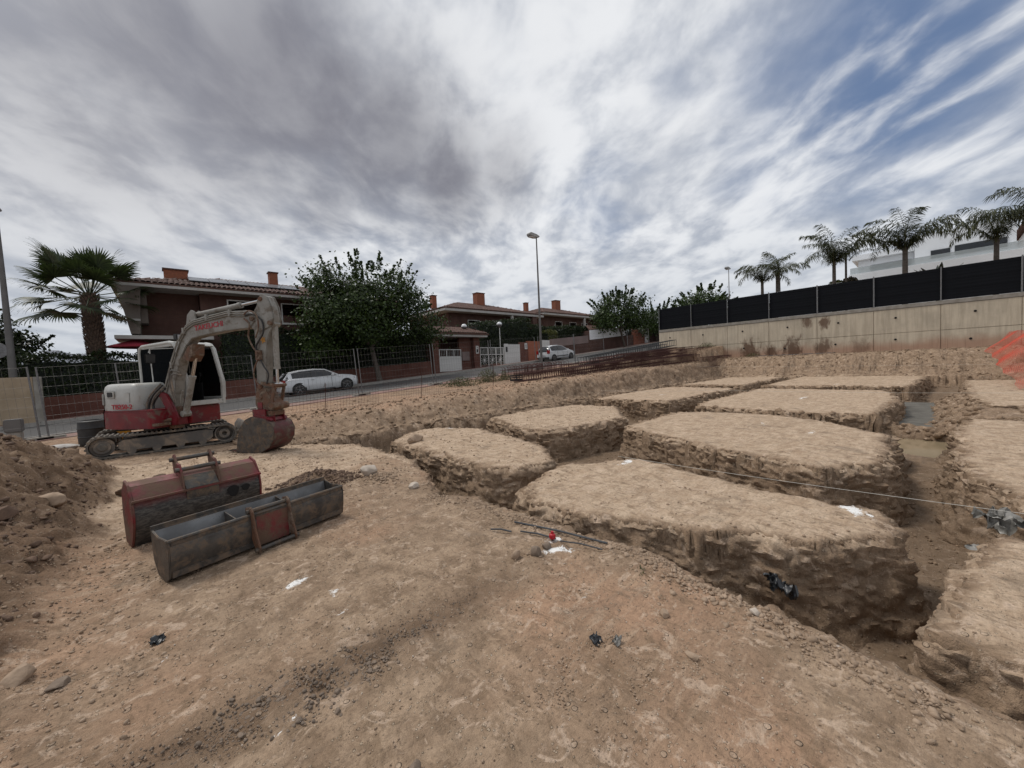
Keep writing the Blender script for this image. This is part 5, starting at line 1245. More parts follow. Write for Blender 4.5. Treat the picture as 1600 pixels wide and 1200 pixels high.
# setting out strings
def string(pts, label):
    P = []
    for a, b_ in zip(pts[:-1], pts[1:]):
        a = Vector(a); b_ = Vector(b_)
        for k in range(12): t = k/12; q = a.lerp(b_, t); q.z -= .03*math.sin(math.pi*t); P.append(tuple(q))
    P.append(pts[-1]); o0 = Vector(pts[0]); mb = MB(); mb.tube([tuple(Vector(p)-o0) for p in P], .0022, 4); o = mb.build('setting_out_string', M['string']); o.location = o0; tag(o, label, 'string')
string([(5.13, 3.3, .08), (5.55, -1.8, .09)], 'white string from the lime mark across the nearest big pad to the right edge')
string([(14.6, 10., .25), (14.9, 5.5, .32), (15.2, -2.5, .36)], 'white string crossing the middle of the excavation')
string([(27.5, 12.4, .95), (27.5, -2.6, .62)], 'farthest white string stretched in front of the far bank')

# distant hill
mb = MB(); v = []; f = []; nn = 60
for i in range(nn+1):
    x = -500+i*12; hh = 8+52*math.exp(-((x+125)/90)**2)+16*math.exp(-((x+20)/70)**2)+5*math.sin(i*1.3); v += [(x, 900, -20), (x, 1000, max(hh, 0)), (x, 1300, -20)]
for i in range(nn):
    for k in range(2): f.append((i*3+k, (i+1)*3+k, (i+1)*3+k+1, i*3+k+1))
mb.add(v, f); tag(mb.build('hills', M['hill'], smooth=60), kind='structure')
#@@PART4
# ---------------------------------------------------------------- excavator
ex = empty('mini_excavator', (.0, 12.5, 0), 0, 'white and red compact excavator on tracks, its bucket resting on the dirt', 'excavator')
YAW = R(-57); UX = Matrix.Rotation(YAW, 4, 'Z')        # upper structure and boom swung towards the dig
def track(yc):
    L, r0_, r1_ = 1.03, .235, .225
    loop = []
    for k in range(15): a = math.pi/2+math.pi*k/14; loop.append((-L+r0_*math.cos(a), r0_+.015+r0_*math.sin(a)))
    for k in range(1, 8): t = k/8; loop.append((-L+2*L*t, .015+.0*math.sin(t*3.14)))
    for k in range(15): a = -math.pi/2+math.pi*k/14; loop.append((L+r1_*math.cos(a), r1_+.02+r1_*math.sin(a)))
    for k in range(1, 8): t = k/8; loop.append((L-2*L*t, .465-.012*math.sin(t*math.pi)**2+.004*t))
    n = len(loop); w = .19; v = []; f = []
    def nrm(i):
        a, b_ = Vector(loop[(i-1) % n]), Vector(loop[(i+1) % n]); d = (b_-a).normalized(); return Vector((d.y, -d.x))
    for i, (x, z) in enumerate(loop):
        m_ = nrm(i); o_ = Vector((x, z)); q = o_-m_*.035; v += [(o_.x, yc-w, o_.y), (o_.x, yc+w, o_.y), (q.x, yc+w, q.y), (q.x, yc-w, q.y)]
    for i in range(n):
        a, b_ = i*4, ((i+1) % n)*4
        for k in range(4): f.append((a+k, a+(k+1) % 4, b_+(k+1) % 4, b_+k))
    mb = MB(); mb.add(v, f); root = mb.build('track_belt', M['rubber'], ex, smooth=40)
    # tread lugs along the belt
    per = [0]; 
    for i in range(n): per.append(per[-1]+(Vector(loop[(i+1) % n])-Vector(loop[i])).length)
    mb = MB(); N = 72
    for k in range(N):
        s = per[-1]*k/N; i = max(j for j in range(n) if per[j] <= s); t = (s-per[i])/(per[i+1]-per[i]); p = Vector(loop[i]).lerp(Vector(loop[(i+1) % n]), t); d = (Vector(loop[(i+1) % n])-Vector(loop[i])).normalized(); m_ = Vector((d.y, -d.x))
        off = .05 if k % 2 else -.05
        a = p+m_*.001; a3 = lambda q, y: (q.x, y, q.y)
        c4 = [p-d*.022, p+d*.022, p+d*.016+m_*.022, p-d*.016+m_*.022]; b0 = len(mb.v)
        mb.v += [a3(q, yc-w*.98) for q in c4]+[a3(q, yc+w*.98) for q in c4]; mb.f += [(b0+3, b0+2, b0+1, b0), (b0+4, b0+5, b0+6, b0+7)]+[(b0+j, b0+(j+1) % 4, b0+4+(j+1) % 4, b0+4+j) for j in range(4)]
    lg = mb.build('tread_lugs', M['rubber'], root, smooth=None); lg['kind'] = 'stuff'
    mb = MB(); mb.prism([(-.72, .12), (.74, .12), (.80, .20), (.80, .36), (.70, .385), (-.72, .36), (-.80, .30), (-.80, .18)], yc-.155, yc+.155, axis='y'); mb.build('track_frame', M['trackframe'], ex, bevel=.012)
    for k in range(4):
        mb = MB(); mb.lathe([(.001, -.16), (.075, -.16), (.08, -.05), (.08, .05), (.075, .16), (.001, .16)], c=(-.6+k*.4, yc, .115), n=14, axis='y'); mb.build('roller', M['trackframe'], ex)
    mb = MB(); mb.lathe([(.001, -.165), (.13, -.165), (.14, -.13), (.19, -.125), (.195, .12), (.001, .12)], c=(-L, yc, .25), n=20, axis='y'); s_ = mb.build('sprocket', M['trackframe'], ex)
    mb = MB(); mb.lathe([(.001, -.185), (.06, -.185), (.085, -.17), (.085, -.166)], c=(-L, yc, .25), n=14, axis='y'); mb.build('hub', M['rubber'], s_)
    mb = MB(); mb.lathe([(.001, -.05), (.05, -.06), (.05, -.145), (.11, -.15), (.12, -.06), (.165, -.06), (.17, -.14), (.195, -.145), (.195, .14), (.001, .14)], c=(L-.01, yc, .245), n=20, axis='y'); mb.build('idler', M['trackframe'], ex)
for yc in (-.71, .71): track(yc)
mb = MB(); mb.box(-.42, .42, -.55, .55, .20, .42); mb.box(-.75, -.5, -.55, .55, .22, .34); mb.box(.5, .72, -.55, .55, .22, .34); mb.build('car_body', M['trackframe'], ex, bevel=.02)
mb = MB(); mb.lathe([(.001, .42), (.42, .42), (.42, .52), (.001, .52)], n=28); mb.build('slew_ring', M['trackframe'], ex)
bl = MB(); bl.prism([(1.42, .03), (1.50, .02), (1.46, .16), (1.47, .30), (1.55, .42), (1.50, .43), (1.42, .31), (1.40, .16)], -.9, .9, axis='y'); B_ = bl.build('dozer_blade', M['trackframe'], ex, bevel=.006)
mb = MB(); mb.bar((.6, .32, .25), (1.42, .45, .18), .08, .10); mb.bar((.6, -.32, .25), (1.42, -.45, .18), .08, .10); mb.build('blade_arm', M['trackframe'], B_, bevel=.008)

def rounded(pts, r, n=5):
    o_ = []; m_ = len(pts)
    for i in range(m_):
        p = Vector(pts[i]); a = Vector(pts[i-1]); b_ = Vector(pts[(i+1) % m_]); rr = r[i] if isinstance(r, (list, tuple)) else r
        d0 = (a-p).normalized(); d1 = (b_-p).normalized()
        for k in range(n+1): t = k/n; o_.append(tuple((p+d0*rr)*(1-t)**2+p*2*t*(1-t)+(p+d1*rr)*t*t))
    return o_
# red lower frame (plan outline: x forward, y left)
foot = rounded([(.78, -.80), (.78, .76), (-.55, .8), (-1.12, .55), (-1.12, -.55), (-.55, -.9)], [.10, .12, .45, .4, .4, .45])
mb = MB(); mb.prism(foot, .55, .93, axis='z'); mb.build('lower_skirt', M['red'], ex, UX, bevel=.03)
foot2 = rounded([(.76, -.79), (.76, .74), (-.55, .78), (-1.09, .54), (-1.09, -.54), (-.55, -.88)], [.1, .12, .45, .4, .4, .45])
mb = MB(); mb.prism([(x*1.012, y*1.012) for x, y in foot2], .932, .965, axis='z'); mb.build('trim_band', M['red'], ex, UX, bevel=.01)
# white bonnet: stacked outlines shrinking towards the top give a domed cover
def dome(name, outline, levels, m_, cx=0., cy=0.):
    v = []; n = len(outline)
    for z, s, dx in levels: v += [(cx+(x-cx)*s+dx, cy+(y-cy)*s, z) for x, y in outline]
    f = [(i*n+k, i*n+(k+1) % n, (i+1)*n+(k+1) % n, (i+1)*n+k) for i in range(len(levels)-1) for k in range(n)]+[tuple(range(n))[::-1], tuple((len(levels)-1)*n+k for k in range(n))]
    mb = MB(); mb.add(v, f); return mb.build(name, m_, ex, UX, smooth=50)
hood = rounded([(.30, -.80), (.30, -.14), (-.50, -.14), (-.50, .74), (-1.05, .54), (-1.09, -.54), (-.55, -.87)], [.12, .02, .02, .2, .35, .38, .40])
hd = dome('engine_cover', hood, [(.967, 1.0, 0), (1.25, 1.0, 0), (1.42, .985, 0), (1.50, .95, 0), (1.545, .88, 0), (1.56, .78, 0)], M['white'], -.45, -.15)
# black intake recess, handle grooves and grille on the cover
def on_side(mbuild, f0, z0, side='right', yaw=0., out=.0): pass
mb = MB(); mb.box(-.42, -.25, -.866, -.84, 1.27, 1.38); mb.build('side_vent', M['black'], hd, UX, bevel=.01); mb = MB(); mb.box(-.47, -.20, -.856, -.842, 1.245, 1.405); mb.build('vent_surround', M['white'], hd, UX, bevel=.015)
mb = MB(); mb.box(.02, .2, -.818, -.80, 1.13, 1.36); mb.build('access_flap', M['white'], hd, UX, bevel=.02)
text('model_lettering', 'TB250-2', .15, UX @ Matrix.Translation((.03, -.868, 1.045)) @ Matrix.Rotation(R(90), 4, 'X') @ Matrix.Rotation(R(2), 4, 'Y'), M['letters'], hd, .004, 1.15)
rearx = Matrix.Translation((-.80, -.70, 1.2)) @ Matrix.Rotation(R(-31.5), 4, 'Z')
mb = MB(); mb.box(-.2, .16, -.03, .0, -.12, .15); gr_ = mb.build('rear_light_recess', M['white'], hd, UX @ rearx, bevel=.03)
mb = MB(); mb.box(-.14, -.05, -.04, -.028, -.07, .09); mb.build('rear_grille', M['steel'], gr_, UX @ rearx, bevel=.008)
mb = MB(); mb.box(.0, .11, -.036, -.028, -.06, .02); mb.build('red_sticker', M['red'], gr_, UX @ rearx)
# cab
cab = bpy.data.objects.new('cab', None); COL.objects.link(cab); cab.parent = ex
cy0, cy1 = -.12, .72
PR = [(-.50, .967), (-.52, 2.30), (-.42, 2.42), (.55, 2.47), (.70, 2.38), (.92, 1.55), (.90, .967)]
def pr(x, z): return x, z
for y in (cy0, cy1):
    s_ = 1 if y == cy0 else -1
    for (i, j, r_k) in ((0, 1, .034), (1, 2, .034), (2, 3, .038), (3, 4, .05), (4, 5, .05), (5, 6, .045)):
        pass
    path = [(-.50, y, .967), (-.515, y, 2.25), (-.49, y, 2.36), (-.40, y, 2.42), (.48, y, 2.47), (.62, y, 2.44), (.71, y, 2.33), (.90, y, 1.60), (.92, y, 1.45), (.90, y, .967)]
    mb = MB(); mb.tube(path, [.035, .035, .035, .04, .045, .05, .052, .05, .05, .045], 8); mb.build('cab_frame', M['white'], cab, UX)
    zl = 1.42 if y == cy0 else 1.12
    mb = MB(); mb.box(-.50, .90, y-.015, y+.015, .967, zl); mb.build('lower_panel', M['white'], cab, UX, bevel=.01)
    mb = MB(); mb.bar((-.5, y, zl), (.9, y, zl), .04, .04); mb.bar((-.12, y, zl), (-.16, y, 2.44), .03, .03); mb.build('window_bar', M['white'], cab, UX)
    mb = MB(); mb.prism([(-.49, zl+.02), (-.50, 2.28), (-.40, 2.40), (.48, 2.44), (.60, 2.41), (.69, 2.3), (.885, 1.6), (.89, zl+.02)], y-.004, y+.004, axis='y'); mb.build('side_window', M['glass'], cab, UX, smooth=None)
mb = MB(); mb.prism([(-.52, 2.38), (-.40, 2.44), (.52, 2.50), (.68, 2.45), (.73, 2.40), (.68, 2.38), (-.5, 2.35)], cy0-.02, cy1+.02, axis='y'); mb.build('roof', M['white'], cab, UX, bevel=.015)
mb = MB(); mb.box(-.53, -.49, cy0, cy1, .967, 1.45); mb.box(-.535, -.5, cy0+.03, cy1-.03, 2.24, 2.34); mb.build('rear_panel', M['white'], cab, UX, bevel=.008)
mb = MB(); mb.box(-.515, -.505, cy0+.03, cy1-.03, 1.45, 2.24); mb.build('rear_window', M['glass'], cab, UX)
mb = MB(); mb.bar((.90, cy0, 1.0), (.90, cy1, 1.0), .05, .06); mb.box(.88, .92, cy0+.04, cy1-.04, .97, 1.08); mb.build('front_sill', M['white'], cab, UX, bevel=.008)
mb = MB(); mb.prism([(.905, 1.3), (.91, 1.55), (.70, 2.34), (.695, 2.33), (.9, 1.55), (.895, 1.3)], .28, cy1-.05, axis='y'); pass
# inside: seat, floor, consoles
mb = MB(); mb.box(-.35, .12, .10, .60, 1.25, 1.40); mb.prism([(-.38, 1.38), (-.22, 1.38), (-.30, 2.05), (-.42, 2.05)], .12, .58, axis='y'); mb.build('seat', M['dark'], cab, UX, bevel=.03)
mb = MB(); mb.box(-.48, .86, cy0+.02, cy1-.02, .967, 1.05); mb.box(-.2, .3, cy0+.03, .06, 1.05, 1.5); mb.box(-.2, .3, .66, cy1-.03, 1.05, 1.5); mb.build('console', M['dark'], cab, UX)
mb = MB(); mb.box(-.47, .66, cy0+.05, cy1-.05, 2.33, 2.37); mb.build('headliner', M['dark'], cab, UX)
for y in (-.02, .7): mb = MB(); mb.tube([(.18, y, 1.5), (.22, y, 1.68)], .012, 6); mb.lathe([(.001, 1.66), (.03, 1.67), (.03, 1.74), (.001, 1.77)], c=(.22, y, 0), n=8); mb.build('control_lever', M['dark'], cab, UX)
wl = MB(); wl.box(.62, .74, -.13, .03, 2.52, 2.66); wl = wl.build('work_light', M['black'], cab, UX, bevel=.015); mb = MB(); mb.box(.742, .75, -.11, .01, 2.54, 2.64); mb.build('light_lens', M['lamp_clear'], wl, UX)
mr = MB(); mr.tube([(.66, cy0-.03, 2.33), (.52, -.55, 2.30), (.50, -.57, 2.22)], .010, 6); mr = mr.build('mirror_arm', M['white'], cab, UX); mb = MB(); mb.prism([(-.66, 1.98), (-.46, 1.98), (-.44, 2.2), (-.66, 2.2)], .49, .53, axis='x'); mb.build('mirror', M['black'], mr, UX, bevel=.02)
mb = MB(); mb.tube([(.72, cy1+.03, 2.25), (.95, cy1+.03, 1.5), (.93, cy1+.03, 1.1)], .02, 6); mb.build('grab_rail', M['white'], cab, UX)
# swing post and boom, in the plane y=YB of the upper frame
YB = -.32
mb = MB(); mb.prism([(.70, .58), (1.02, .58), (1.08, .75), (.98, 1.0), (.80, 1.28), (.62, 1.36), (.55, 1.25), (.72, 1.0)], YB-.17, YB-.115, axis='y'); mb.prism([(.70, .58), (1.02, .58), (1.08, .75), (.98, 1.0), (.80, 1.28), (.62, 1.36), (.55, 1.25), (.72, 1.0)], YB+.115, YB+.17, axis='y'); mb.box(.70, 1.0, YB-.113, YB+.113, .58, .78); mb.build('swing_bracket', M['red'], ex, UX, bevel=.012)
mb = MB(); mb.lathe([(.13, .50), (.14, .52), (.14, .98), (.12, 1.0)], c=(.80, YB, 0), n=16); mb.build('swing_post', M['rust'], ex, UX)
mb = MB(); mb.box(.66, .9, -.78, YB-.18, .60, .66); mb.tube([(.6, -.62, .63), (.9, YB-.15, .72)], .04, 8); mb.build('swing_cylinder', M['rust'], ex, UX, bevel=.006)
def PXY(pts): return pts
boom_prof = [(.72, 1.02), (.90, .96), (.94, 1.10), (1.02, 1.55), (1.20, 2.02), (1.40, 2.30), (1.62, 2.48), (1.90, 2.52), (2.55, 2.58), (3.22, 2.60), (3.36, 2.72), (3.30, 2.88), (3.12, 2.97), (2.60, 2.99), (1.95, 2.93), (1.62, 2.86), (1.40, 2.72), (1.18, 2.38), (.92, 1.86), (.78, 1.50), (.66, 1.16)]
mb = MB(); mb.prism(boom_prof, YB-.105, YB+.105, axis='y'); bm_ = mb.build('boom', M['grey_boom'], ex, UX, bevel=.012)
text('maker_lettering', 'TAKEUCHI', .15, UX @ Matrix.Translation((2.12, YB-.109, 2.71)) @ Matrix.Rotation(R(90), 4, 'X') @ Matrix.Rotation(R(4), 4, 'Z'), M['letters'], bm_, .003, 1.12)
mb = MB(); mb.prism([(1.45, 2.78), (1.75, 2.86), (1.72, 3.06), (1.62, 3.10), (1.50, 3.0)], YB-.09, YB-.06, axis='y'); mb.prism([(1.45, 2.78), (1.75, 2.86), (1.72, 3.06), (1.62, 3.10), (1.50, 3.0)], YB+.06, YB+.09, axis='y'); mb.build('cylinder_bracket', M['grey_boom'], bm_, UX, bevel=.006)
mb = MB(); mb.prism([(1.30, 2.05), (1.50, 1.98), (1.62, 2.12), (1.66, 2.36), (1.5, 2.32)], YB-.13, YB+.13, axis='y'); mb.build('boom_cylinder_lug', M['rust'], bm_, UX, bevel=.006)
# steel pipes along the boom side
for k, (o_, w_) in enumerate(((.045, .0), (.085, .012), (.125, .0))):
    pts = [(.78, 1.35), (.90, 1.62), (1.10, 2.05), (1.30, 2.42), (1.50, 2.66), (1.72, 2.76), (2.2, 2.82), (2.7, 2.88), (2.95, 2.84), (3.15, 2.83)]
    mb = MB(); mb.tube([(x-o_*(.9 if i < 4 else .1), YB-.125-w_, z+o_*(.2 if i < 4 else 1.)-.03) for i, (x, z) in enumerate(pts)], .012, 6); mb.build('hydraulic_pipe', M['grey_boom'], bm_, UX)
for (x, z) in ((.98, 1.92), (1.42, 2.64), (2.1, 2.88), (2.75, 2.93)): mb = MB(); mb.box(x-.03, x+.03, YB-.15, YB-.108, z-.06, z+.08); mb.build('pipe_clamp', M['grey_boom'], bm_, UX, bevel=.004)
# hoses
def hose(pts, r=.016, m_='black', nm='hose', par=ex):
    P = []; n = len(pts)
    for i in range(n-1):
        p0, p1, p2, p3 = (Vector(pts[max(i-1, 0)]), Vector(pts[i]), Vector(pts[i+1]), Vector(pts[min(i+2, n-1)]))
        for k in range(5): t = k/5; P.append(.5*((2*p1)+(p2-p0)*t+(2*p0-5*p1+4*p2-p3)*t*t+(3*p1-p0-3*p2+p3)*t**3))
    P.append(Vector(pts[-1])); mb = MB(); mb.tube(P, r, 7); return mb.build(nm, M[m_], par, UX)
for k in range(4): d = k*.035; hose([(.76-d*.5, YB-.13-d*.6, 1.42+d), (.56-d, YB-.17-d, 1.25), (.42-d*.6, YB-.19-d, 1.05-d), (.50, YB-.2-d, .86-d*.5), (.62, YB-.14, .80)], .019, 'trackframe' if k % 2 else 'black')
hose([(1.25, YB-.14, 1.75), (1.05, YB-.2, 1.8), (.98, YB-.2, 1.6), (1.0, YB-.19, 1.35), (1.02, YB-.15, 1.15)], .017, 'trackframe'); hose([(1.28, YB-.14, 1.7), (1.1, YB-.22, 1.7), (1.06, YB-.2, 1.45), (1.08, YB-.17, 1.1)], .017, 'trackframe')
# boom cylinder (front of the boom)
def cylinder(p0, p1, r, split, name, m_='grey_boom', y=YB, par=ex):
    a = Vector((p0[0], y, p0[1])); b_ = Vector((p1[0], y, p1[1])); c_ = a.lerp(b_, split)
    mb = MB(); mb.tube([a, c_], r, 14); mb.tube([a.lerp(b_, split-.03), a.lerp(b_, split+.012)], r*1.16, 14); mb.lathe([(.001, -.08), (r*1.1, -.08), (r*1.1, .08), (.001, .08)], c=tuple(a), n=12, axis='y'); o = mb.build(name, M[m_], par, UX)
    mb = MB(); mb.tube([c_, b_], r*.55, 12); mb.lathe([(.001, -.09), (r*.95, -.09), (r*.95, .09), (.001, .09)], c=tuple(b_), n=12, axis='y'); mb.build('piston_rod', M['chrome'], o, UX)
    return o
cylinder((1.10, .82), (1.56, 2.15), .062, .62, 'boom_cylinder')
hose([(1.2, YB-.09, 1.35), (1.14, YB-.10, 1.2), (1.1, YB-.09, 1.05)], .014, 'grey_boom', 'cylinder_pipe')
cylinder((1.62, 2.99), (3.56, 3.16), .055, .66, 'arm_cylinder')
# arm
arm_prof = [(3.22, 2.62), (3.30, 2.55), (3.30, 2.2), (3.27, 1.42), (3.32, 1.30), (3.46, 1.28), (3.52, 1.40), (3.58, 2.1), (3.66, 2.42), (3.76, 2.55), (3.83, 2.75), (3.79, 3.0), (3.70, 3.2), (3.60, 3.24), (3.50, 3.18), (3.38, 3.0), (3.24, 2.84)]
mb = MB(); mb.prism(arm_prof, YB-.085, YB+.085, axis='y'); am_ = mb.build('arm', M['grey_boom'], ex, UX, bevel=.012)
mb = MB(); mb.prism([(3.48, 2.5), (3.77, 2.6), (3.84, 2.75), (3.80, 3.0), (3.70, 3.21), (3.58, 3.26), (3.46, 3.15)], YB-.115, YB-.088, axis='y'); mb.prism([(3.48, 2.5), (3.77, 2.6), (3.84, 2.75), (3.80, 3.0), (3.70, 3.21), (3.58, 3.26), (3.46, 3.15)], YB+.088, YB+.115, axis='y'); mb.build('arm_cheek_plate', M['grey_boom'], am_, UX, bevel=.008)
for (x, z) in ((3.30, 2.78), (3.56, 3.16), (3.75, 2.66), (3.38, 1.36)): mb = MB(); mb.lathe([(.001, -.135), (.045, -.135), (.05, -.12), (.05, .12), (.045, .135), (.001, .135)], c=(x, YB, z), n=12, axis='y'); mb.build('pivot_pin', M['rust'], am_, UX)
mb = MB(); mb.prism([(3.52+.045*math.cos(a)*(1 if k % 2 else .55)*1.6, 2.33+.05*math.sin(a)*(1 if k % 2 else .55)*1.6) for k, a in enumerate([i*math.pi/5 for i in range(10)])], YB-.0885, YB-.086, axis='y'); mb.build('warning_sticker', M['glow_sticker'], am_, UX, smooth=None)
for (x, z, r_k) in ((3.34, 2.5, .02), (3.35, 2.1, .02), (3.33, 1.75, .018)): pass
hose([(3.15, YB-.13, 2.85), (3.38, YB-.15, 2.86), (3.58, YB-.14, 2.72), (3.6, YB-.14, 2.48), (3.45, YB-.13, 2.3), (3.36, YB-.12, 2.18), (3.42, YB-.12, 1.98)], .017)
hose([(3.12, YB-.13, 2.79), (3.28, YB-.16, 2.66), (3.22, YB-.15, 2.42), (3.3, YB-.14, 2.2), (3.40, YB-.12, 2.05), (3.42, YB-.12, 1.9)], .017, 'rust')
hose([(3.10, YB-.12, 2.86), (3.3, YB-.18, 2.93), (3.48, YB-.17, 2.84), (3.5, YB-.15, 2.6), (3.38, YB-.13, 2.38)], .015, 'rust')
hose([(3.42, YB-.12, 1.98), (3.3, YB-.14, 1.75), (3.28, YB-.14, 1.55), (3.42, YB-.14, 1.38)], .015, 'rust'); hose([(3.42, YB-.12, 1.98), (3.56, YB-.15, 1.78), (3.66, YB-.15, 1.62), (3.6, YB-.15, 1.42)], .015)
mb = MB(); mb.box(3.36, 3.48, YB-.16, YB-.087, 1.92, 2.12); mb.box(3.40, 3.46, YB-.19, YB-.161, 2.0, 2.08); mb.build('hose_coupler', M['rust'], am_, UX, bevel=.008)
cylinder((3.76, 2.64), (3.72, 1.38), .058, .72, 'bucket_cylinder')
# linkage, tilting quick coupler
mb = MB()
for y in (YB-.12, YB+.12): mb.bar((3.76, y, 1.38), (3.42, y, 1.44), .03, .07); mb.bar((3.76, y, 1.38), (3.66, y, 1.02), .03, .07)
mb.tube([(3.76, YB-.16, 1.38), (3.76, YB+.16, 1.38)], .035, 10); mb.build('bucket_link', M['rust'], ex, UX, bevel=.005)
mb = MB(); mb.prism([(3.26, 1.34), (3.52, 1.34), (3.62, 1.15), (3.72, 1.05), (3.78, .95), (3.70, .86), (3.28, .86), (3.22, 1.0)], YB-.12, YB+.12, axis='y'); cp = mb.build('quick_coupler', M['rust'], ex, UX, bevel=.015)
mb = MB(); mb.lathe([(.001, -.2), (.07, -.2), (.075, -.18), (.075, .18), (.07, .2), (.001, .2)], c=(3.72, YB, .96), n=14, axis='y'); mb.lathe([(.001, -.135), (.06, -.135), (.06, .135), (.001, .135)], c=(3.38, YB, 1.16), n=12, axis='y'); mb.box(3.30, 3.70, YB-.15, YB+.15, .76, .86); mb.build('tilt_unit', M['rust'], cp, UX, bevel=.008)
mb = MB(); mb.box(3.3, 3.42, YB-.135, YB-.121, .90, 1.04); mb.build('red_cover', M['redrust'], cp, UX, bevel=.004)
# digging bucket
shell = [(3.82-(3.82-x_)*.80, z_) for x_, z_ in [(2.42, .035), (2.75, .01), (3.10, .0), (3.40, .03), (3.64, .13), (3.78, .29), (3.81, .47), (3.72, .62), (3.50, .70), (3.12, .76)]]
bw = .25
def plate_strip(path, y0, y1, th, mat_, nm, par, X=UX, inward=1):
    mb = MB(); n = len(path); v = []
    for i, (x, z) in enumerate(path):
        a = Vector(path[max(i-1, 0)]); b_ = Vector(path[min(i+1, n-1)]); d = (b_-a).normalized(); m_ = Vector((-d.y, d.x))*th*inward
        v += [(x, y0, z), (x, y1, z), (x+m_.x, y1, z+m_.y), (x+m_.x, y0, z+m_.y)]
    f = [(i*4+k, i*4+(k+1) % 4, (i+1)*4+(k+1) % 4, (i+1)*4+k) for i in range(n-1) for k in range(4)]+[(0, 3, 2, 1), tuple((n-1)*4+k for k in range(4))]
    mb.add(v, f); return mb.build(nm, mat_, par, X, smooth=40)
TB = Matrix.Translation((0, YB, 0)); bk = plate_strip(shell, -bw, bw, .02, M['bucketred'], 'bucket', ex, UX @ TB)
for y in (-bw-.022, bw+.002): mb = MB(); mb.prism([(2.80, .028)]+[(x, z) for x, z in shell[1:]]+[(3.10, .70), (2.93, .52), (2.86, .28)], y, y+.02, axis='y'); mb.build('side_plate', M['scrape'], bk, UX @ TB, bevel=.004)
for k in range(5): y = -bw+.04+k*(2*bw-.08)/4; mb = MB(); mb.prism([(2.52, .03), (2.76, .02), (2.78, .075), (2.66, .075)], y-.03, y+.03, axis='y'); mb.build('tooth', M['scrape'], bk, UX @ TB, bevel=.004)
for y in (-.13, .11): mb = MB(); mb.prism([(3.20, .74), (3.72, .62), (3.70, .82), (3.52, .88), (3.28, .90)], y, y+.025, axis='y'); mb.build('bucket_ear', M['red'], bk, UX @ TB, bevel=.006)
mb = MB(); mb.prism([(3.25, .76), (3.70, .66), (3.66, .73), (3.3, .81)], -.22, .22, axis='y'); mb.build('bucket_hump', M['red'], bk, UX @ TB, bevel=.01)
mb = MB(); mb.box(3.22, 3.56, -.2, -.17, .66, .90); mb.build('red_wear_plate', M['red'], bk, UX @ TB, bevel=.008)

# things behind the excavator
yb = empty('plate_compactor', (-1.12, 14.4, zat(-1.1, 14.4)), .2, 'yellow machine half hidden behind the excavator track beside a black drum', 'compactor')
mb = MB(); mb.box(-.05, .38, -.22, .22, .1, .5); mb.build('body', M['yellow'], yb, bevel=.04); mb = MB(); mb.prism([(-.15, .05), (.45, .0), (.5, .08), (-.1, .12)], -.25, .25, axis='y'); mb.build('base_plate', M['steel'], yb, bevel=.01); mb = MB(); mb.tube([(.1, 0, .5), (.1, 0, .58), (.3, 0, .58), (.3, 0, .5)], .015, 6); mb.build('handle', M['black'], yb)
dm = empty('black_drum', (-1.46, 14.7, zat(-1.46, 14.7)), 0, 'black plastic drum standing left of the yellow machine', 'drum'); mb = MB(); mb.lathe([(.001, 0), (.24, 0), (.25, .03), (.25, .2), (.262, .22), (.25, .24), (.25, .42), (.262, .44), (.25, .46), (.24, .62), (.20, .64), (.2, .60), (.001, .60)], n=22); mb.build('drum_body', M['black'], dm)
for k, (x, y, s) in enumerate(((-2.05, 14.2, 1.), (-2.5, 14.35, .8))):
    n1, n2 = 18, 10; v = []; 
    for i in range(n2+1):
        for j in range(n1):
            a = 2*math.pi*j/n1; e = math.pi*(i/n2-.5); q = np.array([[math.cos(a)*math.cos(e)*3, math.sin(a)*math.cos(e)*3, math.sin(e)*3+k*5]]); w = 1+.22*perlin3(q)[0]
            v.append((math.cos(a)*math.cos(e)*.42*s*w, math.sin(a)*math.cos(e)*.2*s*w, .07+math.sin(e)*.09*s*w))
    mb = MB(); mb.add(v, [(i*n1+j, i*n1+(j+1) % n1, (i+1)*n1+(j+1) % n1, (i+1)*n1+j) for i in range(n2) for j in range(n1)]); o = mb.build('crumpled_sack', M['sack'], smooth=60); o.location = (x, y, zat(x, y)); o.rotation_euler = (0, 0, .3*k)
    tag(o, ('crumpled white sack lying at the left end of the near excavator track', 'smaller white sack left of the first one by the kerb')[k], 'sack')

# ---------------------------------------------------------------- spare buckets on the ground
wbk = empty('wide_bucket', (-.30, 5.0, .0), R(13), 'wide dark and red digging bucket lying face down behind the long grading bucket', 'excavator bucket')
L = 1.08; sh = [(.10, .0), (.03, .10), (-.02, .22), (-.03, .34), (-.005, .455)]
def swap(path): return path
RZ = Matrix(((0, 1, 0, 0), (1, 0, 0, 0), (0, 0, 1, 0), (0, 0, 0, 1)))   # profile x -> local y, extrusion y -> local x
b1 = plate_strip(sh, .02, L-.02, .018, None, 'back_shell', wbk, RZ, -1); b1.data.materials.clear()
gmx = bpy.data.materials.new('worn_bucket_shell'); gmx.use_nodes = True; T = NT(gmx.node_tree); b = T.n['Principled BSDF']; g = T.node('ShaderNodeTexCoord').outputs['Object']
sz = T.node('ShaderNodeSeparateXYZ'); T.l.new(g, sz.inputs[0]); nn_ = T.noise(g, 5, 6, .7); n2_ = T.noise(T.mapping(g, (3, 3, 10)), 7, 5, .7)
base_ = T.mix(T.ramp(n2_, .4, .65), (.035, .032, .03), (.11, .10, .088)); wear = T.ramp(T.math('ADD', sz.outputs[2], T.math('MULTIPLY', T.math('SUBTRACT', nn_, .5), .3)), .36, .48)
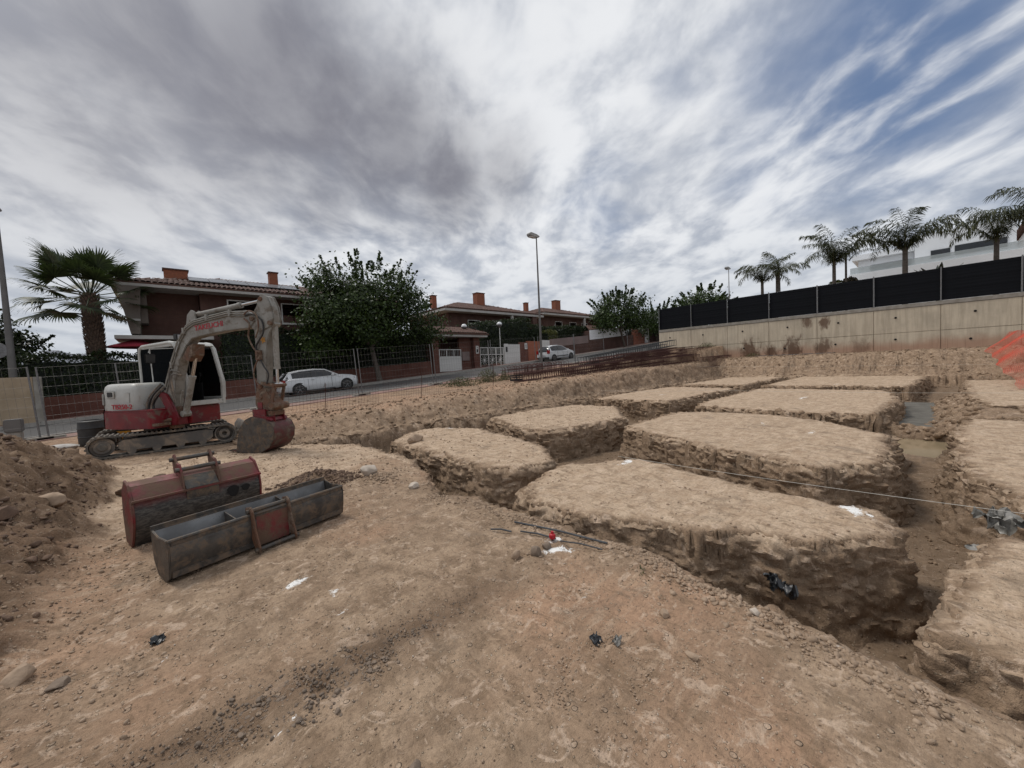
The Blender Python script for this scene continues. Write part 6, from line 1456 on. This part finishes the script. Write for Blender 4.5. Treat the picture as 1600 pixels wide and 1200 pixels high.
cl_ = T.mix(wear, base_, T.mix(T.ramp(nn_, .4, .6), (.23, .03, .028), (.14, .035, .03))); T.l.new(cl_, b.inputs['Base Color']); T.put(b.inputs['Roughness'], T.ramp(nn_, .3, .7, .4, .7)); b.inputs['Metallic'].default_value = .15
bn = T.node('ShaderNodeBump'); bn.inputs['Strength'].default_value = .3; bn.inputs['Distance'].default_value = .01; T.l.new(n2_, bn.inputs['Height']); T.l.new(bn.outputs[0], b.inputs['Normal']); b1.data.materials.append(gmx)
plate_strip([(-.022, .457), (-.012, .475), (.085, .575)], .02, L-.02, .016, M['redrust'], 'sloping_band', wbk, RZ, -1)
plate_strip([(.087, .578), (.20, .61), (.30, .50), (.33, .30)], .02, L-.02, .016, M['redrust'], 'top_plate', wbk, RZ, -1)
mb = MB(); mb.bar((.0, -.03, .455), (L, -.03, .455), .03, .022); mb.build('seam_strip', M['redrust'], wbk, bevel=.004)
for x in (0, L-.02): mb = MB(); mb.prism([(.10, 0), (.03, .10), (-.03, .22), (-.045, .34), (-.02, .47), (.08, .60), (.20, .635), (.32, .52), (.35, .30), (.30, .02)], x, x+.018, axis='x'); mb.build('end_plate', M['redrust'], wbk, bevel=.004)
for x in (.38, .68):
    mb = MB(); mb.prism([(-.03, .43), (.08, .54), (.12, .59), (.24, .60), (.27, .76), (.22, .80), (.15, .72), (.07, .71), (.02, .64)], x, x+.022, axis='x'); mb.build('hitch_plate', M['redrust'], wbk, bevel=.005)
for (y, z) in ((.22, .745), (.06, .655)): mb = MB(); mb.tube([(.35, y, z), (.73, y, z)], .022, 12); mb.build('hitch_pin', M['scrape'], wbk)
mb = MB(); mb.prism([(-.03, .36), (-.01, .445), (.09, .55), (.08, .58), (-.04, .47)], 0.405, .675, axis='x'); mb.build('centre_plate', M['scrape'], wbk)
for (x, z, rx_, rz_) in ((.80, .335, .052, .062), (.92, .345, .038, .036)):     # two holes burnt through the back
    mb = MB(); pts = [(x+rx_*math.cos(a)*(1+.15*math.sin(3*a)), z+rz_*math.sin(a)) for a in [i*math.pi/8 for i in range(16)]]; mb.prism(pts, -.0535, -.048, axis='y'); mb.build('hole', hole, wbk, X=Matrix.Translation((0, .0135, 0)), smooth=None)

lbk = empty('grading_bucket', (-.07, 3.97, .0), R(16.5), 'long narrow grey grading bucket with open top, nearest the camera', 'excavator bucket')
L = 1.50
near_sh = [(.02, .31), (-.02, .30), (-.04, .27), (-.035, .15), (.0, .03), (.05, .0), (.20, .02), (.27, .12), (.30, .36)]
plate_strip(near_sh, .012, L-.012, .014, M['scrape'], 'shell', lbk, RZ, 1)
for k, x in enumerate((0, L-.012)): mb = MB(); mb.prism([(.02, .335), (-.03, .32), (-.04, .28), (-.03, .14), (-.01, .03), (.05, -.01), (.21, .01), (.285, .12), (.315, .37), (.17, .33)], x, x+.014, axis='x'); mb.build('end_plate', M['scrape'], lbk, bevel=.004)
mb = MB(); mb.tube([(0.0, -.02, .322), (L, -.02, .322)], .017, 8); mb.bar((.0, .305, .365), (L, .305, .365), .016, .05); mb.build('rim', M['scrape'], lbk)
liner = mat('polished_bucket_lining', (.26, .265, .27), (.17, .17, .17), 5., .35, metal=.6, dirt=(.2, .165, .13), damt=.25, dscale=6.)
mb = MB(); mb.prism([(.19, .045), (.25, .12), (.283, .35), (.279, .352), (.244, .125), (.188, .05)], .02, L-.02, axis='x'); mb.build('inner_lining', liner, lbk, smooth=40)
for x in (.50, .95): mb = MB(); mb.prism([(.0, .04), (.28, .12), (.30, .345), (.0, .30)], x, x+.01, axis='x'); mb.build('baffle', M['scrape'], lbk)
mb = MB(); mb.box(.62, .90, -.040, -.022, .03, .30); mb.build('red_back_plate', M['redrust'], lbk, bevel=.003)
for x in (.58, .90): mb = MB(); mb.prism([(.05, .30), (.06, .38), (-.02, .40), (-.06, .36), (-.09, .20), (-.15, .05), (-.14, -.01), (-.09, .0), (-.03, .10)], x, x+.02, axis='x'); mb.build('hitch_plate', M['rust'], lbk, bevel=.005)
for (y, z) in ((-.005, .355), (-.12, .03)): mb = MB(); mb.tube([(.56, y, z), (.94, y, z)], .02, 12); mb.build('hitch_pin', M['scrape'], lbk)
mb = MB(); mb.bar((.02, -.028, .30), (L-.02, -.028, .30), .012, .03); mb.bar((.02, -.012, .055), (L-.02, -.012, .055), .02, .05); mb.build('wear_strip', M['scrape'], lbk, bevel=.003)

# ---------------------------------------------------------------- cars
def car(loc, rz, label, L, Wd, H, wb, style):
    """local x forward from the rear bumper; near side at y=0, car body towards +y"""
    root = empty('parked_car', loc, rz, label, 'car'); root.rotation_euler = (0, -math.atan(.06), rz)
    hatch = style == 'hatch'; fo = L-wb-.80 if hatch else L-wb-.68
    xr = .80 if hatch else .68; xf = xr+wb; wr = .315 if hatch else .29
    st = ([(0, .80, .32, .62), (.06, .92, .24, .80), (.35, .96, .20, .95), (1.0, 1., .17, .93), (2.0, 1., .17, .90), (2.85, .995, .17, .90), (3.2, .985, .17, .93), (3.75, .96, .19, .86), (4.1, .9, .22, .74), (L, .72, .30, .58)] if hatch else
          [(0, .82, .34, .60), (.05, .93, .24, .85), (.25, .96, .2, .98), (1.0, 1., .19, .92), (2.0, 1., .19, .90), (2.6, .995, .19, .93), (3.0, .98, .19, .95), (3.5, .94, .2, .84), (3.8, .86, .24, .66), (L, .7, .32, .55)])
    v = []; hw = Wd/2
    for x, s, z0_, z1_ in st:
        h2 = hw*s; sec = [(-h2*.86, z0_), (-h2*.99, z0_+.12), (-h2, z0_+(z1_-z0_)*.55), (-h2*.965, z1_-.04), (-h2*.88, z1_), (-h2*.45, z1_+.025), (0, z1_+.03)]
        sec = sec+[(-a, c_) for a, c_ in sec[-2::-1]]; v += [(x, a+hw, c_) for a, c_ in sec]
    n = 13; f = [(i*n+k, i*n+(k+1) % n, (i+1)*n+(k+1) % n, (i+1)*n+k) for i in range(len(st)-1) for k in range(n)]+[tuple(range(n))[::-1], tuple((len(st)-1)*n+k for k in range(n))]
    mb = MB(); mb.add(v, f); body = mb.build('body', M['carwhite'], root, smooth=45)
    # glasshouse
    zb = .90 if hatch else .90
    gst = ([(.10, .80, .93, .0), (.42, .82, .94, .36), (1.0, .86, .93, .455), (1.8, .87, .91, .49), (2.35, .86, .91, .43), (3.05, .84, .93, .0)] if hatch else
           [(.05, .80, .95, .0), (.38, .84, .95, .44), (1.0, .86, .94, .53), (1.7, .87, .92, .55), (2.2, .86, .92, .47), (2.95, .82, .94, .0)])
    v = []
    for x, s, zz, h_ in gst:
        a = hw*s*1.04; b_ = hw*s*(.98-.28*h_/.5); hh = max(h_, .012); sec = [(-a, zz-.03), (-b_-(a-b_)*.35, zz+hh*.6), (-b_, zz+hh-.045 if hh > .05 else zz+hh*.5), (-b_*.8, zz+hh), (0, zz+hh+.012)]
        sec = sec+[(-p, q) for p, q in sec[-2::-1]]; v += [(x, p+hw, q) for p, q in sec]
    n = 9; fs = [(i*n+k, i*n+(k+1) % n, (i+1)*n+(k+1) % n, (i+1)*n+k) for i in range(len(gst)-1) for k in range(n)]
    mb = MB(); mb.add(v, fs+[tuple(range(n))[::-1], tuple((len(gst)-1)*n+k for k in range(n))]); gl = mb.build('glasshouse', M['carglass'], root, smooth=50)
    # roof skin and pillars proud of the glass
    mb = MB(); up = Vector((0, 0, .008)); i0, i1 = 1, len(gst)-2
    rv = []
    for i in range(i0, i1+1):
        for k in range(2, 7): p = Vector(v[i*n+k]); rv.append(tuple(p+up+Vector((0, (-.008 if k == 2 else .008 if k == 6 else 0), 0))))
    m_ = 5; mb.add(rv, [(i*m_+k, i*m_+k+1, (i+1)*m_+k+1, (i+1)*m_+k) for i in range(i1-i0) for k in range(m_-1)]); 
    for sd_ in (0, 1):
        g_ = lambda i, k: Vector(v[i*n+(k if sd_ == 0 else n-1-k)])+Vector((0, -.006 if sd_ == 0 else .006, .004))
        for i in range(i0, i1): mb.bar(g_(i, 2), g_(i+1, 2), .035, .05)
        mb.bar(g_(i1, 2), g_(len(gst)-1, 0), .035, .06); mb.bar(g_(1, 2), g_(0, 0), .04, .09)
        mb.bar(g_(1, 2), g_(1, 0), .03, .20 if hatch else .14, up=(1, 0, 0))
        q0 = (g_(2, 2)+g_(3, 2))*.5; q1 = (g_(2, 0)+g_(3, 0))*.5; 
        for i in range(0, len(gst)-1): mb.bar(g_(i, 0)+Vector((0, 0, .03)), g_(i+1, 0)+Vector((0, 0, .03)), .03, .035)
    mb.build('roof', M['carwhite'], root, smooth=50)
    mb = MB()
    for sd_ in (0, 1):
        g_ = lambda i, k: Vector(v[i*n+(k if sd_ == 0 else n-1-k)])+Vector((0, -.004 if sd_ == 0 else .004, .0)); mb.bar((g_(2, 2)*.35+g_(3, 2)*.65), (g_(2, 0)*.35+g_(3, 0)*.65), .02, .05, up=(1, 0, 0))
    mb.build('door_pillar', M['black'], root)
    y_out = -.004
    for sd_ in (0, 1):
        for x in (xr, xf):
            yc = .03 if sd_ == 0 else Wd-.03; sg_ = -1 if sd_ == 0 else 1
            mb = MB(); mb.lathe([(.001, -.02), (wr+.055, -.02), (wr+.055, .02), (.001, .02)], c=(x, .025 if sd_ == 0 else Wd-.025, wr+.01), n=24, axis='y'); mb.build('wheel_arch', M['dark'], root)
            c_ = (x, .085 if sd_ == 0 else Wd-.085, wr)
            mb = MB(); mb.lathe([(wr*.68, -.1), (wr*.93, -.1), (wr, -.07), (wr, .07), (wr*.93, .1), (wr*.68, .1)], c=c_, n=26, axis='y'); w_ = mb.build('wheel', M['tyre'], root)
            mb = MB(); sgn = sg_
            mb.lathe([(wr*.62, sgn*.06), (wr*.70, sgn*.098), (wr*.66, sgn*.103), (wr*.60, sgn*.07)], c=c_, n=26, axis='y'); 
            for k in range(5 if hatch else 7): a = 2*math.pi*k/(5 if hatch else 7)+.3; mb.bar((c_[0], c_[1]+sgn*.085, c_[2]), (c_[0]+math.cos(a)*wr*.66, c_[1]+sgn*.092, c_[2]+math.sin(a)*wr*.66), .02, .055 if hatch else .05, up=(0, 1, 0))
            mb.lathe([(.001, sgn*.1), (.05, sgn*.1), (.05, sgn*.06)], c=c_, n=10, axis='y'); mb.build('rim', M['alloy'], w_)
    # seams, handles, mirrors, lamps
    mb = MB()
    for x in ((1.28, 2.55) if hatch else (1.2, 1.95, 2.6)): mb.box(x, x+.012, -.006, .004, .32, .86)
    mb.box(1.0, 2.7, .002, .02, .20, .235); mb.build('door_seam', M['dark'], root)
    for x in ((1.45, ) if hatch else (1.3, 2.05)): mb = MB(); mb.box(x, x+.16, -.02, .004, .78, .81); mb.build('door_handle', M['carwhite'] if not hatch else M['alloy'], root, bevel=.006)
    if not hatch: mb = MB(); mb.box(.95, 2.7, -.012, .006, .40, .47); mb.build('rubbing_strip', M['black'], root)
    for y in (-.09, Wd+.02): mb = MB(); mb.box(2.55, 2.70, y-.06, y+.09, .93, 1.06); mb.build('mirror', M['carwhite'], root, bevel=.03)
    for y0_, y1_ in ((.02, .30), (Wd-.30, Wd-.02)):
        mb = MB(); mb.box(-.012, .16, y0_ if y0_ < .5 else y0_, y1_, .70 if hatch else .72, .90 if hatch else 1.05); mb.build('tail_lamp', M['lamp_red'], root, bevel=.03)
        mb = MB(); mb.box(L-.42, L-.12, y0_+.05, y1_-.02 if y0_ < .5 else y1_-.05, .60, .74); mb.build('headlight', M['lamp_clear'], root, bevel=.03)
    mb = MB(); mb.box(-.03, .12, .1, Wd-.1, .24, .46); mb.build('rear_bumper', M['black'] if not hatch else M['carwhite'], root, bevel=.04)
    mb = MB(); mb.box(-.035, -.012, Wd/2-.26, Wd/2+.26, .56, .67); mb.build('number_plate', M['plate'], root, bevel=.004)
    return root
car((4.85, 23.95, zs(5)), 0, 'white three door hatchback with star alloy wheels parked behind the excavator bucket', 4.10, 1.75, 1.42, 2.60, 'hatch')
car((26.55, 23.95, zs(26.5)), 0, 'small white five door car seen from its rear, farther up the street', 3.92, 1.68, 1.48, 2.49, 'small')

# ---------------------------------------------------------------- stones, clods, litter
def ico(sub):
    bm = bmesh.new(); bmesh.ops.create_icosphere(bm, subdivisions=sub, radius=1); v = np.array([p.co[:] for p in bm.verts]); f = np.array([[q.index for q in t.verts] for t in bm.faces]); bm.free(); return v, f
IV1, IF1 = ico(1); IV2, IF2 = ico(2); IV3, IF3 = ico(3)
def rock_variants(v, n, amp, fr):
    o_ = []
    for k in range(n):
        s = 1+amp*perlin3(v*fr+k*7.3)+amp*.5*perlin3(v*fr*2.3+k*3.1); q = v*s[:, None]
        for j in range(7):   # knock off flat facets
            d = rng.normal(size=3); d /= np.linalg.norm(d); h_ = rng.uniform(.45, .8); t = q@d; q = q-np.outer(np.maximum(t-h_, 0)*.97, d)
        o_.append(q*np.array([1, rng.uniform(.65, 1), rng.uniform(.5, .85)]))
    return o_
RV1 = rock_variants(IV1, 8, .55, 1.1); RV2 = rock_variants(IV2, 8, .42, 1.3)
def scatter(name, P, Q, S, material, kind_v=1, sink=.3, zoff=0., label=None, cat=None):
    n = len(P); RV, IF = (RV1, IF1) if kind_v == 1 else (RV2, IF2); Zs = height(P, Q)+zoff; nv = len(RV[0])
    base = np.stack(RV)[rng.integers(0, len(RV), n)]; a = rng.uniform(0, 2*np.pi, n); b_ = rng.normal(0, .35, n)
    ca, sa_, cb_, sb_ = np.cos(a), np.sin(a), np.cos(b_), np.sin(b_)
    x, y, z = base[..., 0], base[..., 1], base[..., 2]; y2 = y*cb_[:, None]-z*sb_[:, None]; z2 = y*sb_[:, None]+z*cb_[:, None]
    x3 = x*ca[:, None]-y2*sa_[:, None]; y3 = x*sa_[:, None]+y2*ca[:, None]
    V = np.stack([P[:, None]+x3*S[:, None], Q[:, None]+y3*S[:, None], Zs[:, None]+z2*S[:, None]+S[:, None]*(.5-sink)], -1).reshape(-1, 3)
    F_ = (IF[None]+(np.arange(n)*nv)[:, None, None]).reshape(-1, 3); o = np_mesh(name, V, F_, material); o['kind'] = 'stuff'
    if label: o['label'] = label; o['category'] = cat
    return o
def power(n, lo, hi, k=2.4): u = rng.random(n); a = 1-k; return (lo**a+u*(hi**a-lo**a))**(1/a)
# small stones over the near ground, denser in patches
def field(n, x0, x1, y0, y1, dens=None):
    P = rng.uniform(x0, x1, n*4); Q = rng.uniform(y0, y1, n*4)
    if dens is not None: k = rng.random(n*4) < dens(P, Q); P, Q = P[k], Q[k]
    return P[:n], Q[:n]
patch = lambda P, Q: np.clip(.16+1.6*np.maximum(fbm2(P, Q, 1.4, 3)-.05, 0)+.9*np.maximum(perlin2(P*4, Q*4)-.2, 0), 0, 1)*(sdpoly(P, Q, FORE) < -.03)
P, Q = field(9000, -.6, 2.75, -1.2, 5.0, patch); scatter('gravel', P, Q, power(len(P), .0025, .011, 2.3), M['rockmat'], 1, .2, label='small brown stones strewn over the near ground', cat='gravel')
P, Q = field(1300, -.6, 2.75, -1.2, 6.5, patch); scatter('pale_gravel', P, Q, power(len(P), .002, .009, 2.6), M['rockpale'], 1, .1, label='small pale chips of stone strewn over the near ground', cat='gravel')
P, Q = field(2500, -.6, 3.1, 4.5, 11, lambda P, Q: patch(P, Q)); scatter('far_gravel', P, Q, power(len(P), .006, .03, 2.4), M['rockmat'], 1, .25, label='small stones on the ground round the spare buckets and excavator', cat='gravel')
# crumbs along the trench edge
n = 3200; t = rng.random(n); ed = np.array([(2.5, .0), (2.6, .4), (2.7, .95), (2.8, 1.6), (2.76, 2.4), (2.62, 3.1), (2.66, 3.7), (2.45, 4.2)]); s = t*(len(ed)-1); i = s.astype(int); fr = s-i; e = ed[i]*(1-fr)[:, None]+ed[np.minimum(i+1, len(ed)-1)]*fr[:, None]
off = np.abs(rng.normal(0, .12, n)); scatter('edge_rubble', e[:, 0]-off-.03, e[:, 1]+rng.normal(0, .05, n)-off*.2, power(n, .004, .026, 2.3), M['rockmat'], 1, .3, label='rubble along the lip of the nearest trench', cat='rubble')
n = 420; t = rng.normal(.35, .16, n).clip(0, 1); s = t*(len(ed)-1); i = s.astype(int); fr = s-i; e = ed[i]*(1-fr)[:, None]+ed[np.minimum(i+1, len(ed)-1)]*fr[:, None]
scatter('lip_stones', e[:, 0]-np.abs(rng.normal(0, .10, n))-.05, e[:, 1]+rng.normal(0, .04, n), power(n, .009, .03, 2.5), M['rockmat'], 2, .3, label='larger pinkish stones heaped on the lip of the nearest trench', cat='rubble')
# dark crumbly strip
n = 3000; x = rng.uniform(-1.2, 2.1, n); w_ = np.clip(1.-np.abs(x-.45)/1.7, .1, 1); y = 2.12+.05*perlin2(x*2, x*0)+rng.normal(0, .06, n)*(.5+w_)
scatter('dark_clods', x, y, power(n, .004, .016, 2.1)*w_, M['clodgrey'], 1, .3, label='dark crumbly clods in the shallow strip across the near ground', cat='clods')
for (cx, cy, rr_, nn2, hi) in ((.72, 1.98, .07, 90, .03), (.42, 1.98, .09, 120, .035), (.2, 2.2, .08, 80, .03), (1.05, 2.05, .06, 60, .02), (2.12, 2.18, .07, 60, .025), (1.35, 1.3, .1, 90, .014), (1.25, 1.2, .06, 70, .012), (1.75, 1.2, .06, 60, .014), (1.65, .95, .08, 70, .012), (.55, 1.25, .08, 70, .014), (1.9, .82, .06, 60, .016)):
    scatter('clod_cluster', rng.normal(cx, rr_, nn2), rng.normal(cy, rr_*.7, nn2), power(nn2, .004, hi*.62, 2.2), M['clodgrey' if cx < 1.2 else 'rockmat'], 2, .3, label=None)
# soil heap on the left
hd_ = lambda P, Q: np.clip(height(P, Q)*3.5-.12, 0, 1)*(P < -.25)
P, Q = field(7500, -3.2, -.3, 1.0, 11.2, hd_); scatter('heap_clods', P, Q, power(len(P), .007, .034, 2.0), M['clod'], 1, .35, label='brown clods covering the spoil heap at the left', cat='clods')
P, Q = field(450, -2.6, -.35, 1.5, 10.5, hd_); scatter('heap_stones', P, Q, power(len(P), .025, .06, 2.6), M['clod'], 2, .35, label='larger clods and stones on the spoil heap at the left', cat='clods')
P, Q = field(900, -.9, .3, 2.2, 5.2, lambda P, Q: np.exp(-np.maximum(P+.5, 0)/.35)); scatter('heap_toe_stones', P, Q, power(len(P), .005, .02, 2.2), M['rockmat'], 1, .3, label='stones spilled along the toe of the spoil heap', cat='rubble')
# small gravel mound beside the grading bucket
n = 1500; P = rng.normal(1.5, .26, n); Q = rng.normal(5.85, .2, n); scatter('mound_clods', P, Q, power(n, .008, .045, 1.9), M['clod'], 1, .3, label='small mound of clods behind the grading bucket', cat='clods')
n = 260; P = rng.normal(2.2, .16, n); Q = rng.normal(5.4, .15, n); scatter('mound_stones', P, Q, power(n, .008, .035, 2.), M['rockmat'], 1, .3, label='loose stones right of the small mound', cat='rubble')
# crumbs that fell in the trenches and lumps on the pad rims
def wall_clods(n, x0, x1, y0, y1, lo, hi, far):
    P = rng.uniform(x0, x1, n*14); Q = rng.uniform(y0, y1, n*14); H_ = height(P, Q); e = .02
    g_ = np.hypot(height(P+e, Q)-height(P-e, Q), height(P, Q+e)-height(P, Q-e))/(2*e)
    k = (rng.random(len(P)) < np.clip(g_/4., 0, 1)**1.2) & (H_ < 0.0) & (H_ > -.76) & (g_ > .5); P, Q = P[k][:n], Q[k][:n]
    S = power(len(P), lo, hi, 2.0)*np.clip(np.hypot(P, Q)/6, .8, 2.2); return P, Q, S
P, Q, S = wall_clods(4200, 2.5, 7, -1.5, 6, .008, .034, 1); scatter('wall_clods', P, Q, S, gm, 1, .5, label='crumbling clods in the walls of the nearest trenches', cat='clods')
P, Q, S = wall_clods(3000, 2.5, 14, -3, 10.6, .01, .03, 1); scatter('wall_clods', P, Q, S, gm, 1, .5, label='crumbling clods in the walls of the middle trenches', cat='clods')
P, Q, S = wall_clods(3000, 12, 30, -3, 10.6, .03, .07, 1); scatter('wall_clods', P, Q, S, gm, 1, .5, label='crumbling clods in the walls of the far trenches', cat='clods')
P, Q = field(5000, 2.7, 9, -3, 10, lambda P, Q: (height(P, Q) < -.5)*np.clip(1.5-np.hypot(P-3, Q-1)/9, .2, 1)); scatter('trench_clods', P, Q, power(len(P), .006, .035, 2.4), gm, 1, .2, label='clods fallen into the trenches', cat='clods')
P, Q = field(3500, 2.9, 14, -3, 10.5, lambda P, Q: (np.abs(height(P, Q)+.08) < .07)*.6); scatter('rim_crumbs', P, Q, power(len(P), .006, .03, 2.3), M['rockmat'], 1, .3, label='crumbs of earth on the rims of the earth pads', cat='clods')
P, Q = field(4500, 2, 34, 10.2, 15.5, lambda P, Q: np.full(P.shape, .8)*(Q < 13.5)+.15); scatter('bank_clods', P, Q, power(len(P), .015, .09, 2.4), gm, 1, .2, label='lumps of earth on the bank along the street', cat='clods')
P, Q = field(2500, 29.5, 34.5, -4, 12, None); scatter('far_bank_clods', P, Q, power(len(P), .02, .10, 2.4), gm, 1, .2, label='lumps of earth on the far bank below the concrete wall', cat='clods')
def stone(p, q, s, label, m_='rockmat', sc=(1, 1, 1), dz=0., cat='stone', name='stone', rz=None, z=None):
    k = int(rng.integers(0, 99)); v = IV3*(1+.22*perlin3(IV3*1.2+k)+.08*perlin3(IV3*3.1+k))[:, None]
    for j in range(9): d = rng.normal(size=3); d /= np.linalg.norm(d); h_ = rng.uniform(.6, .85); t = v@d; v = v-np.outer(np.maximum(t-h_, 0)*.95, d)
    v = v*np.array(sc)*s; o = np_mesh(name, v, IF3, M[m_], smooth=True); o.data.set_sharp_from_angle(angle=R(25)); o.location = (p, q, (zat(p, q) if z is None else z)+s*sc[2]*.45+dz); o.rotation_euler = (0, 0, rng.uniform(0, 6) if rz is None else rz); tag(o, label, cat)
stone(2.16, 5.62, .13, 'pale angular block of stone beside the small mound near the trench', 'rockpale', (1, .8, .9))
stone(2.35, 4.62, .075, 'pale stone at the trench edge right of the angular block', 'rockpale', (1, .8, .8))
stone(-.66, 3.2, .075, 'big brown boulder at the lower left edge of the heap', 'rockmat', (1.2, .8, .6))
stone(-.50, 3.02, .045, 'flat stone right of the big boulder at the lower left', 'clodgrey', (1.1, .9, .45))
stone(-.92, 6.0, .11, 'largest pale boulder on the slope of the spoil heap', 'rockmat', (1.3, .8, .7))
stone(-1.15, 5.6, .10, 'boulder just left of the pale one on the spoil heap', 'clod', (1.2, .9, .7))
stone(-.45, 7.6, .13, 'brown clod behind the left end of the wide bucket', 'clod', (1.2, .8, .8)); stone(-.15, 8.1, .11, 'second brown clod behind the wide bucket, further from the heap', 'clod', (1.2, .8, .8))
stone(4.05, 7.75, .17, 'weathered lump of rock sitting on the left corner of the middle earth pad', 'rockmat', (1.3, .8, .7))
stone(2.02, 2.28, .045, 'rounded pale stone left of the red cap', 'rockmat'); stone(2.15, 2.18, .05, 'dark clod between the rounded stone and the red cap', 'clodgrey')
stone(2.3, 2.2, .04, 'dark clod right beside the white lime near the red cap', 'clodgrey')
stone(.75, .98, .022, 'smooth dark round stone alone in the near dirt', 'clodgrey'); stone(1.25, .5, .028, 'tan stone at the right of the near dirt', 'rockmat')
stone(1.62, .28, .03, 'pale flat stone near the lower right corner', 'rockpale', (1, .8, .5)); stone(1.5, .3, .022, 'small pale wedge left of the flat stone in the lower right', 'rockpale')
stone(.62, 1.35, .03, 'brown clod in the middle of the near dirt', 'clodgrey'); stone(1.93, .84, .03, 'grey stone half sunk near the small hole', 'rockmat', (1.2, .8, .7)); stone(2.52, .72, .028, 'white pebble on the lip of the near trench', 'rockpale')
stone(3.55, .85, .05, 'rounded stone stuck in the wall of the nearest big pad', 'rockmat', z=-.35)
stone(2.15, 1.1, .03, 'brown pebble on the dirt below the trench lip', 'rockmat')
# red cap, rods
rp = empty('red_capped_peg', (2.42, 2.24, zat(2.42, 2.24)), 0, 'small red plastic cap on a peg in the white lime spot', 'peg'); mb = MB(); mb.lathe([(.001, .02), (.026, .022), (.03, .04), (.026, .058), (.014, .064), (.012, .082), (.001, .086)], n=14); mb.build('cap', M['red_plastic'], rp); mb = MB(); mb.tube([(0, 0, -.05), (0, 0, .03)], .008, 6); mb.build('peg', M['rebar'], rp)
def rod(a, b_, label, r=.007, m_='rebargrey'):
    z0_, z1_ = zat(*a)+.02, zat(*b_)+.02; o0 = Vector((a[0], a[1], z0_)); e = Vector((b_[0], b_[1], z1_))-o0; mid = e*.5+Vector((0, 0, .012)); mb = MB(); mb.tube([(0, 0, 0), mid, e], r, 7); o = mb.build('steel_rod', M[m_]); o.location = o0; tag(o, label, 'rod')
rod((2.44, 2.75), (2.66, 1.84), 'long dark steel rod lying along the lip of the trench', .009); rod((2.20, 2.82), (2.28, 2.62), 'short bluish rod end left of the red cap', .008); rod((2.33, 2.55), (2.44, 2.22), 'steel rod lying up to the red cap', .008); rod((2.44, 2.17), (2.53, 1.80), 'thin rod right of the red cap', .006)
# plastic litter
def crumple(name, p, q, z, s, m_, label, seed, sq=(1, 1, .5)):
    n = 22; v = []; 
    for i in range(n):
        for j in range(n):
            u, w = i/(n-1)-.5, j/(n-1)-.5; q3 = np.array([[u*4+seed, w*4, seed*1.7]]); k = np.array([[u*9+seed, w*9, 3.]])
            v.append(((u+.25*perlin3(q3+9)[0])*s*sq[0], (w+.25*perlin3(q3+5)[0])*s*sq[1], (.55*perlin3(q3)[0]+.3*abs(perlin3(k)[0]))*s*sq[2]))
    mb = MB(); mb.add(v, [(i*n+j, i*n+j+1, (i+1)*n+j+1, (i+1)*n+j) for i in range(n-1) for j in range(n-1)]); o = mb.build(name, M[m_], smooth=50); o.location = (p, q, z); o.rotation_euler = (rng.uniform(-.5, .5), rng.uniform(-.5, .5), rng.uniform(0, 6)); tag(o, label, 'plastic litter')
crumple('plastic_sheet', 5.75, -.42, -.12, .24, 'plasticbag', 'torn pale plastic sheet hanging on the trench wall at the right', 3, (1, 1, .9)); crumple('plastic_sheet', 5.95, -.75, -.05, .20, 'plasticbag', 'crumpled grey plastic right of the torn pale sheet', 8, (1, .7, 1.)); crumple('plastic_sheet', 5.5, -.35, -.32, .2, 'plasticbag', 'bluish plastic scrap lowest on the right trench wall', 5)
crumple('black_plastic', 3.48, .80, -.30, .15, 'blackbag', 'black plastic tatter sticking out of the wall of the nearest pad', 2, (1, 1, 1)); crumple('black_plastic', 3.5, .86, -.26, .12, 'blackbag', 'smaller black tatter beside the first on the pad wall', 7, (1, 1, 1))
crumple('plastic_scrap', 1.75, 1.17, zat(1.75, 1.17)+.015, .06, 'plasticbag', 'grey scrap of plastic in the small hole of the near dirt', 4, (1, .6, .8)); crumple('plastic_scrap', 1.68, 1.26, zat(1.68, 1.26)+.012, .06, 'blackbag', 'dark scrap of plastic left of the grey one', 6)
crumple('plastic_scrap', -.13, 3.13, zat(-.13, 3.13)+.012, .07, 'blackbag', 'dark scrap lying on the dirt near the lower left boulder', 9)
# dry twigs
mb = MB()
for k in range(40):
    p, q = rng.uniform(-.3, 2.5), rng.uniform(.2, 4.); z = zat(p, q); a = rng.uniform(0, 6.28); l = rng.uniform(.02, .07); mb.tube([(p, q, z+.003), (p+math.cos(a)*l*.5, q+math.sin(a)*l*.5, z+.008), (p+math.cos(a)*l, q+math.sin(a)*l, z+.004)], .0012, 4)
o = mb.build('dry_twigs', M['wood']); tag(o, 'tiny dry twigs scattered over the near dirt', 'twigs', kind='stuff')
